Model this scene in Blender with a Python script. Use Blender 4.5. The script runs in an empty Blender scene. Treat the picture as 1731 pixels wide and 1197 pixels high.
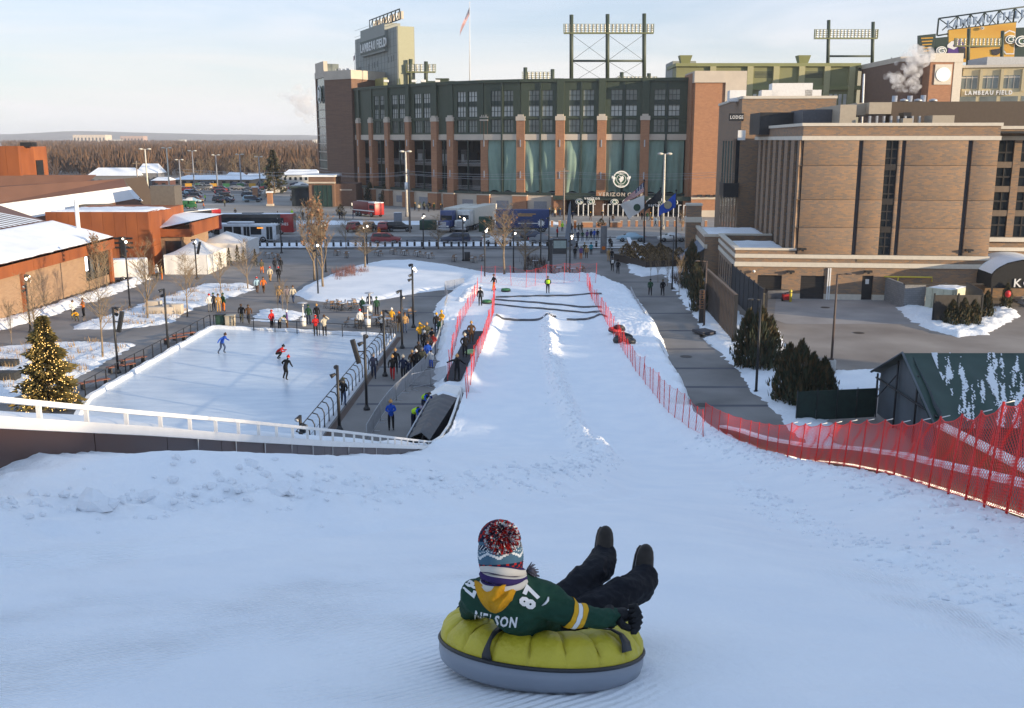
import bpy,bmesh,math,random
import numpy as np
from mathutils import Vector,Matrix,noise as mnoise
R=math.radians
rnd=random.Random(11)
SC=bpy.context.scene
COL=SC.collection
# camera, sky, sun, exposure
HC,PITCH,FPX,CX,CY=16.0,R(12.17),1683.0,865.5,598.5
cam=bpy.data.cameras.new('camera');camo=bpy.data.objects.new('camera',cam);COL.objects.link(camo)
camo.location=(0,0,HC);camo.rotation_euler=(R(90)-PITCH,0,0)
cam.lens=35.0;cam.sensor_width=36.0;cam.clip_start=0.1;cam.clip_end=40000
cam.dof.use_dof=False
SC.camera=camo
SUN_EL,SUN_AZ=R(8.5),R(118.0)
W=bpy.data.worlds.new('World');SC.world=W;W.use_nodes=True
nt=W.node_tree;nt.nodes.clear()
wo=nt.nodes.new('ShaderNodeOutputWorld');bg=nt.nodes.new('ShaderNodeBackground')
sky=nt.nodes.new('ShaderNodeTexSky');sky.sky_type='NISHITA';sky.sun_disc=False
sky.sun_elevation=SUN_EL;sky.sun_rotation=SUN_AZ;sky.air_density=0.85;sky.dust_density=0.3;sky.ozone_density=3.2
tc=nt.nodes.new('ShaderNodeTexCoord');mp=nt.nodes.new('ShaderNodeMapping')
mp.inputs['Scale'].default_value=(1.6,1.6,14.0)
nz=nt.nodes.new('ShaderNodeTexNoise');nz.inputs['Scale'].default_value=1.7;nz.inputs['Detail'].default_value=7;nz.inputs['Roughness'].default_value=0.55
nz.inputs['Distortion'].default_value=0.6
rp=nt.nodes.new('ShaderNodeMapRange');rp.inputs[1].default_value=0.33;rp.inputs[2].default_value=0.72;rp.inputs[3].default_value=-0.2;rp.inputs[4].default_value=0.2
sz=nt.nodes.new('ShaderNodeSeparateXYZ');vl=nt.nodes.new('ShaderNodeValToRGB');vl.color_ramp.interpolation='EASE'
vl.color_ramp.elements[0].position=0.0;vl.color_ramp.elements[0].color=(0.82,0.82,0.82,1)
vl.color_ramp.elements[1].position=0.55;vl.color_ramp.elements[1].color=(0.60,0.60,0.60,1)
e1=vl.color_ramp.elements.new(0.16);e1.color=(0.68,0.68,0.68,1)
ad=nt.nodes.new('ShaderNodeMath');ad.operation='ADD';ad.use_clamp=True
mx=nt.nodes.new('ShaderNodeMix');mx.data_type='RGBA'
vc=nt.nodes.new('ShaderNodeValToRGB')
vc.color_ramp.elements[0].position=0.0;vc.color_ramp.elements[0].color=(5.0,4.95,5.1,1)
vc.color_ramp.elements[1].position=0.6;vc.color_ramp.elements[1].color=(3.5,4.6,6.4,1)
e2=vc.color_ramp.elements.new(0.07);e2.color=(5.25,5.05,4.95,1);e3=vc.color_ramp.elements.new(0.16);e3.color=(4.7,5.2,6.1,1)
nt.links.new(tc.outputs['Generated'],mp.inputs['Vector']);nt.links.new(mp.outputs['Vector'],nz.inputs['Vector'])
nt.links.new(tc.outputs['Generated'],sz.inputs[0]);nt.links.new(sz.outputs[2],vl.inputs['Fac'])
nt.links.new(nz.outputs['Fac'],rp.inputs[0]);nt.links.new(rp.outputs[0],ad.inputs[0]);nt.links.new(vl.outputs['Color'],ad.inputs[1])
nt.links.new(ad.outputs[0],mx.inputs['Factor']);nt.links.new(sz.outputs[2],vc.inputs['Fac']);nt.links.new(vc.outputs['Color'],mx.inputs[7])
nt.links.new(sky.outputs['Color'],mx.inputs[6]);nt.links.new(mx.outputs[2],bg.inputs['Color'])
bg.inputs['Strength'].default_value=0.13
nt.links.new(bg.outputs['Background'],wo.inputs['Surface'])
sun=bpy.data.lights.new('sun','SUN');sun.energy=5.0;sun.angle=R(0.55);sun.color=(1.0,0.80,0.54)
suno=bpy.data.objects.new('sun',sun);COL.objects.link(suno)
SDIR=Vector((math.sin(SUN_AZ)*math.cos(SUN_EL),math.cos(SUN_AZ)*math.cos(SUN_EL),math.sin(SUN_EL)))
suno.rotation_euler=SDIR.to_track_quat('Z','Y').to_euler();suno.location=SDIR*400
SC.view_settings.view_transform='Standard';SC.view_settings.look='None';SC.view_settings.gamma=1
SC.view_settings.use_curve_mapping=False;SC.view_settings.exposure=0.57
SC.render.engine='CYCLES';SC.cycles.use_denoising=True;SC.cycles.max_bounces=6
SC.cycles.diffuse_bounces=3;SC.cycles.glossy_bounces=2;SC.cycles.transmission_bounces=4
SC.cycles.volume_bounces=2;SC.cycles.transparent_max_bounces=12
# where a point of the view lies in the place
def ray(px,py):
 dx=(px-CX)/FPX;dy=(CY-py)/FPX
 return dx,math.cos(PITCH)+dy*math.sin(PITCH),-math.sin(PITCH)+dy*math.cos(PITCH)
def G(px,py,z=0.0):
 a,b,c=ray(px,py);t=(z-HC)/c
 return Vector((a*t,b*t,z))
def D(px,py,Y):
 a,b,c=ray(px,py);t=Y/b
 return Vector((a*t,Y,HC+c*t))
def ZT(py,Y):return D(CX,py,Y).z
def XT(px,py,Y):return D(px,py,Y).x
# objects
def prop(o,label=None,cat=None,group=None,kind=None):
 if label:o['label']=label
 if cat:o['category']=cat
 if group:o['group']=group
 if kind:o['kind']=kind
 return o
def thing(name,label,cat,loc=(0,0,0),rz=0.0,group=None):
 o=bpy.data.objects.new(name,None);COL.objects.link(o)
 o.location=loc;o.rotation_euler=(0,0,rz);o.empty_display_size=0.2
 return prop(o,label,cat,group)
def link(name,me,parent=None,loc=None,rot=None,scale=None):
 o=bpy.data.objects.new(name,me);COL.objects.link(o)
 if parent:o.parent=parent
 if loc is not None:o.location=loc
 if rot is not None:o.rotation_euler=rot
 if scale is not None:o.scale=scale if hasattr(scale,'__len__') else(scale,)*3
 return o
def copy_tree(o,parent=None):
 c=o.copy();COL.objects.link(c)
 if parent:c.parent=parent
 for ch in o.children:copy_tree(ch,c)
 return c
class MB:
 """collects shapes and makes one mesh"""
 def __init__(s):s.v=[];s.f=[];s.m=[];s.sm=[];s.M=None;s.mi=0;s.smooth=False
 def add(s,vs,fs,mi=None,smooth=None):
  o=len(s.v)
  if s.M is not None:vs=[s.M@Vector(v) for v in vs]
  s.v+=[tuple(v) for v in vs]
  s.f+=[tuple(i+o for i in f) for f in fs]
  s.m+=[s.mi if mi is None else mi]*len(fs)
  s.sm+=[s.smooth if smooth is None else smooth]*len(fs)
  return s
 def box(s,x0,y0,z0,x1,y1,z1,mi=None):
  return s.add([(x0,y0,z0),(x1,y0,z0),(x1,y1,z0),(x0,y1,z0),(x0,y0,z1),(x1,y0,z1),(x1,y1,z1),(x0,y1,z1)],
     [(0,3,2,1),(4,5,6,7),(0,1,5,4),(1,2,6,5),(2,3,7,6),(3,0,4,7)],mi,False)
 def cbox(s,c,d,mi=None):
  return s.box(c[0]-d[0]/2,c[1]-d[1]/2,c[2]-d[2]/2,c[0]+d[0]/2,c[1]+d[1]/2,c[2]+d[2]/2,mi)
 def rbox(s,x0,y0,z0,x1,y1,z1,r=0.03,mi=None):
  bm=bmesh.new();bmesh.ops.create_cube(bm,size=1)
  for v in bm.verts:v.co=Vector(((x0+x1)/2+v.co.x*(x1-x0),(y0+y1)/2+v.co.y*(y1-y0),(z0+z1)/2+v.co.z*(z1-z0)))
  bmesh.ops.bevel(bm,geom=bm.edges[:],offset=r,segments=2,affect='EDGES',profile=0.5)
  s.bm(bm,mi,True);return s
 def bm(s,bm,mi=None,smooth=None):
  bm.verts.index_update()
  s.add([v.co.copy() for v in bm.verts],[[v.index for v in f.verts] for f in bm.faces],mi,smooth);bm.free();return s
 def prism(s,poly,z0,z1,mi=None):
  n=len(poly)
  vs=[(p[0],p[1],z0) for p in poly]+[(p[0],p[1],z1) for p in poly]
  fs=[tuple(range(n-1,-1,-1)),tuple(range(n,2*n))]+[(i,(i+1)%n,n+(i+1)%n,n+i) for i in range(n)]
  return s.add(vs,fs,mi,False)
 def tube(s,pts,rad,n=6,mi=None,cap=True,smooth=True):
  pts=[Vector(p) for p in pts];k=len(pts)
  if not hasattr(rad,'__len__'):rad=[rad]*k
  vs=[];up=None
  for i,p in enumerate(pts):
   t=(pts[min(i+1,k-1)]-pts[max(i-1,0)])
   if t.length<1e-9:t=Vector((0,0,1))
   t.normalize()
   if up is None or abs(up.dot(t))>0.98:
    up=Vector((0,0,1)) if abs(t.z)<0.9 else Vector((1,0,0))
   a=t.cross(up).normalized();b=a.cross(t).normalized();up=b
   for j in range(n):
    w=2*math.pi*j/n
    vs.append(p+(a*math.cos(w)+b*math.sin(w))*rad[i])
  fs=[(i*n+j,i*n+(j+1)%n,(i+1)*n+(j+1)%n,(i+1)*n+j) for i in range(k-1) for j in range(n)]
  if cap:fs+=[tuple(range(n-1,-1,-1)),tuple(range((k-1)*n,k*n))]
  return s.add(vs,fs,mi,smooth)
 def lathe(s,prof,n=16,mi=None,smooth=True,c=(0,0)):
  vs=[(c[0]+r*math.cos(2*math.pi*j/n),c[1]+r*math.sin(2*math.pi*j/n),z) for r,z in prof for j in range(n)]
  k=len(prof)
  fs=[(i*n+j,i*n+(j+1)%n,(i+1)*n+(j+1)%n,(i+1)*n+j) for i in range(k-1) for j in range(n)]
  if prof[0][0]>1e-6:fs.append(tuple(range(n-1,-1,-1)))
  if prof[-1][0]>1e-6:fs.append(tuple(range((k-1)*n,k*n)))
  return s.add(vs,fs,mi,smooth)
 def ball(s,c,r,n=8,mi=None):
  r=r if hasattr(r,'__len__') else(r,r,r);m=max(4,n//2+1)
  vs=[(c[0],c[1],c[2]-r[2])]
  for i in range(1,m):
   a=math.pi*i/m
   vs+=[(c[0]+r[0]*math.sin(a)*math.cos(2*math.pi*j/n),c[1]+r[1]*math.sin(a)*math.sin(2*math.pi*j/n),c[2]-r[2]*math.cos(a)) for j in range(n)]
  vs.append((c[0],c[1],c[2]+r[2]));L=len(vs)-1
  fs=[(0,1+(j+1)%n,1+j) for j in range(n)]
  for i in range(m-2):
   fs+=[(1+i*n+j,1+i*n+(j+1)%n,1+(i+1)*n+(j+1)%n,1+(i+1)*n+j) for j in range(n)]
  fs+=[(L,1+(m-2)*n+j,1+(m-2)*n+(j+1)%n) for j in range(n)]
  return s.add(vs,fs,mi,True)
 def mesh(s,name,mats):
  me=bpy.data.meshes.new(name);me.from_pydata(s.v,[],s.f)
  for m in(mats if isinstance(mats,(list,tuple)) else[mats]):me.materials.append(m)
  me.polygons.foreach_set('material_index',s.m);me.polygons.foreach_set('use_smooth',s.sm)
  me.update();return me
 def build(s,name,mats,parent=None,loc=None,rot=None):
  return link(name,s.mesh(name,mats),parent,loc,rot)
def single(name,mb,mats,label,cat,group=None,loc=None,rot=None):
 return prop(mb.build(name,mats,None,loc,rot),label,cat,group)
def struct(name,mb,mats):return prop(mb.build(name,mats),kind='structure')
# materials
MATS={}
def M(name,col,rough=0.75,metal=0.0,var=0.12,scale=3.0,bump=0.0,bscale=40.0,emit=0.0,col2=None,coat=0.0,space='Object',detail=4.0,stretch=None):
 if name in MATS:return MATS[name]
 m=bpy.data.materials.new(name);m.use_nodes=True;t=m.node_tree;b=t.nodes['Principled BSDF']
 b.inputs['Roughness'].default_value=rough;b.inputs['Metallic'].default_value=metal
 b.inputs['Coat Weight'].default_value=coat
 if name.split('_')[0] in('cloth','jersey','trouser','knit','scarf','hood','glove','boot','mat','belt'):b.inputs['Specular IOR Level'].default_value=0.15
 if emit:
  b.inputs['Emission Color'].default_value=(*col,1);b.inputs['Emission Strength'].default_value=emit
 co=t.nodes.new('ShaderNodeTexCoord') if space=='Object' else t.nodes.new('ShaderNodeNewGeometry')
 out=co.outputs['Object'] if space=='Object' else co.outputs['Position']
 if stretch:
  mpn=t.nodes.new('ShaderNodeMapping');mpn.inputs['Scale'].default_value=stretch;t.links.new(out,mpn.inputs['Vector']);out=mpn.outputs['Vector']
 if var or col2:
  n=t.nodes.new('ShaderNodeTexNoise');n.inputs['Scale'].default_value=scale;n.inputs['Detail'].default_value=detail
  r=t.nodes.new('ShaderNodeValToRGB');r.color_ramp.elements[0].position=0.32;r.color_ramp.elements[1].position=0.68
  c2=col2 or tuple(min(1,c*(1+var)) for c in col);c1=col if col2 else tuple(c*(1-var) for c in col)
  r.color_ramp.elements[0].color=(*c1,1);r.color_ramp.elements[1].color=(*c2,1)
  t.links.new(out,n.inputs['Vector']);t.links.new(n.outputs['Fac'],r.inputs['Fac']);t.links.new(r.outputs['Color'],b.inputs['Base Color'])
 else:b.inputs['Base Color'].default_value=(*col,1)
 if bump:
  n2=t.nodes.new('ShaderNodeTexNoise');n2.inputs['Scale'].default_value=bscale;n2.inputs['Detail'].default_value=5
  bp=t.nodes.new('ShaderNodeBump');bp.inputs['Strength'].default_value=bump;bp.inputs['Distance'].default_value=0.05
  t.links.new(out,n2.inputs['Vector']);t.links.new(n2.outputs['Fac'],bp.inputs['Height']);t.links.new(bp.outputs['Normal'],b.inputs['Normal'])
 MATS[name]=m;return m
SNOW=(0.80,0.82,0.85)
def snow_mat(name,groom=0.0,rough_b=0.5,low_tone=None,scale=1.0):
 m=bpy.data.materials.new(name);m.use_nodes=True;t=m.node_tree;b=t.nodes['Principled BSDF'];N=t.nodes.new;L=t.links.new
 b.inputs['Roughness'].default_value=0.62;b.inputs['Specular IOR Level'].default_value=0.25
 g=N('ShaderNodeNewGeometry')
 n1=N('ShaderNodeTexNoise');n1.inputs['Scale'].default_value=0.9*scale;n1.inputs['Detail'].default_value=6
 L(g.outputs['Position'],n1.inputs['Vector'])
 r=N('ShaderNodeValToRGB');r.color_ramp.elements[0].position=0.3;r.color_ramp.elements[1].position=0.75
 c1=low_tone or(0.74,0.77,0.81);r.color_ramp.elements[0].color=(*c1,1);r.color_ramp.elements[1].color=(0.91,0.92,0.935,1)  # lower tone mixed into the snow by random noise
 L(n1.outputs['Fac'],r.inputs['Fac']);L(r.outputs['Color'],b.inputs['Base Color'])
 n2=N('ShaderNodeTexNoise');n2.inputs['Scale'].default_value=(9 if groom else 14)*scale;n2.inputs['Detail'].default_value=10;n2.inputs['Roughness'].default_value=0.65
 L(g.outputs['Position'],n2.inputs['Vector'])
 b1=N('ShaderNodeBump');b1.inputs['Strength'].default_value=rough_b;b1.inputs['Distance'].default_value=0.05/scale
 L(n2.outputs['Fac'],b1.inputs['Height']);L(b1.outputs['Normal'],b.inputs['Normal'])
 if groom:
  at=N('ShaderNodeAttribute');at.attribute_name='groove'
  am=N('ShaderNodeAttribute');am.attribute_name='groomed'
  ml=N('ShaderNodeMath');ml.operation='MULTIPLY';ml.inputs[1].default_value=2*math.pi/0.06
  sn=N('ShaderNodeMath');sn.operation='SINE'
  n3=N('ShaderNodeTexNoise');n3.inputs['Scale'].default_value=0.7;n3.inputs['Detail'].default_value=4
  r3=N('ShaderNodeValToRGB');r3.color_ramp.elements[0].position=0.38;r3.color_ramp.elements[1].position=0.62
  m2=N('ShaderNodeMath');m2.operation='MULTIPLY';m3=N('ShaderNodeMath');m3.operation='MULTIPLY'
  L(at.outputs['Fac'],ml.inputs[0]);L(ml.outputs[0],sn.inputs[0]);L(g.outputs['Position'],n3.inputs['Vector']);L(n3.outputs['Fac'],r3.inputs['Fac'])
  L(r3.outputs['Color'],m2.inputs[0]);L(am.outputs['Fac'],m2.inputs[1]);L(sn.outputs[0],m3.inputs[0]);L(m2.outputs[0],m3.inputs[1])
  b2=N('ShaderNodeBump');b2.inputs['Strength'].default_value=groom;b2.inputs['Distance'].default_value=0.018
  L(m3.outputs[0],b2.inputs['Height']);L(b1.outputs['Normal'],b2.inputs['Normal']);L(b2.outputs['Normal'],b.inputs['Normal'])
 MATS[name]=m;return m
m_snow_hill=snow_mat('snow_groomed',groom=0.9,rough_b=0.55,low_tone=(0.83,0.86,0.90))
m_snow=snow_mat('snow_rough',rough_b=0.8,scale=0.35)
m_snow_roof=snow_mat('snow_roof',rough_b=0.25,scale=0.3)
m_snow_dirty=snow_mat('snow_trodden',rough_b=0.9,scale=0.5,low_tone=(0.52,0.50,0.49))
def brick_mat(name,c1,c2,mortar,sx=0.35,sz=0.12,bias=0.0,patch=None):
 m=bpy.data.materials.new(name);m.use_nodes=True;t=m.node_tree;b=t.nodes['Principled BSDF'];N=t.nodes.new;L=t.links.new
 b.inputs['Roughness'].default_value=0.85
 co=N('ShaderNodeTexCoord');sp=N('ShaderNodeSeparateXYZ');ad=N('ShaderNodeMath');cb=N('ShaderNodeCombineXYZ')
 L(co.outputs['Object'],sp.inputs[0]);L(sp.outputs[0],ad.inputs[0]);L(sp.outputs[1],ad.inputs[1])
 L(ad.outputs[0],cb.inputs[0]);L(sp.outputs[2],cb.inputs[1])
 br=N('ShaderNodeTexBrick');br.inputs['Color1'].default_value=(*c1,1);br.inputs['Color2'].default_value=(*c2,1);br.inputs['Mortar'].default_value=(*mortar,1)
 br.inputs['Scale'].default_value=1.0;br.inputs['Brick Width'].default_value=sx;br.inputs['Row Height'].default_value=sz
 br.inputs['Mortar Size'].default_value=0.012;br.inputs['Bias'].default_value=bias
 L(cb.outputs[0],br.inputs['Vector'])
 n=N('ShaderNodeTexNoise');n.inputs['Scale'].default_value=1.1;n.inputs['Detail'].default_value=6;L(co.outputs['Object'],n.inputs['Vector'])
 mx_=N('ShaderNodeMix');mx_.data_type='RGBA';mx_.blend_type='MULTIPLY';mx_.inputs['Factor'].default_value=0.6
 r=N('ShaderNodeValToRGB');r.color_ramp.elements[0].color=(0.72,0.72,0.76,1);r.color_ramp.elements[1].color=(1.15,1.1,1.05,1)
 L(n.outputs['Fac'],r.inputs['Fac']);L(br.outputs['Color'],mx_.inputs[6]);L(r.outputs['Color'],mx_.inputs[7]);L(mx_.outputs[2],b.inputs['Base Color'])
 bp=N('ShaderNodeBump');bp.inputs['Strength'].default_value=0.5;bp.inputs['Distance'].default_value=0.02;L(br.outputs['Fac'],bp.inputs['Height']);bp.invert=True
 L(bp.outputs['Normal'],b.inputs['Normal'])
 MATS[name]=m;return m
m_brick_hotel=brick_mat('hotel_brick',(0.345,0.21,0.118),(0.205,0.16,0.125),(0.27,0.195,0.135),0.42,0.14)
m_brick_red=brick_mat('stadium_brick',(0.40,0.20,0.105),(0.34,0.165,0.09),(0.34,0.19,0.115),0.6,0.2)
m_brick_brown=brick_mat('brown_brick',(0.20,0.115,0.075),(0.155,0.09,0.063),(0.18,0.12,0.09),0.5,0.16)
m_black=M('black_paint',(0.018,0.018,0.02),0.5)
m_steel=M('galvanised_steel',(0.45,0.46,0.48),0.45,0.6)
m_white=M('white_paint',(0.78,0.77,0.75),0.5,var=0.05)
m_concrete=M('concrete',(0.30,0.28,0.26),0.9,var=0.14,scale=0.6,bump=0.1)
m_asphalt=M('asphalt',(0.075,0.075,0.08),0.9,col2=(0.15,0.145,0.145),scale=0.25,detail=8,space='World',bump=0.2)
m_lot=M('lot_paving',(0.19,0.155,0.13),0.9,col2=(0.32,0.275,0.235),scale=0.16,detail=9,space='World',bump=0.15)
m_apron=M('apron_concrete',(0.24,0.22,0.21),0.9,col2=(0.33,0.30,0.28),scale=0.3,detail=9,space='World')
m_plaza=M('plaza_concrete',(0.15,0.137,0.128),0.88,col2=(0.255,0.235,0.22),scale=0.22,detail=9,space='World',bump=0.1,bscale=9)
m_band=M('dark_paving',(0.085,0.085,0.10),0.85,var=0.2,scale=0.4,space='World')
m_glass=M('dark_glass',(0.02,0.025,0.03),0.08,var=0.3,scale=0.6)
m_lamp=M('lamp_lens',(1.0,0.82,0.6),0.4,var=0,emit=3.0)
m_bark=M('bark',(0.22,0.165,0.11),0.9,var=0.25,scale=4)
m_twig=M('twigs',(0.26,0.19,0.115),0.9,var=0.2,scale=2)
m_green=M('stadium_green',(0.042,0.058,0.036),0.55,var=0.06)
m_beige=M('cast_stone',(0.52,0.45,0.37),0.85,var=0.06,scale=0.5)
m_bandstone=M('pale_stone',(0.62,0.56,0.47),0.85,var=0.05)
# the tubing hill
def smooth(t):t=np.clip(t,0,1);return t*t*(3-2*t)
_dz=np.array([[-4,14.6],[0,14.25],[2,13.88],[4.5,13.3],[8,12.35],[13.5,10.7],[17.5,9.4],[25,6.95],[33,4.6],[40,2.95],[45,2.1],[50,1.6],[57,1.25],[65,1.0],[83,0.72],[95,0.66],[105,0.6],[112,0.55],[125,0.5]])
_DD=np.arange(-4,125,0.25);_ZZ=np.interp(_DD,_dz[:,0],_dz[:,1])
_k=np.ones(13)/13;_ZZ=np.convolve(np.pad(_ZZ,6,mode='edge'),_k,'valid');_ZZ=np.convolve(np.pad(_ZZ,6,mode='edge'),_k,'valid')
_ZZ[:8]=np.interp(_DD[:8],_dz[:,0],_dz[:,1])
# rail and parapet on the left, from the photograph (column, row of the rail top, row of the wall top, row of the wall foot)
LW=[]
for kx in np.arange(-3.0,26.1,0.5):
 u=(-785+13.27*kx)/(1+0.0925*kx);px=CX+u;Y=13.0*(1+0.0925*kx)
 rt=np.interp(px,[-330,0,234,400,571,725],[632,669,693,708,726,745])
 wt=np.interp(px,[-330,0,234,398,555,724],[694,716,729,741,751,757])
 x=XT(px,wt,Y)
 LW.append((x,Y,ZT(rt,Y),ZT(wt,Y)))
LW=np.array(LW)
_lx=np.concatenate([[-12.0,-9.6],LW[:,0],[-3.0,-2.8,-3.6,-4.6,-5.0,-5.6,-6.6,-6.8,-5.6,-4.6]])
_ly=np.concatenate([[-4.0,5.0],LW[:,1],[46.0,56.5,59.5,63,75,83,92,98,106,115]])
_rx=np.array([6.0,6.6,7.1,7.6,8.5,9.6,9.9,9.3,9.2,9.9,10.3,10.7,11.6,11.9,12.0,10.6,9.6])
_ry=np.array([-4.0,6.0,12.0,13.7,17.6,25.0,36.0,43.0,50.0,57,64,72,82,97,106,113,118])
def XL(y):return np.interp(y,_ly,_lx)
def XR(y):return np.interp(y,_ry,_rx)
def fnoise(X,Y,s,o=4,seed=0.0):
 sh=X.shape;xs=(X*s).ravel();ys=(Y*s).ravel()
 return np.array([mnoise.fractal((a,b,seed),0.9,2.1,o) for a,b in zip(xs,ys)]).reshape(sh)
BERM=np.array([[-9.0,8.4],[-5.4,9.8],[-3.6,12.3],[-1.9,14.2],[-0.4,18.0],[1.2,24],[2.6,31],[3.3,37]])
def berm_dist(X,Y):
 best=np.full(X.shape,1e9);pos=np.zeros(X.shape);acc=0
 for(x0,y0),(x1,y1) in zip(BERM[:-1],BERM[1:]):
  dx,dy=x1-x0,y1-y0;l2=dx*dx+dy*dy
  t=np.clip(((X-x0)*dx+(Y-y0)*dy)/l2,0,1);d=np.hypot(X-x0-t*dx,Y-y0-t*dy)
  w=d<best;best=np.where(w,d,best);pos=np.where(w,acc+t*math.sqrt(l2),pos);acc+=math.sqrt(l2)
 return best,pos
def strip_x(Y):return np.interp(Y,[3,6.2,8.9,12.5,20,36],[3.0,3.7,4.3,4.8,5.6,7.7])
def hill(X,Y,noisy=True):
 X=np.asarray(X,float);Y=np.asarray(Y,float)
 z=np.interp(Y,_DD,_ZZ)
 # walking path on the left lies higher than the lanes
 a=np.interp(Y,[5,9,13,17,24,30,38,43],[0.0,0.35,0.95,0.9,0.9,0.8,0.35,0])
 xb=np.interp(Y,BERM[:,1],BERM[:,0])
 z=z+a*smooth((xb+0.2-X)/2.2)
 # the top falls off a little to the right
 z=z-np.interp(Y,[0,6,10,13.5,17.5,25,28],[0.0,0.35,0.55,0.62,0.5,0.08,0.0])*smooth((X-1.2)/5.0)
 # right bank
 rb=np.interp(Y,[4,12,20,36,45,60,80,100,112],[0.25,0.45,0.5,0.5,0.5,0.35,0.35,0.15,0])
 wB=np.interp(Y,[5,20,40,60,112],[2.7,3.0,1.6,1.5,2.5]);inset=np.interp(Y,[5,43,60,75,90,112],[0.3,0.4,1.6,2.4,3.6,4.0])
 e=XR(Y)-inset-X
 z=z+rb*(1-smooth(e/wB))
 # lanes: bank on the left of the left lane, ridge between the two
 on=smooth((Y-36)/8)*(1-smooth((Y-84)/5))
 xr=np.interp(Y,[30,45,62,83],[3.4,3.3,2.7,3.1]);rn=1.0
 rh=np.interp(Y,[36,45,62,75,86,90],[0.5,0.6,0.55,0.62,0.5,0.0])
 z=z+rh*np.exp(-((X-xr)/0.5)**2)*smooth((Y-34)/4)
 xl=np.interp(Y,[40,43,62,83,90],[-3.6,-3.3,-2.6,-1.5,-1.5])
 z=z+0.45*on*smooth((xl+0.9-X)/0.9)*(0.12+0.88*smooth((Y-57)/3))
 z=z+0.12*on*((np.abs(X-xr)/4.2)**2).clip(0,1.2)
 # the carpet lift runs lower than the lanes
 cl=smooth((xl-0.1-X)/0.8)*smooth((Y-56)/2.5)*(1-smooth((Y-84)/8))
 z=z*(1-cl)+(0.42+0.25*smooth((xl-3.0-X)/0.6))*cl
 d,ps=berm_dist(X,Y)
 bh=np.interp(ps,[0,3,6,9,14,22,32],[0.2,0.40,0.42,0.38,0.42,0.6,0.6])
 z=z+bh*np.exp(-(d/1.0)**2)
 sx_=np.exp(-((X-strip_x(Y)-0.1)/0.5)**2)*(1-smooth((Y-26)/8));z=z+0.06*sx_
 near=(1-smooth((Y-np.interp(X,BERM[:,0],BERM[:,1])+0.6)/0.8))*(1-smooth((X-3.0)/1.5))*(ps<20)
 z=z+near*(0.055*np.exp(-((d-1.5)/0.20)**2)+0.04*np.exp(-((d-2.5)/0.26)**2)-0.04*np.exp(-((d-1.95)/0.25)**2))
 if noisy:
  n1=fnoise(X,Y,0.7,3,3.1);n2=fnoise(X,Y,3.2,4,7.7)
  rough=np.exp(-(d/1.1)**2)*0.9+(1-smooth((e-0.2)/1.5))*0.7+0.8*np.exp(-((X-xr)/0.55)**2)*smooth((Y-36)/4)*(1-smooth((Y-88)/3))+0.5*on*smooth((xl+0.6-X)/0.6)+0.6*(1-smooth((X-XL(Y)-0.1)/0.9))
  rough=np.clip(rough+0.75*sx_,0.0,1)
  z=z+n1*(0.025+0.10*rough)+n2*(0.006+0.065*rough)
  lump=np.clip(fnoise(X,Y,1.9,2,1.3)-0.2,0,1)*0.22*np.exp(-(d/0.6)**2)*(ps<13)
  z=z+lump
 return z
def hz(x,y):return float(hill(np.array([x]),np.array([y]),False)[0])
def T(px,py,lo=3.0,hi=118.0):
 a,b,c=ray(px,py);ys=np.arange(lo,hi,0.02)
 zz=HC+c*ys/b-hill(a*ys/b,ys,False)
 i=int(np.argmax(zz<0)) if(zz<0).any() else len(ys)-1
 y=ys[i];return Vector((a*y/b,y,hz(a*y/b,y)))
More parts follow.
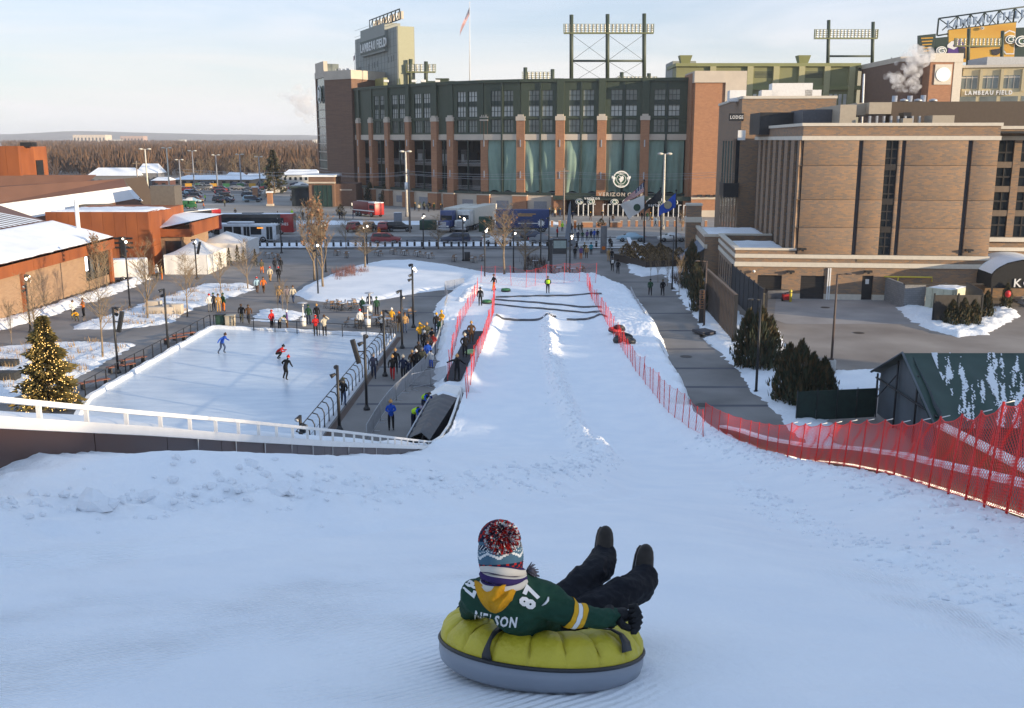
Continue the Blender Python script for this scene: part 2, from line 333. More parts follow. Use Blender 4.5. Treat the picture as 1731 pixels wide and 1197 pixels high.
def build_hill():
 ys=[-3.5]
 while ys[-1]<119:ys.append(ys[-1]+min(0.38,max(0.055,0.011*abs(ys[-1]))))
 ys=np.array(ys);nc=330
 s=np.linspace(0,1,nc);Yg=np.repeat(ys[:,None],nc,1)
 low=smooth((Yg-44)/3)[:,:1]
 padL=0.02+1.0*smooth((ys-57)/2)[:,None];padR=0.25+0.9*smooth((ys-52)/4)[:,None]
 xl=XL(ys)[:,None]-padL;xr=XR(ys)[:,None]+padR
 Xg=xl+(xr-xl)*s[None,:]
 Z=hill(Xg,Yg)
 # ragged outer banks that run out on the paving
 edge=np.minimum(np.where(Yg>57,Xg-xl,9),np.where(Yg>52,xr-Xg,9));edge=np.minimum(edge,118.6-Yg)
 wob=fnoise(Xg,Yg,0.9,3,5.0)*0.35
 fall=smooth((edge+wob)/1.25)
 Z=np.where(Yg>50,-0.12+(Z+0.12)*fall,Z)
 n=len(ys)
 co=np.stack([Xg,Yg,Z],-1).reshape(-1,3)
 idx=np.arange(n*nc).reshape(n,nc)
 F=np.stack([idx[:-1,:-1],idx[:-1,1:],idx[1:,1:],idx[1:,:-1]],-1).reshape(-1,4)
 me=bpy.data.meshes.new('hill');me.vertices.add(len(co));me.vertices.foreach_set('co',co.ravel())
 me.loops.add(F.size);me.loops.foreach_set('vertex_index',F.ravel());me.polygons.add(len(F))
 me.polygons.foreach_set('loop_start',np.arange(0,F.size,4));me.polygons.foreach_set('use_smooth',np.ones(len(F),bool))
 me.update(calc_edges=True)
 d,ps=berm_dist(Xg,Yg)
 side=smooth((Xg-1.5)/1.5)
 # comb lines: follow the berm on the left, the right bank on the right
 gl=d;gr=strip_x(Yg)-Xg
 g=np.where(Xg>1.6,gr,gl)
 gm=np.where(Xg>1.6,smooth((Xg-2.6)/1.0)*(1-smooth((Xg-(strip_x(Yg)-0.5))/0.3))*1.0,(1-smooth((Xg+0.2)/1.2))*smooth((d-0.9)/0.6)*0.55)
 gm=gm*(1-smooth((Yg-7)/4.5))*np.where(Xg<1.6,1-smooth((Yg-np.interp(Xg,BERM[:,0],BERM[:,1]))/0.3),1)
 for nm,arr in(('groove',g),('groomed',gm)):
  at=me.attributes.new(nm,'FLOAT','POINT');at.data.foreach_set('value',arr.astype(np.float32).ravel())
 me.materials.append(m_snow_hill)
 return prop(link('hill',me),kind='structure')
build_hill()
# the ground and what is laid on it
def PP(px,z=0.0):return[tuple(G(x,y,z))[:2] for x,y in px]
def ccw(p):
 a=sum(p[i][0]*p[(i+1)%len(p)][1]-p[(i+1)%len(p)][0]*p[i][1] for i in range(len(p)))
 return p if a>0 else p[::-1]
def sheet(name,poly,z,mat,kind='structure',parent=None):
 mb=MB();poly=ccw(poly);mb.add([(x,y,z) for x,y in poly],[tuple(range(len(poly)))])
 o=mb.build(name,mat,parent)
 if kind:o['kind']=kind
 return o
def sdist(X,Y,poly):
 n=len(poly);d=np.full(X.shape,1e9);ins=np.zeros(X.shape,bool)
 for i in range(n):
  x0,y0=poly[i];x1,y1=poly[(i+1)%n];dx,dy=x1-x0,y1-y0
  t=np.clip(((X-x0)*dx+(Y-y0)*dy)/(dx*dx+dy*dy+1e-12),0,1)
  d=np.minimum(d,np.hypot(X-x0-t*dx,Y-y0-t*dy))
  c=((y0>Y)!=(y1>Y))&(X<(x1-x0)*(Y-y0)/(y1-y0+1e-12)+x0);ins^=c
 return np.where(ins,d,-d)
def snow_patch(name,poly,h=0.16,res=0.3,mat=None,wob=0.5,lump=0.06,soft=0.8,z0=0.0,seed=0.0,nf=0.8):
 P=np.array(poly);x0,y0=P.min(0)-0.6;x1,y1=P.max(0)+0.6
 nx=int((x1-x0)/res)+2;ny=int((y1-y0)/res)+2
 X,Y=np.meshgrid(np.linspace(x0,x1,nx),np.linspace(y0,y1,ny))
 d=sdist(X,Y,poly)+fnoise(X,Y,nf,3,seed)*wob
 Z=z0+h*np.clip(d/soft,-0.6,1)**1+fnoise(X,Y,nf*2.2,4,seed+4)*lump*np.clip(d*2,0,1)
 Z=np.where(d<-0.25,z0-0.15,Z)
 idx=np.arange(nx*ny).reshape(ny,nx);keep=(d>-0.5)
 F=np.stack([idx[:-1,:-1],idx[:-1,1:],idx[1:,1:],idx[1:,:-1]],-1).reshape(-1,4)
 F=F[keep.ravel()[F].any(1)]
 mb=MB();used=np.unique(F);rm=np.full(nx*ny,-1);rm[used]=np.arange(len(used))
 co=np.stack([X,Y,Z],-1).reshape(-1,3)[used]
 mb.add(co.tolist(),rm[F].tolist(),0,True)
 return prop(mb.build(name,mat or m_snow),kind='structure')
m_far=M('brown_winter_land',(0.17,0.115,0.075),0.95,col2=(0.40,0.36,0.34),scale=0.02,detail=9,space='World')
m_fore=M('forecourt_paving',(0.205,0.185,0.165),0.9,col2=(0.36,0.335,0.31),scale=0.08,detail=10,space='World',stretch=(0.35,1.2,1))
mb=MB();mb.add([(-9300,-1500,-0.12),(9300,-1500,-0.12),(9300,8000,-0.12),(-9300,8000,-0.12)],[(0,1,2,3)]);struct('ground',mb,m_far)
sheet('forecourt',[(-150,166),(140,166),(140,420),(-40,420),(-60,340),(-150,300)],-0.02,m_fore)
sheet('road',[(-160,149),(150,149),(150,167),(-160,167)],0.0,m_asphalt)
sheet('far_road',[(-160,318),(-20,290),(-20,304),(-160,338)],0.0,m_asphalt)
plz=sheet('plaza',[(-110,20),(16.5,20),(17.8,60),(15.4,80),(19.5,104),(21,118),(22.5,148),(-110,148)],0.004,m_plaza)
sheet('service_yard',[(18.6,20),(110,20),(110,149),(24,149),(22.2,100),(20.8,88),(22.5,74),(24,62),(21,50)],0.0,m_lot)
sheet('loading_apron',PP([(1312,505),(1530,500),(1600,548),(1330,548),(1308,540)]),0.008,m_apron)
# dark paving bands across the plaza and the promenade
for by in(59.3,64.0,69.5,76.2,83.8,92.5,102.5,113.5,125.0,137.0):
 x0=-9.6 if by<86 else-28
 mb=MB();mb.box(x0,by,0.0,-4.5 if by<112 else 10,by+0.42,0.009)
 mb.build('paving_band',m_band,plz)
 if by<116:
  mb=MB();mb.box(12.2 if by>95 else 10.9,by-0.4,0.0,float(np.interp(by,[57,60,80,104,118],[17.6,17.7,15.5,19.4,20.9]))-0.1,by+0.05,0.009)
  mb.build('paving_band',m_band,plz)
# crossing, painted on the road
mb=MB()
for k in range(7):mb.box(10.2,150.2+k*2.2,0.0,20.5,151.2+k*2.2,0.006)
for k in range(40):mb.box(-90+k*4.4,157.6,0.0,-88+k*4.4,157.75,0.006)
mb.build('road_marking',m_white,bpy.data.objects['road'])
# pavements with kerbs
for nm,y0,y1,x0,x1 in(('pavement',167,170,-150,9.5),('pavement',167,170,21,140)):
 mb=MB();mb.box(x0,y0,-0.05,x1,y1,0.12);struct(nm,mb,m_concrete)
# rink
RK=PP([(358,556),(665,570),(545,727),(505,790),(80,790),(150,676)])
m_ice=M('ice',(0.47,0.55,0.64),0.3,col2=(0.62,0.68,0.74),scale=0.9,detail=12,space='World',stretch=(0.5,1.6,1),bump=0.06,bscale=14)
m_board=M('rink_board',(0.72,0.72,0.72),0.6,var=0.08)
sheet('rink_ice',RK,0.05,m_ice)
rink=thing('rink_border','low white snowy border round the ice rink','rink border')
for i,(a,b) in enumerate(zip(RK,RK[1:]+RK[:1])):
 if i in(3,):continue
 a=Vector((*a,0));b=Vector((*b,0));t=(b-a).normalized();nrm=Vector((t.y,-t.x,0))
 mb=MB();L=(b-a).length;w=0.34
 mb.M=Matrix(((t.x,nrm.x,0,a.x),(t.y,nrm.y,0,a.y),(0,0,1,0),(0,0,0,1)))
 n=max(2,int(L/0.6))
 vs=[]
 for k in range(n+1):
  s_=L*k/n;hgt=0.30+0.035*math.sin(k*1.7)+0.03*math.sin(k*0.63+i)
  vs+=[(s_,-w/2-0.05,0),(s_,-w/2+0.03,hgt),(s_,w/2-0.03,hgt),(s_,w/2+0.05,0)]
 fs=[(4*k+j,4*k+4+j,4*k+5+j,4*k+1+j) for k in range(n) for j in range(3)]
 mb.add(vs,fs);mb.build('board',m_snow,rink)
e=[Vector((*RK[1],0)),Vector((*RK[2],0))];t=(e[1]-e[0]).normalized();nr=Vector((-t.y,t.x,0)) if t.y<0 else Vector((t.y,-t.x,0))
nr=Vector((abs(nr.x),nr.y if nr.x>0 else-nr.y,0))
sheet('drain_strip',[tuple((p+nr*q)[:2]) for p,q in((e[0],0.35),(e[1]+t*8,0.35),(e[1]+t*8,0.72),(e[0],0.72))],0.008,M('drain',(0.09,0.055,0.04),0.8))
# lawn and planting beds under snow
LAWN=PP([(497,495),(520,479),(560,462),(600,448),(645,440),(700,439),(760,447),(800,455),(838,462),(800,475),(785,486),(740,489),(700,494),(655,503),(600,510),(560,509),(520,505)],0.15)
snow_patch('lawn',LAWN,0.30,0.4,m_snow_roof,0.2,0.02,1.0)
snow_patch('planting_bed',PP([(120,552),(200,527),(290,497),(345,480),(425,480),(428,489),(380,508),(330,521),(292,546),(220,556),(125,557)]),0.2,0.25,seed=1,lump=0.09)
snow_patch('planting_bed',PP([(60,582),(130,578),(235,581),(205,597),(130,640),(70,660),(-60,690),(-60,590)]),0.2,0.25,seed=2,lump=0.08)
snow_patch('planting_bed',PP([(425,541),(440,524),(470,521),(520,530),(500,541),(470,546)]),0.16,0.2,seed=3)
snow_patch('snow_windrow',PP([(-60,560),(60,528),(190,484),(235,470),(255,472),(205,493),(70,540),(-60,575)]),0.5,0.22,seed=4,lump=0.22,soft=0.9)
snow_patch('snow_strip',PP([(425,411),(955,408),(956,415),(425,419)]),0.12,0.4,seed=5)
snow_patch('snow_strip',PP([(330,374),(940,376),(940,380),(330,379)]),0.2,0.6,seed=6,z0=0.1)
snow_patch('verge',PP([(1060,450),(1120,462),(1132,475),(1160,520),(1200,575),(1250,632),(1300,690),(1380,760),(1420,760),(1370,668),(1320,640),(1300,580),(1262,560),(1232,540),(1200,500),(1185,460),(1150,445)]),0.2,0.25,seed=7,lump=0.07)
snow_patch('verge',PP([(1130,462),(1085,468),(1066,462),(1060,447),(1110,446)]),0.2,0.25,seed=8)
snow_patch('verge',PP([(1292,542),(1306,540),(1322,575),(1318,600),(1296,600)]),0.35,0.2,seed=9,lump=0.15)
snow_patch('verge',PP([(1395,640),(1410,628),(1490,625),(1490,665),(1380,672)]),0.25,0.25,seed=10)
snow_patch('verge',PP([(1515,520),(1560,518),(1650,540),(1700,510),(1725,535),(1690,552),(1668,566),(1620,570),(1570,558),(1535,540)]),0.35,0.22,seed=11,lump=0.14)
snow_patch('verge',PP([(1690,490),(1760,495),(1760,530),(1710,505)]),0.2,0.25,seed=12)
snow_patch('yard_snow',PP([(1600,800),(1731,760),(1800,760),(1800,1000),(1650,900)]),0.2,0.3,seed=13)
snow_patch('verge',PP([(1195,522),(1222,512),(1285,550),(1290,575),(1246,582)]),0.2,0.3,seed=17)
snow_patch('snow_heap',PP([(1318,494),(1362,494),(1360,504),(1312,505)]),0.3,0.2,seed=14,lump=0.12)
# lumps broken off the ploughed ridges
def clod(m,c,r,rg):
 bm=bmesh.new();bmesh.ops.create_icosphere(bm,subdivisions=1 if r<.12 else 2,radius=r);s=rg.uniform(0,90)
 for v in bm.verts:
  k=1+.45*mnoise.noise(v.co/r*1.3+Vector((s,0,0)))+(.16*mnoise.noise(v.co/r*4+Vector((0,s,0))) if r>.12 else 0);v.co=Vector((v.co.x*k,v.co.y*k,v.co.z*k*.75))+c
 m.bm(bm,0,False)
rg_=random.Random(8);m_=MB()
for k in range(2100):
 q=rg_.random();i=rg_.randrange(len(BERM)-1);f=rg_.random()
 if q<.35:x,y=BERM[i][0]+(BERM[i+1][0]-BERM[i][0])*f+rg_.gauss(0,.42),BERM[i][1]+(BERM[i+1][1]-BERM[i][1])*f+rg_.gauss(0,.5)
 elif q<.62:y=3.5+22*rg_.random()**1.6;x=float(strip_x(y))+rg_.gauss(.1,.3)
 elif q<.8:y=rg_.uniform(7,44);x=float(XR(y))-abs(rg_.gauss(.5,.6))
 else:y=rg_.uniform(40,86);x=float(np.interp(y,[30,45,62,83],[3.4,3.3,2.7,3.1]))+rg_.gauss(0,.35)
 r=min(.12,.012+abs(rg_.gauss(0,.026))+.0007*y)*(.6 if .35<=q<.62 else 1);clod(m_,Vector((x,y,float(hill(np.array([x]),np.array([y]))[0])+r*.25)),r,rg_)
prop(m_.build('snow_clods',m_snow_roof),kind='stuff')
for px,py,r,lb in((160,858,.19,'large broken block of snow on the ridge, left'),(468,834,.17,'smaller broken block of snow on the ridge, nearer the middle'),(252,846,.12,'small snow lump on the ridge between the two blocks')):
 a,b,c=ray(px,py);ys=np.arange(5,30,.05);zz=HC+c*ys/b-hill(a*ys/b,ys);y=ys[int(np.argmax(zz<0))];m_=MB();clod(m_,Vector((0,0,0)),r,rg_);clod(m_,Vector((r*.8,.05,-r*.2)),r*.6,rg_);single('snow_block',m_,m_snow_roof,lb,'snow block',loc=(a*y/b,y,HC+c*y/b+r*.3))
# mounds of ploughed snow beside the hill foot
snow_patch('snow_bank',PP([(760,523),(768,503),(790,490),(815,486),(826,500),(800,518),(775,529)]),0.9,0.22,seed=15,lump=0.2,soft=1.2)
# far hills
def hills():
 xs=np.linspace(-9000,9000,160);vs=[];fs=[]
 rows=[(4200,8),(5200,30),(6200,52),(7600,66)]
 for j,(y,h) in enumerate(rows):
  for i,x in enumerate(xs):
   vs.append((x,y+200*math.sin(i*0.3),-1+h*(0.72+0.28*mnoise.fractal((x*0.0006,y*0.001,2.0),0.9,2,4)*1.6)*(1.25-0.5*(x+4000)/5000 if x<1000 else 0.7)))
 n=len(xs)
 fs=[(j*n+i,j*n+i+1,(j+1)*n+i+1,(j+1)*n+i) for j in range(len(rows)-1) for i in range(n-1)]
 mb=MB();mb.add(vs,fs,0,True);struct('hills',mb,M('wooded_hills',(0.10,0.075,0.06),0.95,col2=(0.19,0.15,0.12),scale=0.01,detail=8,space='World'))
hills()
# building helpers
def wp(mb,name,mat,parent,kind=None,label=None):
 o=mb.build(name,mat,parent)
 M_=Matrix.Translation(parent.location)@Matrix.Rotation(parent.rotation_euler.z,4,'Z')
 pp=parent
 o.matrix_parent_inverse=(M_ if pp.parent is None else Matrix.Identity(4)).inverted()
 if kind:o['kind']=kind
 if label:o['label']=label
 return o
def frame(p0,p1,z=0.0):
 p0=Vector((p0[0],p0[1],z));t=Vector((p1[0]-p0.x,p1[1]-p0.y,0));L=t.length;t.normalize()
 return Matrix(((t.x,-t.y,0,p0.x),(t.y,t.x,0,p0.y),(0,0,1,z),(0,0,0,1))),L
def plane_hit(px,py,p0,t):
 a,b,c=ray(px,py);n=(-t[1],t[0])
 k=(p0[0]*n[0]+p0[1]*n[1])/(a*n[0]+b*n[1])
 return(a*k-p0[0])*t[0]+(b*k-p0[1])*t[1],HC+c*k
def glyphs(parent,txt,size,Mx,mat,depth=0.05,name='letter',bold=0.0,space=1.0,join=False,align='LEFT',width=1.0):
 """raised lettering; Mx: local x along the line of writing, local y up, local z out of the face"""
 x=0.0;objs=[];bms=[]
 dg=None
 def mesh_of(ch):
  cu=bpy.data.curves.new('glyph','FONT');cu.body=ch;cu.size=size;cu.extrude=depth/2;cu.offset=bold*size;cu.resolution_u=2
  ob=bpy.data.objects.new('glyph',cu);COL.objects.link(ob)
  bpy.context.view_layer.update()
  me=bpy.data.meshes.new_from_object(ob.evaluated_get(bpy.context.evaluated_depsgraph_get()))
  w=max([v.co.x for v in me.vertices],default=0.25*size)
  bpy.data.objects.remove(ob);bpy.data.curves.remove(cu)
  return me,w
 for ch in txt:
  if ch==' ':x+=size*0.34*width;continue
  me,w=mesh_of(ch)
  off=Matrix.Translation((x,0,0))@Matrix.Diagonal((width,1,1,1));bms.append((me,off));x+=(w+size*0.09*space)*width
 tot=x;sh=Matrix.Translation((-tot/2 if align=='CENTER' else 0,0,0))
 if join:
  mb=MB()
  for me,off in bms:
   mb.M=sh@off;mb.add([v.co for v in me.vertices],[tuple(p.vertices) for p in me.polygons],0,False);bpy.data.meshes.remove(me)
  o=mb.build(name,mat,parent);o.matrix_local=Mx;return[o],tot
 for me,off in bms:
  me.materials.clear();me.materials.append(mat)
  o=link(name,me,parent);o.matrix_local=Mx@sh@off;objs.append(o)
 return objs,tot
def upright(p0,p1,z):
 t=Vector((p1[0]-p0[0],p1[1]-p0[1],0)).normalized();n=Vector((t.y,-t.x,0))
 return Matrix(((t.x,0,n.x,p0[0]),(t.y,0,n.y,p0[1]),(0,1,0,z),(0,0,0,1)))
m_blind=M('window_blind',(0.46,0.47,0.44),0.25,var=0.15,scale=0.4)
m_pane=M('stadium_pane',(0.17,0.19,0.175),0.12,var=0.3,scale=0.35)
m_drape=M('drape_cloth',(0.20,0.29,0.24),0.75,var=0.08,scale=0.5)
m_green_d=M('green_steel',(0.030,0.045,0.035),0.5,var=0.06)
m_green_l=M('green_cladding',(0.20,0.21,0.085),0.6,var=0.06,scale=0.3)
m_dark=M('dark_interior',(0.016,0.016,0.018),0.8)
m_conc_l=M('concourse_concrete',(0.14,0.13,0.125),0.9)
m_gold=M('gold_paint',(0.62,0.33,0.035),0.5,var=0.1)
m_greenlogo=M('emblem_green',(0.02,0.07,0.04),0.5,var=0)
# stadium, the side with the gate
stad=thing('stadium','green and brick stadium with a curved facade of tall bays beyond the street','stadium',(0,225,0))
PX=[1161,1089.5,1017,947,880,818,762.6,737.5,693,657,629,609,592]
PD=[217.5,218.6,220,221.5,223.5,227,232.5,236,243,249,254.5,260,266]
PP_=[(XT(px,250,d),d) for px,d in zip(PX,PD)]
def bay(i):
 Mx,L=frame(PP_[i+1],PP_[i]);mb=MB
 drape=i<5;narrow=i==6;small=i>=10
 def part(name,fn,mat,kind=None):
  m=MB();m.M=Mx;fn(m);return wp(m,name,mat,stad,kind)
 # green upper wall round the window openings
 wins=[] if(narrow or small) else[(L*0.20,L*0.46),(L*0.54,L*0.80)]
 def wall(m):
  zs=[17.1,17.5,20.2,20.9,26.4,28.1]
  if not wins:m.box(0.1,0,17.1,L-0.1,0.6,28.1);return
  for z0,z1 in((17.1,17.5),(20.2,20.9),(26.4,28.1)):m.box(0.1,0,z0,L-0.1,0.6,z1)
  for z0,z1 in((17.5,20.2),(20.9,26.4)):
   xs=[0.1,wins[0][0],wins[0][1],wins[1][0],wins[1][1],L-0.1]
   for a,b in((0,1),(2,3),(4,5)):m.box(xs[a],0.001,z0,xs[b],0.6,z1)
 part('upper_wall',wall,m_green)
 part('cornice',lambda m:m.box(-0.2,-0.35,28.1,L+0.2,1.2,28.75),m_green);part('string_course',lambda m:m.box(0,-0.15,20.35,L,-0.005,20.7),m_green)
 for x0,x1 in wins:
  for z0,z1 in((17.5,20.2),(20.9,26.4)):
   def fr(m):
    nx=3
    for k in range(nx+1):m.box(x0+(x1-x0)*k/nx-0.05,0.16,z0,x0+(x1-x0)*k/nx+0.05,0.26,z1)
    n=2 if z1<21 else 5
    for k in range(n+1):m.box(x0,0.18,z0+(z1-z0)*k/n-0.05,x1,0.25,z0+(z1-z0)*k/n+0.05)
   w=part('window',fr,m_green_d)
   def pn(m):
    if z1<21:m.box(x0,0.3,z0,x1,0.34,z1,1)
    else:
     m.box(x0,0.3,z0,x1,0.34,z0+2.3,0);m.box(x0,0.22,z0+2.3,x1,0.34,z0+3.3,2);m.box(x0,0.3,z0+3.3,x1,0.34,z1,1 if i<5 else 0)
   m=MB();m.M=Mx;pn(m);o=m.build('pane',[m_blind,m_pane,m_green_d],w)
   o.matrix_parent_inverse=Matrix.Identity(4)
 part('stone_band',lambda m:m.box(0.1,-0.12,15.85,L-0.1,0.5,17.1),m_beige)
 part('sill_beam',lambda m:m.box(0.0,-0.4,3.95,L,0.9,4.5),m_green_d)
 if drape:
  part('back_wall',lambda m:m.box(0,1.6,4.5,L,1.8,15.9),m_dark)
  part('mullion',lambda m:(m.box(L/2-0.18,-0.3,4.5,L/2+0.18,0.4,28.0),),m_green_d)
  for h in(0,1):
   x0=0.45+h*(L/2-0.25);x1=x0+L/2-0.75;n1,n2=22,30;vs=[]
   r1,r2,r3=rnd.uniform(0,6),rnd.uniform(0.7,1.5),rnd.uniform(-1.2,1.2)
   for b in range(n2+1):
    v=b/n2
    for a in range(n1+1):
     u=a/n1;z=15.85-v*(11.2+0.25*math.sin(u*7+r1)*(v**2))
     bil=0.85*math.sin(math.pi*min(1,v*1.05))*math.sin(math.pi*(u*0.86+0.1))*(0.6+0.5*r2*mnoise.noise((u*1.3+r1,v*1.4,i)))
     fold=0.10*math.sin((u*5+v*r3*2.2)*3.1+r1)*(0.25+v)+0.06*mnoise.noise((u*9,v*3+r1,i*3.0))
     vs.append((x0+(x1-x0)*u+0.12*math.sin(v*3+r1)*(u-0.5),0.45-bil-fold,z))
   fs=[(b*(n1+1)+a,b*(n1+1)+a+1,(b+1)*(n1+1)+a+1,(b+1)*(n1+1)+a) for b in range(n2) for a in range(n1)]
   part('drape',lambda m:m.add(vs,fs,0,True),m_drape)
 else:
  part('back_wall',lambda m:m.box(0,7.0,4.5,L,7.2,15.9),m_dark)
  [part('concourse_slab',lambda m:m.box(0,y_,z_,L,7,z_+h_),m_conc_l) for y_,z_,h_ in((.9,10.0,.5),(.6,15.6,.3),(.6,4.2,.3))]
  [part('handrail',lambda m:[m.box(0,0.8,z_+k*0.33,L,0.84,z_+.06+k*0.33) for k in range(3)],m_steel) for z_ in(10.6,4.9)]
  part('mullion',lambda m:[m.box(L*q-0.1,0.1,4.5,L*q+0.1,0.4,15.85) for q in((0.5,) if not small else())],m_green_d)
  [part('kiosk',lambda m:m.box(L*a_,y_,z_,L*b_,y_+.2,t_),mt_) for a_,b_,y_,z_,t_,mt_ in((.55,.92,5.2,10.5,13.6,m_conc_l),(.1,.35,5.6,10.5,13.0,m_dark),(.15,.4,6.0,4.5,7.5,m_conc_l),(.62,.8,5.0,11.0,12.6,M('screen_pale',(0.4,0.4,0.4),0.6)))]
  if i in(8,9,10):
   part('ceiling_lamp',lambda m:[m.box(L*q,3.0,9.2+dz,L*q+0.35,3.2,9.5+dz) for q,dz in((0.3,0),(0.38,-0.6),(0.55,0.2))],m_lamp)
 # plinth wall between brick bases
 if i>=4 or i==3:
  part('plinth',lambda m:m.box(0,-0.2,0,L,0.3,3.95),m_beige)
  if not narrow and L>3:
   part('vent_panel',lambda m:m.box(L*0.35,-0.26,1.0,L*0.68,-0.1,2.6),M('grey_louvre',(0.25,0.25,0.27),0.7))
 # roof behind
 part('roof',lambda m:m.box(0,1.2,27.4,L,9,27.9),m_conc_l)
for i in range(len(PX)-1):bay(i)
for i,p in enumerate(PP_):
 if i in(0,12):continue
 a=PP_[min(i+1,12)];b=PP_[i-1];Mx,L=frame(a,b)
 q=Mx.inverted()@Vector((p[0],p[1],0));w=0.95 if i<8 else 0.75
 m=MB();m.M=Mx;m.box(q.x-w,-0.9,3.9,q.x+w,0.8,20.0);pr=wp(m,'pier',m_brick_red,stad)
 m=MB();m.M=Mx;m.box(q.x-w-0.12,-1.02,20.0,q.x+w+0.12,0.8,20.9);m.box(q.x-w*0.7,-0.95,20.9,q.x+w*0.7,0.8,21.3);o=m.build('pier_cap',m_beige,pr)
 m=MB();m.M=Mx;m.box(q.x-w-0.7,-1.6,0,q.x+w+0.7,0.6,3.7);m.box(q.x-w-0.8,-1.7,3.7,q.x+w+0.8,0.6,3.95,1);wp(m,'pier_base',[m_brick_red,m_beige],stad)
 m=MB();m.M=Mx;m.box(q.x-w*0.8,-0.62,21.3,q.x+w*0.8,0.6,28.6);wp(m,'pilaster',m_green,stad)
 m=MB();m.M=Mx
 for z in(7.6,14.4):m.box(q.x-0.12,-1.02,z,q.x+0.12,-0.9,z+1.5)
 m.build('wall_lamp',m_steel,pr)
# big brick pier on the right of the gate
O=(XT(1172,240,211),211.0);x1=XT(1222,240,211);x2=XT(1257,240,211);zt=ZT(120,211)
m=MB();m.box(O[0],211,6.0,x1,222,zt-2.3);wp(m,'corner_pier',m_brick_red,stad)
m=MB();m.box(O[0]-0.3,210.6,zt-2.3,x1+0.02,222,zt);m.box(x1,210.7,6.0,x2,222,zt+0.0);m.box(O[0]-0.02,210.8,3.7,x2,211.2,4.2);m.box(O[0],210.9,0,x2,222,1.4);wp(m,'corner_pier_trim',m_beige,stad)
m=MB();m.box(O[0],211,1.4,x2,222,6.0);wp(m,'corner_pier_foot',m_brick_red,stad)
m=MB();m.box(PP_[0][0]-0.2,213,0,O[0]+0.02,222,zt-0.3);wp(m,'corner_pier_side',m_brick_red,stad)
m=MB()
for k in range(3):
 xx=O[0]+1.2+k*1.7;m.box(xx,210.2,4.25,xx+0.9,210.7,4.7)
wp(m,'wall_floodlight',m_black,stad)
# gate: canopy, glass front, turnstile posts
ca=(XT(935,322,216.5),216.5);cb_=(XT(1170,322,211.5),211.5)
Mx,L=frame(ca,cb_)
m=MB();m.M=Mx;m.box(0,0,3.55,L,7,3.75);m.box(0,-0.1,3.3,L,0.15,4.2);wp(m,'gate_canopy',m_green_d,stad)
m=MB();m.M=Mx;m.box(0,7,0,L,7.3,3.6);wp(m,'gate_glass',m_glass,stad)
for q in(0.035,0.335,0.665,0.97):
 m=MB();m.M=Mx;m.box(L*q-0.95,0.6,0,L*q+0.95,2.4,3.3);wp(m,'gate_pier',m_brick_red,stad)
glyphs(stad,'VERIZON GATE',1.05,Matrix.Translation(-stad.location)@upright((XT(1012,322,213.7),213.6),(XT(1100,322,212.2),211.8),4.25),m_beige,0.25,'canopy_letter',0.03,1.9)
for cx_ in(988,1095):
 glyphs(stad,'verizon',0.95,Matrix.Translation(-stad.location)@upright((XT(cx_,322,213.8),213.9 if cx_<1000 else 211.6),(XT(cx_+30,322,213.0),213.2 if cx_<1000 else 211.0),3.5),m_white,0.1,'sponsor_lettering',0.01,join=True)
# round emblem over the gate: white ring, dark field, white figure
eO=D(1050,303,217.2);m=MB()
Me=upright((eO.x,eO.y),(eO.x+10,eO.y-0.3),eO.z)
m.M=Me
def ring(m,r0,r1,n=28,z=0.0,h=0.15,mi=0):
 vs=[(r*math.cos(2*math.pi*j/n),r*math.sin(2*math.pi*j/n),zz) for zz in(z,z+h) for r in(r0,r1) for j in range(n)]
 fs=[]
 for j in range(n):
  k=(j+1)%n
  fs+=[(2*n+j,3*n+j,3*n+k,2*n+k),(n+j,n+k,3*n+k,3*n+j),(j,2*n+j,2*n+k,k),(j,k,n+k,n+j)]
 m.add(vs,fs,mi,False)
def disc(m,r,n=28,z=0.0,h=0.1,mi=0,sx=1.0,c=(0,0)):
 vs=[(c[0]+r*sx*math.cos(2*math.pi*j/n),c[1]+r*math.sin(2*math.pi*j/n),zz) for zz in(z,z+h) for j in range(n)]
 m.add(vs,[tuple(range(n,2*n)),tuple(range(n-1,-1,-1))]+[(j,(j+1)%n,n+(j+1)%n,n+j) for j in range(n)],mi,False)
disc(m,1.75,z=0,h=0.12,mi=0);ring(m,1.55,1.8,z=0.1,mi=1);ring(m,0.95,1.05,z=0.1,mi=1,h=0.08)
m.prism([(-0.5,0.75),(-0.1,0.25),(-0.55,0.1),(-0.1,-0.75),(0.5,-0.15),(0.55,0.45),(0.2,0.8),(0.05,0.5)][::-1],0.12,0.24,1)
for s in(-1,1):m.prism([(s*1.15,0.35),(s*2.0,0.75),(s*2.05,0.3),(s*1.5,-0.5)][::s],0.1,0.2,1)
wp(m,'round_emblem',[m_greenlogo,m_white],stad)
for txt,zz in(('LAMBEAU',1.12),('FIELD',-1.45)):
 glyphs(stad,txt,0.42,Matrix.Translation(-stad.location)@Me@Matrix.Translation((0,zz,0.2)),m_white,0.06,'emblem_lettering',0.02,join=True,align='CENTER')
Mx,L=frame(ca,cb_)
for k in range(22):
 q=0.19+k*0.036
 if 0.30<q<0.37 or 0.63<q<0.70:continue
 m=MB();m.M=Mx;m.box(L*q-0.09,-0.9,0,L*q+0.09,-0.6,2.5);m.box(L*q-0.09,-0.9,2.4,L*q+0.55,-0.75,2.55);wp(m,'turnstile_post',m_white,stad)
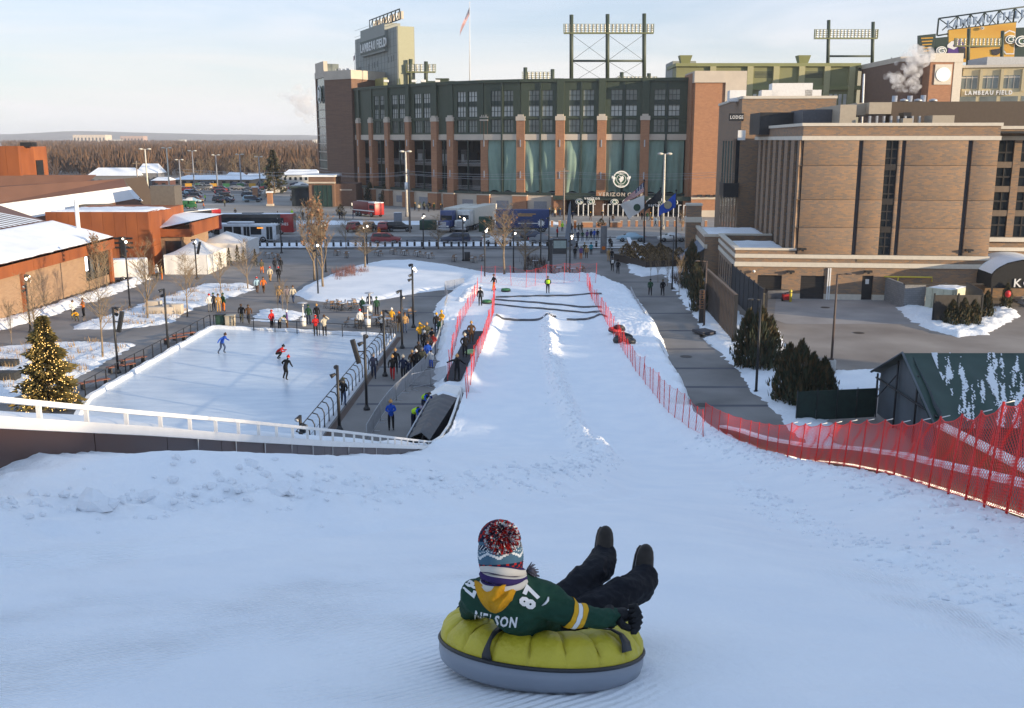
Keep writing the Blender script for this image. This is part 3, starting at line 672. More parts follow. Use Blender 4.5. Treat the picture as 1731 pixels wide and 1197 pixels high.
for k in range(9):
 q=0.185+k*0.085
 if 0.32<q<0.36 or 0.64<q<0.69:continue
 c=Mx@Vector((L*q+0.3,-0.5,3.0));m=MB();m.M=upright((c.x,c.y),(c.x+10,c.y-0.2),c.z)
 disc(m,0.62,18,0,0.08,0,1.35);disc(m,0.52,18,0.07,0.06,1,1.35);s_=wp(m,'gate_disc',[m_white,m_greenlogo],stad)
 c2=MB();c2.M=m.M
 pts=[(0.34*1.35*math.cos(a),0.34*math.sin(a),0.17) for a in np.linspace(0.6,6.0,14)]+[(0.34,0.0,0.17),(0.12,0.0,0.17)]
 c2.tube(pts,0.085,5);c2.build('disc_emblem',m_white,s_)
# left brick tower with round emblem on its side face
tA=(XT(553,240,268),268.0);tB=(XT(597,240,262),262.0);tz=ZT(118,262)
Mx,L=frame(tA,tB)
tower=thing('brick_tower','tall shaded brick stair tower at the left end of the stadium','tower',(tA[0],tA[1],0))
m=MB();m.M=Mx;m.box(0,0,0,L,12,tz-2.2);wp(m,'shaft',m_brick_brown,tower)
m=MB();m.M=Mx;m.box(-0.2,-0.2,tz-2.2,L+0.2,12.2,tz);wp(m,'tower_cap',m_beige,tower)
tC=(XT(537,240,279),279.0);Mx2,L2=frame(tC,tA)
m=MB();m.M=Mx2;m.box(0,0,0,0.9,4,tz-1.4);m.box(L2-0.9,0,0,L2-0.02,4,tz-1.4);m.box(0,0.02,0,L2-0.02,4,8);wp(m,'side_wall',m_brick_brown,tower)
m=MB();m.M=Mx2;m.box(0.9,0.25,8,L2-0.9,4,tz+2.0);wp(m,'glazed_strip',m_pane,tower)
m=MB();m.M=Mx2;m.box(-0.1,-0.1,tz-1.4,L2,0.24,tz+0.2);m.box(0.8,-0.05,tz,L2-0.8,1,tz+2.6)
for k in range(8):m.box(0.9,0.05,8.2+k*2.2,L2-0.9,0.22,8.4+k*2.2)
wp(m,'stone_trim',m_beige,tower)
m=MB();cc=Mx2@Vector((L2/2,-0.1,ZT(160,274)));m.M=upright((cc.x,cc.y),(cc.x+(tA[0]-tC[0]),cc.y+(tA[1]-tC[1])),cc.z)
disc(m,2.3,28,0,0.25,0,1.0);ring(m,1.95,2.3,28,0.2,0.12,1);m.prism([(-0.7,1.0),(-0.8,-1.0),(0.6,-0.9),(0.9,0.5),(0.1,1.2)][::-1],0.2,0.36,1)
wp(m,'round_emblem',[m_greenlogo,m_white],tower)
m=MB()
for k in range(5):m.box(tA[0]+1+k*1.1,270,tz,tA[0]+1.5+k*1.1,271,tz+0.9-0.12*(k%2))
wp(m,'roof_vent',m_steel,tower)
m=MB();Mx,L=frame((XT(597,240,266),266),PP_[10]);m.M=Mx
m.box(-0.5,2.5,0,L,6,ZT(152,262));m.box(-0.5,2.3,0,L,2.48,15,1);wp(m,'link_wall',[m_green_d,m_dark],stad)
# scoreboard wall standing on the stadium roof, seen from behind
sb=thing('scoreboard','tall grey-green back of a scoreboard with the stadium name, standing behind the roof at left','scoreboard',(-38,280,27.9))
sL=(XT(601,100,298),298.0);sR=(XT(672,100,262),262.0);Mx,L=frame(sL,sR);zt=ZT(44,262)
m_sb=M('scoreboard_cladding',(0.24,0.255,0.235),0.6,var=0.05,scale=0.2)
m=MB();m.M=Mx;m.box(0,0,27,L,4.6,zt);wp(m,'slab',m_sb,sb)
m=MB();m.M=Mx
for k in range(1,12):m.box(0,-0.04,27+k*1.75,L+0.05,0.0,27.06+k*1.75)
for k in range(1,14):m.box(L*k/14,-0.04,27,L*k/14+0.05,0,zt)
wp(m,'cladding_joint',M('joint_grey',(0.15,0.16,0.15),0.7),sb)
zsp=ZT(36,266);x0s,x1s=L*0.22,L*0.80
m=MB();m.M=Mx;m.box(x0s,-0.8,zt-5.4,x1s,3.5,zsp);wp(m,'name_panel',m_sb,sb)
p0=Mx@Vector((x0s+0.4,-0.9,0));p1=Mx@Vector((x1s,-0.9,0))
m=MB();m.M=Mx;m.box(x0s,-0.95,zt-4.9,x1s,-0.8,zt-1.5);wp(m,'name_board',M('board_green',(0.075,0.095,0.08),0.6),sb)
glyphs(sb,'LAMBEAU FIELD',3.1,Matrix.Translation(-sb.location)@upright(p0,p1,zt-4.3),m_white,0.35,'letter',0.02,1.7,width=0.88)
m=MB();m.M=Mx
for q in(0.04,0.07,0.10,0.13,0.33,0.42,0.47,0.54,0.80,0.86,0.91):m.box(L*q,-0.06,zt-9.4+q*1.2,L*q+0.7,0.05,zt-7.9+q*1.2)
wp(m,'vent_panel',M('joint_grey',(0.15,0.16,0.15),0.7),sb)
m=MB();m.M=Mx;xa,xb=L*0.30,L*0.99
for z in(zsp+0.1,zsp+2.6):m.tube([(xa,1,z),(xb,1,z)],0.16,5)
for k in range(9):
 a=xa+(xb-xa)*k/8;m.tube([(a,1,zsp),(a,1,zsp+2.7)],0.12,5)
 if k<8:m.tube([(a,1,zsp),(a+(xb-xa)/8,1,zsp+2.6)],0.09,4)
wp(m,'truss',m_green_d,sb)
for k in range(12):
 a=xa+(xb-xa)*(k+0.5)/12;m=MB();m.M=Mx;m.box(a-0.45,1.6,zsp+0.35,a+0.45,2.2,zsp+2.2);wp(m,'sign_letter_back',m_beige if k%3 else m_steel,sb)
m=MB();m.M=Mx;m.box(L+0.03,0.2,27,L+0.12,4.4,zt);wp(m,'end_panel',M('sunlit_end_cladding',(0.30,0.30,0.20),0.6,var=0.05),sb)  # warmer, brighter cladding colour stands in for sun on this end
m=MB();m.M=Mx
for k in range(4):m.tube([(L+1+(k%2)*2.5,0+(k//2)*4,25),(L-0.5+(k%2)*1.5,(k//2)*4,31)],0.2,5)
m.box(L*0.86,-3.4,25.5,L+3.4,4,27.3);m.box(L*0.82,-4,27.0,L+0.6,-3,31.2);m.box(L*0.3,-5,25.5,L*0.86,-2,29.2);wp(m,'support',m_green_l,sb)
# right wing of the stadium, sunlight and shade put into its panel colours
wA=(XT(1143,130,262),262.0);wB=(XT(1450,130,262),262.0);wC=(XT(1566,130,275),275.0);zt=ZT(107,262)
m_wing=M('sunlit_wing_green',(0.185,0.19,0.085),0.6,var=0.06,scale=0.2)
wing=thing('stadium_wing','long green panelled stadium wing with pale ribs behind the brown hotel','stadium wing',(wA[0],262,0))
m=MB();m.box(wA[0],262,0,wB[0],276,zt-0.8);m.box(wA[0]-0.05,268,0,wA[0]+6,280,zt+1.0,1);wp(m,'wall',[m_wing,m_sb],wing)
m=MB();m.box(wA[0]-0.3,261.2,zt-0.8,wB[0]+0.4,276.2,zt);m.box(wA[0]+8,261.3,ZT(152,262),wB[0]+3.0,262.3,ZT(145,262));wp(m,'eaves',m_green_l,wing)
m_rib=M('sunlit_rib_green',(0.34,0.32,0.17),0.6,var=0.05)
for px in(1205,1268,1312,1355,1398,1440):
 xx=XT(px,130,261.4);m=MB();m.box(xx-0.75,261.2,0,xx+0.75,262.02,zt-0.8);wp(m,'rib',m_rib,wing)
for px in(1290,1333,1376,1419):
 xx=XT(px,130,262);z0=ZT(131,262)
 m=MB()
 if px in(1290,1376):
  for k in range(5):m.box(xx-2.2,261.9,z0+k*0.32,xx+2.2,261.98,z0+k*0.32+0.16)
  wp(m,'louvre',m_green_d,wing)
 m=MB()
 for k in range(4):m.box(xx-2.3+k*1.2,261.9,ZT(178,262),xx-1.5+k*1.2,261.98,ZT(159,262))
 wp(m,'window',m_blind,wing)
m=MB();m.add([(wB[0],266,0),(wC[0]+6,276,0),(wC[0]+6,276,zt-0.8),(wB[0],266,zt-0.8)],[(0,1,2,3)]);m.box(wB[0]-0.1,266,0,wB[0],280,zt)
wp(m,'return_wall',m_green_d,wing)  # shaded return, its shade put into the darker green
m=MB()
for k in range(6):
 f_=k/5.0;xx=wB[0]+(wC[0]+6-wB[0])*f_;yy=265.5+10*f_;m.box(xx-0.35,yy-0.3,0,xx+0.35,yy+0.3,zt-0.4)
m.box(wB[0],264.5,zt-0.9,wC[0]+6,277,zt-0.3)
wp(m,'return_rib',m_green,wing)  # ribs darkened in colour to match the shaded return
for px,py in((1158,100),(1357,104)):
 c=D(px,py,264);m=MB();m.add([(c.x-1.0,263,zt-.2),(c.x+1.0,263,zt-.2),(c.x+1.0,265,zt-.2),(c.x-1.0,265,zt-.2),(c.x-1.6,262.4,zt+2),(c.x+1.6,262.4,zt+2),(c.x+1.6,265.6,zt+2),(c.x-1.6,265.6,zt+2)],[(0,1,5,4),(1,2,6,5),(2,3,7,6),(3,0,4,7),(4,5,6,7)])
 wp(m,'roof_hopper',m_green_l,wing)
# entrance block on the far right: brick clock tower, cream facade with the name
ent=thing('entrance_hall','sunlit cream entrance hall with brick clock tower at the far right','stadium entrance',(XT(1590,130,232),232,0))
ta=XT(1572,120,232);tb_=XT(1612,120,232);tc_=XT(1626,120,232);zc=ZT(90,232);zb=ZT(105,232)
m=MB();m.box(ta,232,0,tb_,244,zb);wp(m,'tower',m_brick_red,ent)
m=MB();m.box(ta-0.2,231.8,zb,tc_,244,zc);m.box(tb_,231.9,0,tc_+0.01,244,zb+0.01);wp(m,'tower_stone',m_bandstone,ent)
m=MB();m.box(ta-5.2,236,0,ta-0.02,262,zb+0.4);wp(m,'tower_flank',m_brick_brown,ent)  # shade of this tower side put into the browner brick
m=MB();m.box(ta-5.3,236,zb+0.4,ta,262,zc-0.4);wp(m,'flank_cap',m_beige,ent)
m=MB();c=D(1594,126,231.9);m.box(c.x-1.9,231.75,c.z-2.2,c.x+1.9,232.02,c.z+2.2);wp(m,'clock_panel',m_bandstone,ent)
m=MB();m.M=upright((c.x,231.72),(c.x+1,231.72),c.z);disc(m,1.55,28,0,0.12,0,1.05);wp(m,'clock_face',M('clock_white',(0.95,0.93,0.88),0.35,var=0),ent)
fa=XT(1626,150,234);fb=XT(1800,150,229);Mx,L=frame((fa,234.0),(fb,229.0));zf=ZT(110,233)
m=MB();m.M=Mx;m.box(0,0,0,L,8,zf);wp(m,'facade',M('cream_wall',(0.55,0.46,0.28),0.8,var=0.04),ent)
m=MB();m.M=Mx;m.box(-1.2,-0.5,zf-0.55,L,8,zf);wp(m,'roof_edge',m_bandstone,ent)
for px in(1640,1675,1711,1746):
 s0,_=plane_hit(px-1,130,(fa,234.0),(Mx[0][0],Mx[1][0]));m=MB();m.M=Mx
 za,zb2=ZT(150,233),ZT(115,233)
 m.box(s0-1.75,-0.04,za,s0+1.75,0.02,ZT(128,233));w=wp(m,'window',m_pane,ent)
 m=MB();m.M=Mx
 for k in range(4):m.box(s0-1.75+k*1.15,-0.14,za,s0-1.69+k*1.15,-0.04,ZT(128,233))
 m.box(s0-1.75,-0.1,ZT(132,233),s0+1.75,-0.05,ZT(130,233));m.build('window_frame',m_bandstone,w)
 m=MB();m.M=Mx;m.box(s0+2.1,-0.45,za-0.6,s0+2.75,0.0,zb2-0.3);wp(m,'pilaster',M('cream_wall',(0.55,0.46,0.28),0.8,var=0.04),ent)
 m=MB();m.M=Mx;m.box(s0-1.75,-0.06,15,s0+1.75,0.02,ZT(163,233));wp(m,'lower_window',m_pane,ent)
s0,zl=plane_hit(1630,160.5,(fa,234.0),(Mx[0][0],Mx[1][0]));p0=Mx@Vector((s0,-0.35,0));p1=Mx@Vector((s0+9,-0.35,0))
glyphs(ent,'LAMBEAU FIELD',1.25,Matrix.Translation(-ent.location)@upright(p0,p1,zl),M('letter_white',(0.85,0.83,0.8),0.4,var=0),0.4,'letter',0.035,2.0,width=0.86)
m=MB();xx=XT(1669,100,236);m.box(xx,236,zf,XT(1731,100,236)+8,246,ZT(96,236));wp(m,'plant_room',M('plant_grey',(0.42,0.43,0.45),0.7),ent)
# big video board
vb=thing('video_board','large video board with an orange picture and open truss, top right corner','video board',(XT(1660,60,300),300,30))
def vh(px,py):return D(px,py,300-(px-1600)*0.02)
def quadbox(m,pts,d=1.0,mi=0):
 a=[vh(*p) for p in pts];b=[v+Vector((0,d,0)) for v in a]
 m.add(a+b,[(0,1,2,3),(7,6,5,4),(0,4,5,1),(1,5,6,2),(2,6,7,3),(3,7,4,0)],mi,False)
mm=[M('video_orange',(0.60,0.30,0.03),0.5,col2=(0.70,0.42,0.06),scale=0.12,stretch=(0.5,1,2)),M('board_dark_green',(0.022,0.045,0.035),0.6,var=0.05)]
m=MB();quadbox(m,[(1603,105),(1714,105),(1718,38),(1604,51)]);wp(m,'screen',mm[0],vb)
m=MB();quadbox(m,[(1581,110),(1603.0,110),(1604,62),(1582,64)]);wp(m,'side_panel',mm[1],vb);m=MB();quadbox(m,[(1714,110),(1760,110),(1760,45),(1718.2,47)]);wp(m,'side_panel',mm[1],vb)
m=MB();quadbox(m,[(1553,92),(1581,90),(1582,57),(1553,60)]);wp(m,'honours_board',mm[1],vb)
m=MB()
for k in range(5):quadbox(m,[(1557+k,66+k*5.4),(1577-k,65+k*5.4),(1577-k,63+k*5.4),(1557+k,64+k*5.4)],-0.12)
wp(m,'honours_line',m_gold,vb)
# picture on the screen: dark helmets facing each other, flat print
def pr(m,pts,mi):
 m.add([vh(*p)-Vector((0,0.12+0.03*mi,0)) for p in pts],[tuple(range(len(pts)))],mi,False)
m=MB()
pr(m,[(1601,92),(1604,75),(1613,68),(1622,66),(1628,72),(1632,82),(1632,99),(1618,97),(1601,94)],0)
pr(m,[(1601,76),(1608,70),(1615,69),(1610,78),(1618,80),(1612,84),(1601,80)],1)
pr(m,[(1619,78),(1632,82),(1632,100),(1622,96)],2)
pr(m,[(1690,70),(1696,56),(1706,51),(1716,54),(1714,92),(1700,92),(1693,84)],1);pr(m,[(1692,70),(1698,58),(1706,53),(1715,56),(1713,90),(1701,90),(1695,82)],3)
pr(m,[(1675,84),(1690,82),(1690,90),(1684,94),(1676,92)],2);pr(m,[(1677,85),(1688,84),(1687,89),(1683,91),(1678,90)],1)
pr(m,[(1640,79),(1660,78),(1690,77),(1690,78.5),(1641,81)],2)
wp(m,'screen_picture',[M('print_purple',(0.09,0.035,0.22),0.5,var=0),m_white,M('print_black',(0.03,0.025,0.03),0.5,var=0),m_gold],vb)
for px,py,r in((1590,86,1.2),(1707,67,1.2),(1726,70,1.5),(1659,48,0.45)):
 c=vh(px,py)-Vector((0,0.5,0));m=MB();m.M=upright((c.x,c.y),(c.x+1,c.y),c.z);disc(m,r,20,0,0.1,0,1.3);disc(m,r*0.82,20,0.1,0.06,1,1.3)
 em=wp(m,'oval_emblem',[m_white,m_greenlogo],vb);m2=MB();m2.M=m.M
 m2.tube([(0.55*r*1.3*math.cos(a),0.55*r*math.sin(a),0.2) for a in np.linspace(0.65,6.0,16)]+[(0.62*r,0,0.2),(0.15*r,0,0.2)],0.15*r,5);m2.build('emblem_stroke',m_white,em)
m=MB()
def vb_tube(a,b,r=0.22):m.tube([vh(*a)+Vector((0,.5,0)),vh(*b)+Vector((0,.5,0))],r,5)
vb_tube((1588,31),(1770,6));vb_tube((1586,60),(1604,57));vb_tube((1604,51),(1720,37))
tops=[(1588,31),(1620,27),(1642,24),(1666,20.5),(1691,17),(1717,13.5),(1745,9.5)]
for i_,(x_,y_) in enumerate(tops):
 by=60 if x_<1600 else 51-(x_-1604)*0.115
 vb_tube((x_,y_),(x_-3 if i_ else 1585,by),0.26)
 if i_<6:vb_tube((x_,y_),(tops[i_+1][0]-6,51-(tops[i_+1][0]-1604)*0.115),0.16);vb_tube((tops[i_+1][0],tops[i_+1][1]),(x_+6,(by if x_>1600 else 51)),0.16)
wp(m,'truss',m_green_d,vb)
m_bluew=M('letter_steel_blue',(0.17,0.24,0.35),0.5,var=0)
for ch,px in zip('LAMBEAU FIELD',[1599,1610,1621,1633,1643,1654,1666,0,1684,1694,1703,1714,1724]):
 if ch==' ':continue
 c=vh(px,47.5-(px-1599)*0.146);
 glyphs(vb,ch,2.7,Matrix.Translation(-vb.location)@upright((c.x,c.y-0.6),(c.x+1,c.y-0.6),c.z),m_bluew,0.5,'letter',0.05,width=0.75)
# floodlight masts
def floodlight(name,label,legs,x0,x1,yt,yb,Y,base,cross=None,rows=4,top=None,group=None):
 a=D(x0,yb,Y);b=D(x1,yt,Y);z0,z1=a.z,b.z
 t=thing(name,label,'floodlight',(a.x,Y,ZT(base,Y)),0,group)
 for lx,ly in legs:
  p=D(lx,ly,Y);q=D(lx-(1.5 if lx>1400 else 0),base,Y);m=MB();m.tube([(q.x,Y,q.z-1),(p.x,Y,p.z)],0.5,8);wp(m,'mast',m_green,t)
 if cross:
  m=MB();ys_=[D(cx_,cross,Y) for cx_,_ in(legs[0],legs[-1])];m.tube([ys_[0],ys_[1]],0.3,6)
  if len(legs)==3:
   for(l0,_),(l1,_) in((legs[0],legs[1]),(legs[1],legs[2])):
    for u0,u1 in((yb+3,cross),(cross,yb+3),(cross,base),(base,cross)):m.tube([D(l0,u0,Y),D(l1,u1,Y)],0.045,4)
  wp(m,'cross_bracing',m_green,t)
 m=MB()
 for k in range(rows+1):
  z=z0+(z1-z0)*k/rows;m.box(a.x,Y-0.35,z-0.05,b.x,Y-0.25,z+0.05)
 m.box(a.x,Y-0.6,z0-0.3,b.x,Y+0.8,z0-0.1);m.box(a.x-0.1,Y-0.35,z0,a.x,Y+0.5,z1+0.1);m.box(b.x,Y-0.35,z0,b.x+0.1,Y+0.5,z1+0.1)
 wp(m,'lamp_frame',m_green_l,t)
 m=MB();n=int((b.x-a.x)/0.95)
 for i_ in range(n):
  for k in range(rows):
   x=a.x+(b.x-a.x)*(i_+0.5)/n;z=z0+(z1-z0)*(k+0.5)/rows
   m.lathe([(0.05,-0.2),(0.36,0.1),(0.36,0.16)],7) if False else None
   m.ball((x,Y-0.1,z),(0.33,0.3,0.28),6)
 wp(m,'lamp_bank',M('lamp_reflector',(0.62,0.60,0.56),0.35,0.3,var=0.35,scale=1.5),t,kind='stuff')
floodlight('floodlight_mast','three-legged floodlight mast rising behind the middle of the stadium roof',[(966,25),(1027,24),(1089,23)],953,1105,41,55,262,140,103)
floodlight('floodlight_mast','two-legged floodlight mast beside the video board',[(1401,34),(1476,37)],1377,1484,50,64,290,116,95)
floodlight('floodlight_bank','low floodlight bank beside the grey-green scoreboard',[(694,100),(720,104)],687,736,109,121,262,146)
floodlight('floodlight_bank','white floodlight bank just above the roof, left of the tall mast',[(888,114),(934,117)],883,936,122,134,262,146)
floodlight('floodlight_bank','white floodlight bank just above the roof, under the tall mast',[(1051,122),(1097,124)],1045,1110,130,138,262,146)
floodlight('floodlight_bank','floodlight bank standing in front of the video board',[(1638,48),(1695,52)],1614,1692,65,77,282,108)
# little things on the roof
for px,w in((748,1.6),(941,1.6)):
 c=D(px,138,246);m=MB();z0,z1=ZT(146,246),ZT(133,246)
 m.add([(c.x-w*.6,245,z0),(c.x+w*.6,245,z0),(c.x+w*.6,247,z0),(c.x-w*.6,247,z0),(c.x-w,244.5,z1),(c.x+w,244.5,z1),(c.x+w,247.5,z1),(c.x-w,247.5,z1)],[(0,1,5,4),(1,2,6,5),(2,3,7,6),(3,0,4,7),(4,5,6,7)])
 wp(m,'roof_hopper',m_green,stad)
m=MB()
for px in(653,700,716,740,808,853,870,985,1020,1064):
 c=D(px,141,235);m.box(c.x-0.5,234.5,28.75,c.x+0.5,235.5,29.25)
wp(m,'roof_vent',m_white,stad,kind='stuff')
m=MB();m.box(XT(712,141,243),242,28,XT(770,141,243),244,29.4);wp(m,'roof_parapet',m_green,stad)
# the brown brick hotel on the right
HO=Vector((28.85,101.0,0));HR=-math.atan2(0.0995,0.995)
HT=Vector((math.cos(HR),math.sin(HR),0));HN=Vector((-math.sin(HR),math.cos(HR),0))
hotel=thing('hotel','large brown brick hotel with pale stone bands and dark window strips beside the service yard','hotel',HO,HR)
def hp(px,py,y=0.0):
 o=HO+HN*y;return plane_hit(px,py,o,HT)
def hpart(name,fn,mat,parent=None,kind=None,label=None):
 m=MB();fn(m);o=m.build(name,mat,parent or hotel)
 if kind:o['kind']=kind
 if label:o['label']=label
 return o
m_joint=M('dark_channel',(0.035,0.035,0.042),0.6)
m_mull=M('bronze_frame',(0.026,0.021,0.018),0.5)
Ztop=hp(1345,208)[1];Zb1,Zb0=hp(1345,230)[1],hp(1345,237)[1]
xc=[hp(px,240)[0] for px in(1353,1359,1453,1459.5,1499,1519.5,1526,1532,1638,1645,1690)]
WH=xc[-1]
Z5,Z4=hp(1345,430)[1],hp(1345,436.5)[1];Z3,Z2=hp(1345,443.5)[1],hp(1345,451)[1]
zj=[Zb0,hp(1400,280)[1],hp(1400,338)[1],hp(1400,385)[1],Z5]
# core and left side
hpart('core',lambda m:m.box(0.35,0.35,0,WH-0.1,33.8,Ztop-0.6),m_joint)
cols=[(0.0,xc[0]),(xc[1],xc[2]),(xc[3],xc[4]),(xc[5],xc[6]),(xc[7],xc[8]),(xc[9],WH)]
me_cache={}
for a,b in cols:
 for k in range(4):
  hpart('wall_panel',lambda m:m.rbox(a+(0.0 if a==0 else 0.02),0.0,zj[k+1]+0.035,b-0.02,0.5,zj[k]-0.0,0.015),m_brick_hotel)
for a,b in((xc[0],xc[1]),(xc[2],xc[3]),(xc[6],xc[7]),(xc[8],xc[9])):
 hpart('channel',lambda m:(m.box(a,0.2,Z2,b,0.34,Zb0)),m_joint)
# tall window strip
w=hpart('window_strip',lambda m:m.box(xc[4],0.2,Z5-0.1,xc[5],0.32,Zb0),m_glass)
hpart('window_frame',lambda m:[m.box(xc[4],0.12,z-0.06,xc[5],0.2,z+0.06) for z in np.linspace(Z5,Zb0,14)]+[m.box((xc[4]+xc[5])/2-0.04,0.13,Z5,(xc[4]+xc[5])/2+0.04,0.19,Zb0)],m_mull,w)
for z in zj[1:4]:hpart('floor_panel',lambda m:m.box(xc[4]+0.02,0.06,z-0.45,xc[5]-0.02,0.15,z+0.15),m_mull)
# parapet and bands
hpart('parapet',lambda m:m.box(0,0.0,Zb1,WH,0.6,Ztop-0.3),m_brick_hotel)
hpart('parapet',lambda m:m.box(0,0.601,Zb1,0.6,34,Ztop-0.3),m_brick_hotel)
hpart('coping',lambda m:m.box(-0.15,-0.15,Ztop-0.3,WH+0.15,0.75,Ztop),m_bandstone)
hpart('coping',lambda m:m.box(-0.15,0.752,Ztop-0.3,0.75,34.1,Ztop),m_bandstone)
hpart('stone_band',lambda m:m.box(-0.1,-0.1,Zb0,WH+0.1,0.4,Zb1),m_bandstone)
hpart('stone_band',lambda m:m.box(-0.1,0.402,Zb0,0.4,34.05,Zb1),m_bandstone)
hpart('roof',lambda m:m.box(0.6,0.6,Ztop-1.0,WH+22,34,Ztop-0.8),m_black)
# left side: piers between window strips
for k in range(8):
 y0=2.4+k*4.05
 hpart('side_pier',lambda m:m.box(0.0,0.52 if k==0 else y0-1.9,4.0,0.45,y0+0.1,Zb0),m_brick_hotel)
 if k<8:
  w=hpart('side_window',lambda m:m.box(0.25,y0+0.1,4.0,0.34,y0+2.15,Zb0),m_glass)
  hpart('window_frame',lambda m:[m.box(0.17,y0+0.1,z-0.07,0.25,y0+2.15,z+0.07) for z in np.linspace(4.3,Zb0-0.3,13)]+[m.box(0.12,y0+0.75,4.0,0.25,y0+1.1,Zb0)],m_mull,w)
# plinth storey, two bands, doors
xl=hp(1243,440)[0]
zl=hp(1300,419.5)[1]
for a,b,n in((Z5,Z4,'stone_band'),(Z3,Z2,'stone_band')):
 hpart(n,lambda m:m.box(xl-0.08,-0.14,b,WH+0.1,0.3,a),m_bandstone)
 hpart(n,lambda m:m.box(xl-0.1,0.302,b,xl+0.3,16.2,a),m_bandstone)
def opening(px0,px1,py0):return hp(px0,py0)[0],hp(px1,py0)[0],hp(px0,py0)[1]
d1=opening(1281,1322,465);d2=opening(1354,1395,466);d3=opening(1458,1477,466)
hpart('low_wall',lambda m:m.box(xl,0.0,Z3-0.01,WH,0.5,Z4-0.0),m_brick_hotel)
edges=[xl,d1[0],d1[1],d2[0],d2[1],d3[0],d3[1],WH]
for i in(0,2,4,6):hpart('low_wall',lambda m:m.box(edges[i],0.0,0.55,edges[i+1],0.5,Z2),m_brick_hotel)
for dd in(d1,d2,d3):hpart('low_wall',lambda m:m.box(dd[0],0.001,dd[2],dd[1],0.5,Z2-0.001),m_brick_hotel)
hpart('white_base',lambda m:m.box(d2[1],-0.06,0,d3[0],0.4,0.56),m_bandstone)
hpart('white_base',lambda m:m.box(d3[1],-0.06,0,WH,0.4,0.56),m_bandstone)
hpart('white_base',lambda m:m.box(xl,-0.06,0,d1[0],0.4,0.56),m_beige)
hpart('white_base',lambda m:m.box(d1[1],-0.06,0,d2[0],0.4,0.56),m_beige)
m_door=M('dark_door',(0.022,0.02,0.02),0.45)
for dd,n in((d1,'loading_door'),(d2,'loading_door'),(d3,'door')):
 o=hpart(n,lambda m:m.box(dd[0],0.3,0,dd[1],0.4,dd[2]),m_door)
 hpart('door_rib' if n!='door' else 'notice',lambda m:[m.box(dd[0],0.27,z,dd[1],0.3,z+0.04) for z in np.arange(0.3,dd[2],0.45)] if n!='door' else m.box(dd[0]+0.4,0.27,1.6,dd[0]+0.75,0.3,2.1),m_mull if n!='door' else m_white,o)
hpart('vent',lambda m:m.box(*[hp(1448,442)[0],-0.06,hp(1448,442)[1],hp(1467,436)[0],0.0,hp(1467,436)[1]]),M('vent_brown',(0.22,0.15,0.08),0.7))
for px,py in((1356,421),(1637,423),(1336,459),(1467,459)):
 x,z=hp(px,py);hpart('wall_lamp',lambda m:(m.box(x-0.35,-0.5,z-0.05,x+0.35,0,z+0.12),m.box(x-0.1,-0.45,z-0.2,x+0.1,-0.2,z-0.05)),m_black)
for px in(1400.5,1404):
 x,z=hp(px,453);hpart('downpipe',lambda m:m.box(x-0.06,-0.16,0,x+0.06,0,z),m_white)
m_yel=M('yellow_pipe',(0.62,0.50,0.05),0.5,var=0.05)
gx0,gz=hp(1493,467);gx1,_=hp(1574,467);gxm,_=hp(1517,467)
hpart('gas_pipe',lambda m:(m.tube([(gx0,-0.35,gz),(gx1,-0.35,gz),(gx1,-0.35,2.0)],0.08,6)),m_yel)
hpart('gas_pipe',lambda m:(m.tube([(gxm,-0.35,gz),(gxm-0.15,-0.35,0.3),(gxm-0.7,-0.35,0.3)],0.06,6)),m_yel)
hpart('hose_reel',lambda m:m.ball((hp(1505,495)[0],-0.3,1.0),(0.35,0.2,0.4),8),M('red_paint',(0.45,0.02,0.02),0.4))
for k in(0,1):hpart('security_camera',lambda m:m.ball((xl+(1.9 if k==0 else 26),-0.25,Z2-0.5),0.16,6),m_white)
# low wing on the left with snow on its roof
hpart('wing_wall',lambda m:m.box(xl,0.5,0,xl+0.4,16,Z2),m_brick_hotel)
hpart('wing_wall',lambda m:m.box(xl+0.0,0.302,Z3,xl+0.4,16,zl-0.2),m_brick_hotel)
hpart('wing_wall',lambda m:m.box(xl,0.02,Z5,0.0,0.3,zl-0.2),m_brick_hotel)
hpart('coping',lambda m:m.box(xl-0.12,-0.1,zl-0.2,0,0.45,zl),m_bandstone)
hpart('coping',lambda m:m.box(xl-0.12,0.452,zl-0.2,xl+0.45,16.2,zl),m_bandstone)
hpart('coping',lambda m:m.box(xl+0.452,15.7,zl-0.2,-0.02,16.2,zl),m_bandstone)
hpart('wing_back_wall',lambda m:m.box(xl+0.4,15.8,0,-0.02,16.15,zl-0.2),m_brick_hotel)
def roofsnow(m,x0,y0,x1,y1,z,h=0.12):
 nx,ny=26,40;vs=[]
 for j in range(ny+1):
  for i in range(nx+1):
   x=x0+(x1-x0)*i/nx;y=y0+(y1-y0)*j/ny;e=min(i,nx-i,j,ny-j)
   vs.append((x,y,z+h*min(1,e/2)+0.10*mnoise.noise((x*0.5,y*0.5,z))+0.06*mnoise.noise((x*2,y*2,z))))
 m.add(vs,[(j*(nx+1)+i,j*(nx+1)+i+1,(j+1)*(nx+1)+i+1,(j+1)*(nx+1)+i) for j in range(ny) for i in range(nx)],0,True)
hpart('roof_snow',lambda m:roofsnow(m,xl+0.45,0.4,-0.05,14.5,zl-0.75),m_snow_roof)
for k in range(7):hpart('side_window',lambda m:m.box(xl-0.03,1.2+k*2.1,0.6,xl+0.02,2.0+k*2.1,Z2-0.5),m_glass)
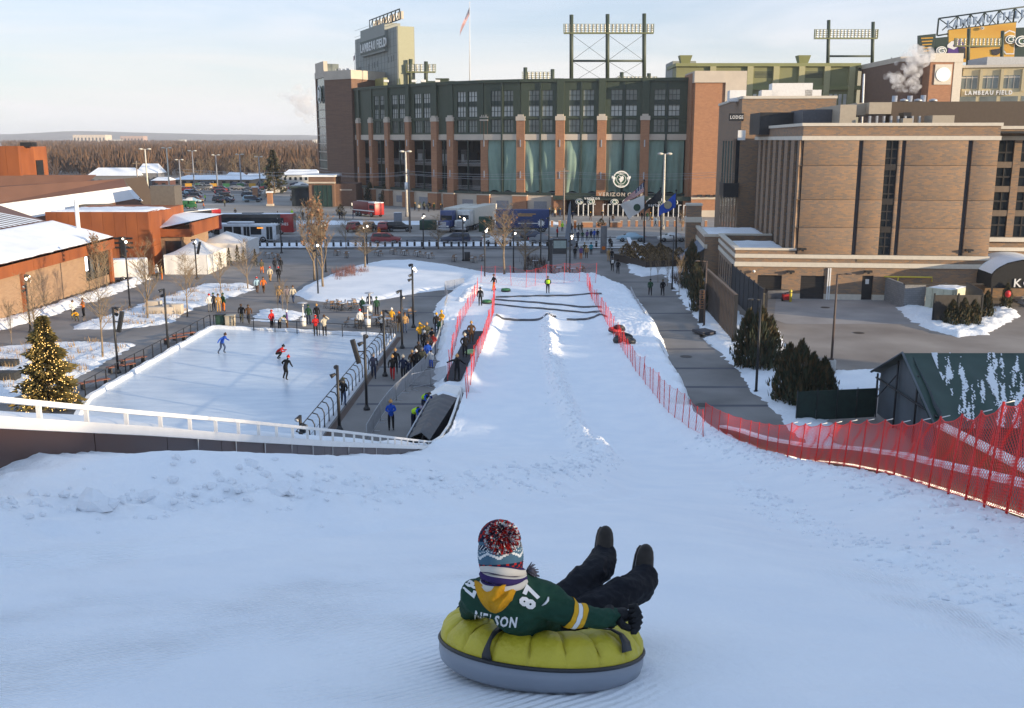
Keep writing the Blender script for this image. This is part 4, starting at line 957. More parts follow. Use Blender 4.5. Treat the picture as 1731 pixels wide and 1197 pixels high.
# lower stepped wing and chimney farther along
xw=xl-1.6
hpart('far_wing',lambda m:m.box(xw,17.0,0,2,30,zl-0.5),m_brick_hotel)
hpart('coping',lambda m:m.box(xw-0.12,16.9,zl-0.5,2,17.4,zl-0.2),m_bandstone)
hpart('coping',lambda m:m.box(xw-0.12,17.402,zl-0.5,xw+0.4,30.1,zl-0.2),m_bandstone)
hpart('stone_band',lambda m:m.box(xw-0.08,16.92,Z3-0.5,xw+0.3,30,Z3),m_bandstone)
hpart('roof_snow',lambda m:roofsnow(m,xw+0.6,18,-0.3,29,zl-0.45),m_snow_roof)
hpart('awning',lambda m:m.add([(xw,16.6,3.4),(xw,27,3.4),(xw-2.4,26,1.5),(xw-2.4,17,1.5),(xw,16.6,3.3),(xw,27,3.3),(xw-2.4,26,1.3),(xw-2.4,17,1.3)],[(0,3,2,1),(4,5,6,7),(0,4,7,3),(3,7,6,2),(2,6,5,1)]),M('awning_grey',(0.13,0.16,0.21),0.7))
cx0=hp(1162,350,29)[0];cx1=hp(1187,350,29)[0];cz=hp(1175,345,29)[1]
hpart('chimney',lambda m:m.box(cx0,29.5,0,cx1,31.3,cz-0.25),m_brick_hotel)
for z0,z1 in((cz-0.25,cz),(cz-2.4,cz-1.7)):hpart('chimney_band',lambda m:m.box(cx0-0.1,29.4,z0,cx1+0.1,31.4,z1),m_bandstone)
# taller rear wing
zr=hp(1260,168,38)[1];xr0=hp(1240,175,46)[0];xr1=hp(1413,185,36)[0]
hpart('rear_wing',lambda m:m.box(xr0,36,0,xr1,66,zr),m_brick_hotel)
hpart('coping',lambda m:m.box(xr0-0.15,35.85,zr,xr1+0.1,36.5,zr+0.35),m_bandstone)
hpart('coping',lambda m:m.box(xr0-0.15,36.502,zr,xr0+0.4,66,zr+0.35),m_bandstone)
for k in range(6):
 hpart('side_window',lambda m:m.box(xr0-0.05,38+k*3.6,3,xr0+0.04,39.6+k*3.6,zr-5.5),m_glass)
hpart('bay_window',lambda m:m.box(xr0-0.5,36.4,9.2,xr0+0.1,39.5,zr-5.2),m_glass)
hpart('balcony',lambda m:(m.box(xr0-2.0,35.6,8.3,xr0,41,9.0),m.box(xr0-2.0,35.6,9.0,xr0-1.9,41,10.2),m.box(xr0-2.0,35.6,9.0,xr0,35.7,10.2)),m_black)
hpart('sign_plate',lambda m:m.box(xr0-1.7,35.7,zr-2.9,xr0+0.25,35.84,zr-1.9),m_black)
glyphs(hotel,'LODGE',0.62,Matrix(((1,0,0,xr0-1.55),(0,0,-1,35.66),(0,1,0,zr-2.6),(0,0,0,1))),m_white,0.04,'sign_lettering',0.01,join=True,width=0.8)
hpart('pale_panel',lambda m:m.box(xr0-0.4,35.7,zr-5.4,xr0+0.6,35.84,zr-4.1),m_white)
for px,py in((1300,162),(1335,161),(1373,163),(1246,163)):
 x,z=hp(px,py,40);hpart('roof_unit',lambda m:m.box(x-(2.4 if px==1335 else 1.0),40,zr-0.2,x+(3.0 if px==1335 else 1.2),43,zr+(2.2 if px in(1335,) else 1.3)),m_white)
hpart('mast',lambda m:m.tube([(hp(1461,170,30)[0],30,15),(hp(1461,120,30)[0],30,hp(1461,125,30)[1])],0.12,6),m_white)
# roof plant screens
m_beigemetal=M('beige_metal',(0.42,0.36,0.28),0.5,var=0.05);m_brownmetal=M('brown_metal',(0.085,0.06,0.042),0.6,var=0.06)
def rbx(name,px0,px1,pyt,y,dep,mat,zb=None):
 x0,zt=hp(px0,pyt,y);x1,_=hp(px1,pyt,y)
 return hpart(name,lambda m:m.box(x0,y,zb if zb is not None else Ztop-1.0,x1,y+dep,zt),mat)
rbx('plant_screen',1421,1448.5,177,12,14,m_beigemetal);rbx('plant_screen',1449,1469.5,174,13.5,12,m_beigemetal,18.6);rbx('plant_screen',1470,1508,173,12,16,m_beigemetal,18.7)
rbx('plant_wall',1508.5,1800,172,14,3,m_brownmetal)
rbx('roof_shed',1358,1421,185,16,8,M('roof_shed_grey',(0.09,0.09,0.10),0.6));rbx('roof_shed',1285,1357,190,22,9,m_black)
rbx('duct_box',1528,1541,190,10,2,m_black);rbx('duct_box',1577,1614,195,9,3,m_beigemetal);rbx('duct_box',1527,1543,200,8.6,2,m_beigemetal)
for k in range(8):
 rbx('duct_pipe',1470+k*12,1473+k*12,196,9.5,0.5,m_steel)
for px,top in((1519,161),(1535,166),(1545,161),(1559,166),(1568,160),(1585,166)):
 x,z=hp(px,top,16);hpart('roof_flue',lambda m:m.lathe([(0.36,Ztop-1),(0.36,z-0.3),(0.5,z-0.3),(0.45,z-0.1),(0.1,z)] if top>163 else[(0.30,Ztop-1),(0.30,z)],10,c=(x,17.5)),m_steel)
# right wing set back
yw=3.0;zt2=hp(1700,213,yw)[1]
hpart('right_wing_core',lambda m:m.box(WH-0.1,yw+0.4,0,WH+24,33,zt2-0.6),m_joint)
hpart('coping',lambda m:m.box(WH+0.16,yw-0.15,zt2-0.3,WH+24,yw+0.6,zt2),m_bandstone)
hpart('parapet',lambda m:m.box(WH,yw,hp(1700,230,yw)[1],WH+24,yw+0.5,zt2-0.3),m_brick_hotel)
hpart('stone_band',lambda m:m.box(WH+0.12,yw-0.1,hp(1700,237,yw)[1],WH+24,yw+0.5,hp(1700,230.1,yw)[1]),m_bandstone)
zlo,zhi=hp(1700,401,yw)[1],hp(1700,237,yw)[1]
x0=WH
for k,(pa,pb) in enumerate(((1690,1716),(1728.5,1756),(1770,1800))):
 a,b=hp(pa,240,yw)[0],hp(pb,240,yw)[0]
 if k==0:a+=0.0
 w=hpart('window_strip',lambda m:m.box(a,yw+0.2,zlo,b,yw+0.32,zhi),m_glass)
 hpart('window_frame',lambda m:[m.box(a,yw+0.1,z-0.08,b,yw+0.2,z+0.08) for z in np.linspace(zlo,zhi,9)]+[m.box((a+b)/2-0.05,yw+0.1,zlo,(a+b)/2+0.05,yw+0.2,zhi)],m_mull,w)
 for z in np.linspace(zlo,zhi,5)[1:4]:hpart('floor_panel',lambda m:m.box(a,yw+0.04,z-0.3,b,yw+0.12,z+0.3),M('floor_panel_brown',(0.16,0.115,0.08),0.6))
 c=hp((1728.5,1770,1830)[k],240,yw)[0]
 for j in range(4):hpart('wall_panel',lambda m:m.box(b,yw,zlo+(zhi-zlo)*j/4+0.02,c,yw+0.5,zlo+(zhi-zlo)*(j+1)/4),m_brick_hotel)
hpart('stone_band',lambda m:m.box(WH+0.1,yw-0.3,hp(1700,424,yw)[1],WH+24,yw+0.5,hp(1700,418,yw)[1]),m_bandstone)
hpart('stone_band',lambda m:m.box(WH+0.1,yw-0.5,hp(1700,408,yw)[1],WH+24,yw+0.5,zlo),m_bandstone)
hpart('low_wall',lambda m:m.box(WH,yw,0,WH+24,yw+0.45,hp(1700,408.1,yw)[1]),m_brick_hotel)
for k in range(6):hpart('side_window',lambda m:m.box(WH+1.2+k*2.3,yw-0.05,1.0,WH+2.6+k*2.3,yw+0.02,3.9),m_glass)
# entrance canopy with snow, lettering cut by the picture edge
can=thing('entrance_canopy','black vaulted entrance canopy with snow on top and white letters, right edge by the hotel','canopy',G(1700,520),HR)
def barrel(m,r0,y0,y1,base,half,rise,a0=0.0,a1=math.pi,n=18,ny=10,nz_=0.0):
 vs=[]
 for j in range(ny+1):
  for i in range(n+1):
   a=a0+(a1-a0)*i/n
   vs.append((-(half+r0)*math.cos(a),y0+(y1-y0)*j/ny,base+(rise+r0)*math.sin(a)+nz_*mnoise.noise((i*0.7,j*0.9,2))))
 m.add(vs,[(j*(n+1)+i,j*(n+1)+i+1,(j+1)*(n+1)+i+1,(j+1)*(n+1)+i) for j in range(ny) for i in range(n)],0,True)
cp=D(1742,470,95);m_canvas=M('black_canvas',(0.012,0.012,0.013),0.8)
can.location=(cp.x,95,0);hw=3.6;b0=ZT(488,95);rs=ZT(440,95)-b0
m=MB();barrel(m,0,0,9,b0+0.9,hw,rs-0.9);m.box(-hw,0,b0,-hw+0.06,9,b0+0.9);m.box(hw-0.06,0,b0,hw,9,b0+0.9);m.build('canvas_roof',m_canvas,can)
m=MB();pts=[(-hw*math.cos(a),(rs-0.9)*math.sin(a)+b0+0.9) for a in np.linspace(0,math.pi,19)]+[(hw,b0),(-hw,b0)]
m.add([(x,0.0,z) for x,z in pts]+[(x,0.08,z) for x,z in pts],[tuple(range(len(pts))),tuple(range(2*len(pts)-1,len(pts)-1,-1))]);m.build('front_valance',m_canvas,can)
m=MB();barrel(m,0.07,0.1,9,b0+0.9,hw,rs-0.9,0.25,2.7,nz_=0.05);m.build('snow_cover',m_snow_roof,can)
glyphs(can,'KOHLER',1.15,Matrix(((1,0,0,-1.55),(0,0,-1,-0.06),(0,1,0,b0+0.15),(0,0,0,1))),m_white,0.05,'letter',0.01,1.0)
glyphs(can,'L',0.8,Matrix(((1,0,0,0.05),(0,0,-1,-0.06),(0,1,0,b0+1.25),(0,0,0,1))),m_white,0.05,'letter',0.0)
for x in(-hw+0.2,hw-0.2):
 m=MB();m.tube([(x,0.1,0),(x,0.1,b0+0.4)],0.08,6);m.build('canopy_post',m_black,can)
# rust-steel buildings on the left
m_corten=M('rust_steel',(0.18,0.048,0.014),0.75,col2=(0.31,0.09,0.023),scale=0.35,detail=6,stretch=(1,1,0.4))
m_corten2=M('rust_steel_dark',(0.21,0.06,0.022),0.75,col2=(0.34,0.105,0.03),scale=0.5,detail=6,stretch=(1,1,0.4))
m_ribroof=M('brown_rib_roof',(0.15,0.072,0.046),0.6,var=0.1,scale=0.4)
hall=thing('market_hall','low rust-steel and tan brick hall with snowy roof along the left edge','hall',(-45.5,92,0))
wx=-45.4;Y0,Y1=66,112.5;ez,fz=3.95,5.2
m_tan=brick_mat('tan_brick',(0.36,0.24,0.15),(0.31,0.20,0.125),(0.34,0.23,0.15),0.6,0.16)
m=MB();m.box(wx-0.5,Y0,0,wx,105.5,ez);wp(m,'brick_wall',m_tan,hall)
m=MB();m.box(wx-0.5,105.5,0,wx-0.1,Y1-0.6,1.1);wp(m,'sill_wall',m_tan,hall)
m=MB();m.box(wx-0.35,105.5,1.1,wx-0.3,Y1-0.6,ez);w=wp(m,'shop_window',M('shop_glass',(0.05,0.055,0.05),0.1,var=0.4,scale=0.5),hall)
m=MB()
for k in range(5):m.box(wx-0.3,105.5+k*1.55,1.1,wx-0.15,105.6+k*1.55,ez)
m.build('window_frame',m_black,w)
m=MB();m.box(wx-0.28,106.2,2.2,wx-0.2,106.6,3.7);m.build('lit_tube',M('tube_lit',(0.9,0.9,0.95),0.4,var=0,emit=3),w)
m=MB();m.box(wx-0.5,Y1-0.6,0,wx+0.02,Y1,ez);wp(m,'corner_post',m_tan,hall)
nP=12
for k in range(nP):
 a=Y0+(Y1+0.3-Y0)*k/nP;b=Y0+(Y1+0.3-Y0)*(k+1)/nP
 m=MB();m.box(wx+0.05,a,ez,wx+0.4,b-0.03,fz+0.004*(k%2));wp(m,'fascia_panel',m_corten,hall)
m=MB();m.box(wx-0.1,Y0,ez-0.02,wx+0.05,Y1,fz);wp(m,'fascia_back',m_corten2,hall)
for yy in(91.5,112.0):
 m=MB();m.box(wx+0.01,yy-0.28,0,wx+0.3,yy+0.28,ez);wp(m,'steel_post',m_corten2,hall)
rx,rz_=-52.5,7.0
m=MB();m.add([(wx+0.4,Y0,fz),(wx+0.4,Y1+0.3,fz),(rx,Y1+0.3,rz_),(rx,Y0,rz_),(wx+0.4,Y0,fz-.2),(wx+0.4,Y1+0.3,fz-.2),(rx,Y1+0.3,rz_-.2),(rx,Y0,rz_-.2)],[(0,1,2,3),(7,6,5,4),(0,4,5,1),(1,5,6,2)]);wp(m,'roof',m_ribroof,hall)
m=MB();n1,n2=24,90;vs=[]
for j in range(n2+1):
 for i in range(n1+1):
  f_=i/n1;y=Y0+(Y1+0.2-Y0)*j/n2;x=wx+0.36+(rx+0.4-wx)*f_
  thin=min(1,min(i,n1-i+0.2,n2-j+0.1)/1.5);edge=0.22*mnoise.noise((y*0.9,1.0,0)) if i==0 else 0
  vs.append((x+edge,y,fz+(rz_-fz)*f_+0.05+0.2*thin+0.05*mnoise.noise((x*0.6,y*0.5,1))))
m.add(vs,[(j*(n1+1)+i,(j+1)*(n1+1)+i,(j+1)*(n1+1)+i+1,j*(n1+1)+i+1) for j in range(n2) for i in range(n1)],0,True);wp(m,'roof_snow',m_snow_roof,hall)
# ribbed upper roof, partly clear of snow
m=MB();m.add([(rx,Y0,rz_),(rx,Y1+0.3,rz_),(-66,Y1+9,9.6),(-66,Y0,9.6)],[(0,1,2,3)]);wp(m,'upper_roof',m_ribroof,hall)
for k in range(40):
 y=Y0+(Y1-Y0)*k/40
 m=MB();n_=rnd.uniform(0.45,0.95)
 m.add([(rx,y,rz_+.08),(rx,y+0.75,rz_+.08),(rx-13*n_,y+0.6,rz_+2.6*n_+.06),(rx-13*n_*0.9,y+0.1,rz_+2.6*n_*0.9+.06)],[(0,1,2,3)]);wp(m,'snow_streak',m_snow_roof,hall)
m=MB();c=D(139,400,112);zt=D(139,337,112).z;m.tube([(c.x,111.2,5.6),(c.x,111.2,zt)],0.24,8);wp(m,'chimney_pipe',m_white,hall)
# steel block behind, panels and corner
blk=thing('steel_block','square rust-coloured steel block with flat snowy roof behind the low hall','building',(-48,119,0))
bx0,bx1=XT(80,400,119.5),XT(253,400,119.5);bx2=XT(271.5,400,124);bz=ZT(358,119.5)
m=MB();m.prism([(bx0,119.7),(bx1,119.7),(bx2-0.2,124),(bx2-0.2,134),(bx0,134)],0,bz-0.1);wp(m,'core',m_corten2,blk)
nP=9
for k in range(nP):
 a=bx0+(bx1-bx0)*k/nP;b=bx0+(bx1-bx0)*(k+1)/nP;zs=[0,3.4,bz]
 for z0,z1 in zip(zs[:-1],zs[1:]):
  m=MB();m.box(a,119.5,z0,b-0.03,119.69,z1-0.03);wp(m,'steel_panel',(m_corten,m_corten2)[(k*3+int(z0))%5==0],blk)
Mx,L=frame((bx1,119.5),(bx2,124))
for z0,z1 in((0,3.4),(3.4,bz)):
 m=MB();m.M=Mx;m.box(0,0,z0,L,0.19,z1-0.03);wp(m,'steel_panel',m_corten,blk)
for z in(3.2,3.75,4.3):
 for px in(197,215):
  x=XT(px+5,440,119.5);m=MB();m.box(x-0.5,119.4,z,x+0.5,119.5,z+0.22);wp(m,'slot_window',m_black,blk)
x=XT(209,440,119.5);m=MB();m.box(x-0.22,119.38,0,x+0.22,119.5,4.6);wp(m,'slot_door',m_black,blk)
m=MB();roofsnow(m,bx0+0.1,119.8,bx1-0.1,128,bz-0.12,0.2);wp(m,'roof_snow',m_snow_roof,blk)
# big hall behind with a long pale clerestory
big=thing('brown_hall','long brown metal hall with a pale snowy roof band, left edge behind the steel block','hall',(-60,132,0))
def lh(px,py,Y):return D(px,py,Y)
yb=131
a0,a1=lh(-30,349,yb),lh(214,316,yb+6);b0_,b1_=lh(-30,384,yb),lh(228,336,yb+6)
m=MB();m.add([b0_,b1_,a1,a0,b0_+Vector((0,3,-0.5)),b1_+Vector((0,3,-0.5)),a1+Vector((0,1,0)),a0+Vector((0,1,0))],[(0,1,2,3),(7,6,5,4),(0,4,5,1),(1,5,6,2)]);wp(m,'pale_roof_band',m_snow_roof,big)
c0,c1=lh(-30,318,yb+1),lh(209,302,yb+7.5)
m=MB();m.add([a0,a1,c1,c0],[(0,1,2,3)]);m.add([c0,c1,lh(205,302,yb+10),lh(-30,316,yb+4)],[(0,1,2,3)]);wp(m,'metal_wall',m_ribroof,big)
d0,d1_=lh(-30,297,yb+4),lh(148,297,yb+7)
m=MB();m.add([lh(-30,320,yb+3.5),lh(148,310,yb+6.5),d1_,d0],[(0,1,2,3)]);m.add([lh(-30,320,yb+5),lh(148,310,yb+9),d1_+Vector((0,3,0)),d0+Vector((0,3,0))],[(3,2,1,0)]);wp(m,'upper_wall',m_ribroof,big)
m=MB();m.add([b0_+Vector((0,-0.1,0)),b1_+Vector((0,-0.1,0)),lh(262,358,yb+6),lh(-30,420,yb)],[(3,2,1,0)]);wp(m,'lower_roof',m_ribroof,big)
m=MB();m.add([b0_+Vector((0,2,-9)),b1_+Vector((0,2,-8)),b1_+Vector((0,2,0)),b0_+Vector((0,2,0))],[(0,1,2,3)]);m.add([b1_+Vector((0,2,-8)),c1+Vector((2,12,-11)),c1+Vector((0,8,0)),c1,a1,b1_],[(0,1,2,3,4,5)]);wp(m,'end_wall',m_brownmetal,big)
for px,py,w_,h_ in((160,352,1.7,1.0),(280,343,1.6,4.6)):
 c=lh(px,py,134);m=MB();m.box(c.x-w_,133,c.z-h_/2-(3 if px>200 else 0),c.x+w_,136,c.z+h_/2);wp(m,'roof_box',M('roof_box_grey',(0.12,0.105,0.09),0.7),big)
ctw=thing('steel_tower','rust-coloured steel tower standing above the hall at the left edge','tower',(-68,139,0))
tx=[XT(-30,280,138),XT(33,280,138),XT(59,280,143)];tz=ZT(247,138)
m=MB();m.prism([(tx[0],138.2),(tx[1],138.2),(tx[2]-0.1,143),(tx[2],147),(tx[0],147)],0,tz-0.1);wp(m,'core',m_corten2,ctw)
for k in range(3):
 a=tx[0]+(tx[1]-tx[0])*k/3;b=tx[0]+(tx[1]-tx[0])*(k+1)/3;m=MB();m.box(a,138,8,b-0.03,138.19,tz);wp(m,'steel_panel',m_corten,ctw)
Mx,L=frame((tx[1],138),(tx[2],143));m=MB();m.M=Mx;m.box(0,0,8,L,0.15,tz);wp(m,'steel_panel',m_corten,ctw)
m=MB();m.box(tx[2]-0.7,143.5,9.5,tx[2]+0.05,145.5,tz-2.0);wp(m,'dark_slot',m_black,ctw)
m=MB();m.box(tx[1]-0.6,140,tz-0.1,tx[1]+1.0,141.5,tz+0.5);wp(m,'roof_cap',m_black,ctw)
# small brown building with a hipped snow roof
sh=thing('brick_pavilion','small brick pavilion with a pointed snow roof beside the rust-steel block','pavilion',G(305,420),0)
sc_=D(300,380,126);m=MB();sx0,sx1=XT(268,390,124),XT(333,390,126.5);
m=MB();m.box(sx0,124.5,0,sx1-1.5,136,4.8);wp(m,'wall',m_tan,sh)
m=MB();zz=ZT(387,124);m.add([(sx0-0.3,124,zz),(sx1,124.4,zz+0.9),(sx1+0.5,137,zz+.9),(sx0-0.3,137,zz),(XT(275,357,133),133,ZT(357,133)),],[(0,1,4),(1,2,4),(2,3,4),(3,0,4)]);wp(m,'roof_snow',m_snow_roof,sh)
m=MB();m.box(sx0-0.35,124.0,zz-1.0,sx1,124.25,zz-0.03);m.box(sx1-0.2,124.26,zz-0.9,sx1+0.05,136,zz+.7);wp(m,'fascia',m_corten,sh)
m=MB();m.box(sx0+0.6,124.42,0.8,sx0+2.6,124.5,3.6);wp(m,'window',m_glass,sh)
# edge of the hill: left wall and rail, right parapet, nets
def pj(P):
 x,y,z=P[0],P[1],P[2]-HC
 d=y*math.cos(PITCH)-z*math.sin(PITCH);u=y*math.sin(PITCH)+z*math.cos(PITCH)
 return CX+FPX*x/d,CY-FPX*u/d
def spline(pts,n):
 pts=[Vector(p) for p in pts];L=[0]
 for a,b in zip(pts[:-1],pts[1:]):L.append(L[-1]+(b-a).length)
 out=[]
 for s in np.linspace(0,L[-1],n):
  i=min(len(pts)-2,max(0,int(np.searchsorted(L,s,'right')-1)));out.append(pts[i].lerp(pts[i+1],(s-L[i])/(L[i+1]-L[i]+1e-9)))
 return out
m_wallsteel=M('dark_wall_steel',(0.10,0.055,0.045),0.42,0.25,col2=(0.075,0.06,0.065),scale=0.3)
m_railwhite=M('rail_white',(0.82,0.79,0.75),0.45,var=0.03)
lw=thing('retaining_wall','dark steel wall topped by a white rail, left edge of the snow hill','retaining wall',(LW[6][0],LW[6][1],0))
for a in range(0,len(LW)-1,4):
 seg=LW[a:a+5];m=MB();vs=[]
 for x,y,zr,zw in seg:vs+=[(x,y,zw-3.0),(x,y,zw),(x-0.22,y,zw),(x-0.22,y,zw-3.0)]
 n=len(seg);vs[-4:]=[(v[0],v[1]-0.03,v[2]) for v in vs[-4:]]
 fs=[(4*k+j,4*k+1+j,4*k+5+j,4*k+4+j) for k in range(n-1) for j in range(3)]+[(0,3,2,1),(4*n-4,4*n-3,4*n-2,4*n-1)]
 m.add(vs,fs);wp(m,'wall_panel',m_wallsteel,lw)
def strip(pts,w,h,dz=0.0):
 vs=[]
 for x,y,z in pts:vs+=[(x+w/2,y,z-h+dz),(x+w/2,y,z+dz),(x-w/2,y,z+dz),(x-w/2,y,z-h+dz)]
 n=len(pts);return vs,[(4*k+j,4*k+(j+1)%4,4*k+4+(j+1)%4,4*k+4+j) for k in range(n-1) for j in range(4)]+[(0,3,2,1),(4*n-4,4*n-3,4*n-2,4*n-1)]
tail=[tuple(D(px,py,y)) for px,py,y in((727,744.4,43.0),(746,736.5,45.0),(759,717.5,48.5),(768,694,52.5),(775,671,56),(779,652,59))]
rail_pts=[(x-0.1,y,zr) for x,y,zr,zw in LW]+tail[1:]
m=MB();vs,fs=strip([(x-0.05,y,zw+0.09) for x,y,zr,zw in LW],0.34,0.16);m.add(vs,fs);wp(m,'kerb',m_railwhite,lw)
m=MB();vs,fs=strip(rail_pts,0.13,0.075);m.add(vs,fs);wp(m,'hand_rail',m_railwhite,lw)
for i in range(0,len(LW),2):
 x,y,zr,zw=LW[i];m=MB();m.box(x-0.13,y-0.02,zw+0.05,x-0.07,y+0.03,zr-0.05);wp(m,'rail_post',m_railwhite,lw)
for p in spline(tail,17)[1:]:
 m=MB();m.box(p.x-0.025,p.y-0.025,p.z-0.85,p.x+0.025,p.y+0.025,p.z-0.05);wp(m,'rail_post',m_railwhite,lw)
m=MB();vs=[]
tl=spline(tail,12)
for p in tl:vs+=[(p.x+0.04,p.y,-0.1),(p.x+0.04,p.y,p.z-0.75),(p.x-0.06,p.y,p.z-0.75),(p.x-0.06,p.y,-0.1)]
m.add(vs,[(4*k+j,4*k+1+j,4*k+5+j,4*k+4+j) for k in range(11) for j in range(3)]);wp(m,'end_panel',m_wallsteel,lw)
# snow lying on the ledge behind the rail, and the outer face below it
m=MB();vs=[];nx=16
for i in range(0,len(LW)):
 x,y,zr,zw=LW[i];wd=float(np.interp(y,[9,13,30,42],[3.2,3.0,1.8,0.7]))
 for k in range(nx+1):
  f_=k/nx;dr=0.16*math.sin(math.pi*min(1,f_*1.2))+0.22*max(0,mnoise.noise((x*0.5+f_*2,y*0.22,3))+0.15)
  vs.append((x-0.18-wd*f_,y,zw+0.04+dr*(1 if f_>0.05 else 0.2)-0.5*max(0,f_-0.88)/0.12*0.4))
m.add(vs,[(j*(nx+1)+i,j*(nx+1)+i+1,(j+1)*(nx+1)+i+1,(j+1)*(nx+1)+i) for j in range(len(LW)-1) for i in range(nx)],0,True);wp(m,'ledge_snow',m_snow_roof,lw)
m=MB();vs=[]
for i in range(len(LW)):
 x,y,zr,zw=LW[i];wd=float(np.interp(y,[9,13,30,42],[3.2,3.0,1.8,0.7]))-0.05
 vs+=[(x-0.2-wd,y,-0.1),(x-0.2-wd,y,zw-0.02)]
m.add(vs,[(2*k,2*k+2,2*k+3,2*k+1) for k in range(len(LW)-1)]);wp(m,'outer_wall',m_corten2,lw)
for k in range(9):
 i=14+k*3;x,y,zr,zw=LW[i];m=MB();m.lathe([(0.0,zw-0.35-0.2*(k%3)),(0.012,zw-0.15),(0.02,zw-0.06)],5,c=(x+0.03,y+0.1*(k%2)));wp(m,'icicle',m_railwhite,lw)
# right parapet
RY=np.arange(6.0,45.1,1.0)
rp_=thing('hill_parapet','brown metal parapet with snow on its top following the right edge of the snow hill','parapet',(XR(20.0)+0.4,20,0))
ptop=[(float(XR(y))+0.5,y,hz(float(XR(y)),y)+float(np.interp(y,[10,14,30,42,46],[0.42,0.42,0.5,0.25,-0.1]))) for y in RY]
m_parapet=M('parapet_brown',(0.16,0.085,0.07),0.5,var=0.1)
for a in range(0,len(ptop)-1,3):
 seg=ptop[a:a+4];m=MB();vs=[]
 for x,y,z in seg:vs+=[(x,y,z-3),(x,y,z),(x+0.25,y,z),(x+0.25,y,z-3)]
 n=len(seg);vs[-4:]=[(v[0],v[1]-0.02,v[2]) for v in vs[-4:]]
 m.add(vs,[(4*k+4+j,4*k+5+j,4*k+1+j,4*k+j) for k in range(n-1) for j in range(3)]);wp(m,'parapet_panel',m_parapet,rp_)
m=MB();vs,fs=strip([(x+0.12,y,z+0.1) for x,y,z in ptop],0.34,0.1);m.add(vs,fs);wp(m,'cap_snow',m_snow_roof,rp_)
m=MB();vs=[]
for x,y,z in ptop:vs+=[(x+0.24,y,-0.1),(x+0.24,y,z-0.2)]
m.add(vs,[(2*k+1,2*k+3,2*k+2,2*k) for k in range(len(ptop)-1)]);wp(m,'outer_wall',m_corten2,rp_)
m=MB();vs,fs=strip([(x-0.12,y,z-0.42) for x,y,z in ptop[4:]],0.05,0.04);m.add(vs,fs);wp(m,'light_strip',M('strip_light',(1.0,0.85,0.65),0.4,var=0,emit=1.2),rp_)
# net fences
m_red=M('fence_red',(0.62,0.018,0.014),0.45,var=0.05)
m_rednet=M('net_red',(0.80,0.03,0.02),0.5,var=0.05)
def net_fence(label,posts,cell=0.12,r=0.006,pr=0.018,sag=0.08,lo=0.05,tips=False,group=None,slack=0.0):
 """posts: list of (foot, top)"""
 f0=posts[0][0];t=thing('net_fence',label,'net fence',f0,0,group)
 for a,b in posts:
  m=MB();m.tube([a-Vector((0,0,0.3)),b],pr,6);p=wp(m,'post',m_red,t)
  if tips:
   m=MB();m.tube([b+Vector((0,0,-0.03)),b+Vector((0.22,0.06,-0.0))],0.012,5);m.build('hook',m_white,p)
 m=MB()
 for(a0,b0),(a1,b1) in zip(posts[:-1],posts[1:]):
  W_=(a1-a0).length;H_=((b0-a0).length+(b1-a1).length)/2
  nc=max(2,int(W_/cell));nr=max(3,int(H_/cell));ph=rnd.uniform(0,6)
  def pt(u,v):
   top=b0.lerp(b1,u);bot=a0.lerp(a1,u)+Vector((0,0,lo))
   s_=sag*H_*4*u*(1-u);q=bot.lerp(top-Vector((0,0,s_*v*0.8)),v*0.985)
   n_=Vector((a1.y-a0.y,a0.x-a1.x,0)).normalized()
   return q+n_*(slack*(math.sin(u*9+v*5+ph)*0.6+math.sin(v*11+ph))*4*u*(1-u))+Vector((0,0,slack*0.8*math.sin(u*13+ph)*v*(1-v)))
  for k in range(-nr,nc):
   for sgn in(1,-1):
    pts=[]
    for j in range(nr+1):
     u=(k+j)/nc;u=u if sgn>0 else 1-u
     if-1e-6<=u<=1+1e-6:pts.append(pt(min(1,max(0,u)),j/nr))
    if len(pts)>1:m.tube(pts,r,3,cap=False,smooth=False)
  m.tube([pt(u,1) for u in np.linspace(0,1,7)],r*1.8,4,cap=False)
  m.tube([pt(u,0) for u in np.linspace(0,1,5)],r*1.5,4,cap=False)
 wp(m,'net',m_rednet,t,kind='stuff');return t
# right: along the parapet
ysd=np.linspace(6,56,500);crv=[(float(XR(y))+0.12,float(y)) for y in ysd];crx=np.array([pj((x,y,hz(x,y)))[0] for x,y in crv])
def on_right(px):
 i=int(np.argmin(np.abs(crx-px)));return Vector((crv[i][0],crv[i][1],hz(*crv[i])))
posts=[]
for px in(1850,1790,1738,1698,1661,1630,1600,1568,1539,1509,1480,1452,1425,1401,1377,1352,1330):
 f_=on_right(px);h=float(np.interp(px,[1330,1378,1425,1465,1508,1541,1583,1625,1660,1698,1756,1850],[52,60,70,79,86,99,117,134,160,194,225,270]))*f_.y/math.cos(PITCH)/FPX*1.17
 posts.append((f_,f_+Vector((0.10*h,0.03,h))))
net_fence('tall bright red net fence along the right edge of the snow hill, nearest part',posts,0.115,0.0058,0.023,0.10,0.06,True,slack=0.04)
posts=[posts[-1]]
for px in(1312,1296,1279,1265,1248,1228,1214,1201,1190):
 f_=on_right(px);posts.append((f_,f_+Vector((0.06,0.03,float(np.interp(px,[1190,1312],[0.95,1.12]))))))
net_fence('low red net fence where the hill edge bends, above the promenade end',posts,0.14,0.0045,0.02,0.04)
def line_posts(pxs,n,h,jit=0.12,lean=0.04):
 P=[T(x,y,40) for x,y in pxs];out=[]
 for p in spline(P,n):
  p=Vector((p.x+rnd.uniform(-1,1)*jit*0.3,p.y+rnd.uniform(-1,1)*jit,0));p.z=hz(p.x,p.y);hh=h*rnd.uniform(0.9,1.12)
  out.append((p,p+Vector((rnd.uniform(-1,1)*lean*2*hh,rnd.uniform(-1,1)*lean*hh,hh))))
 return out
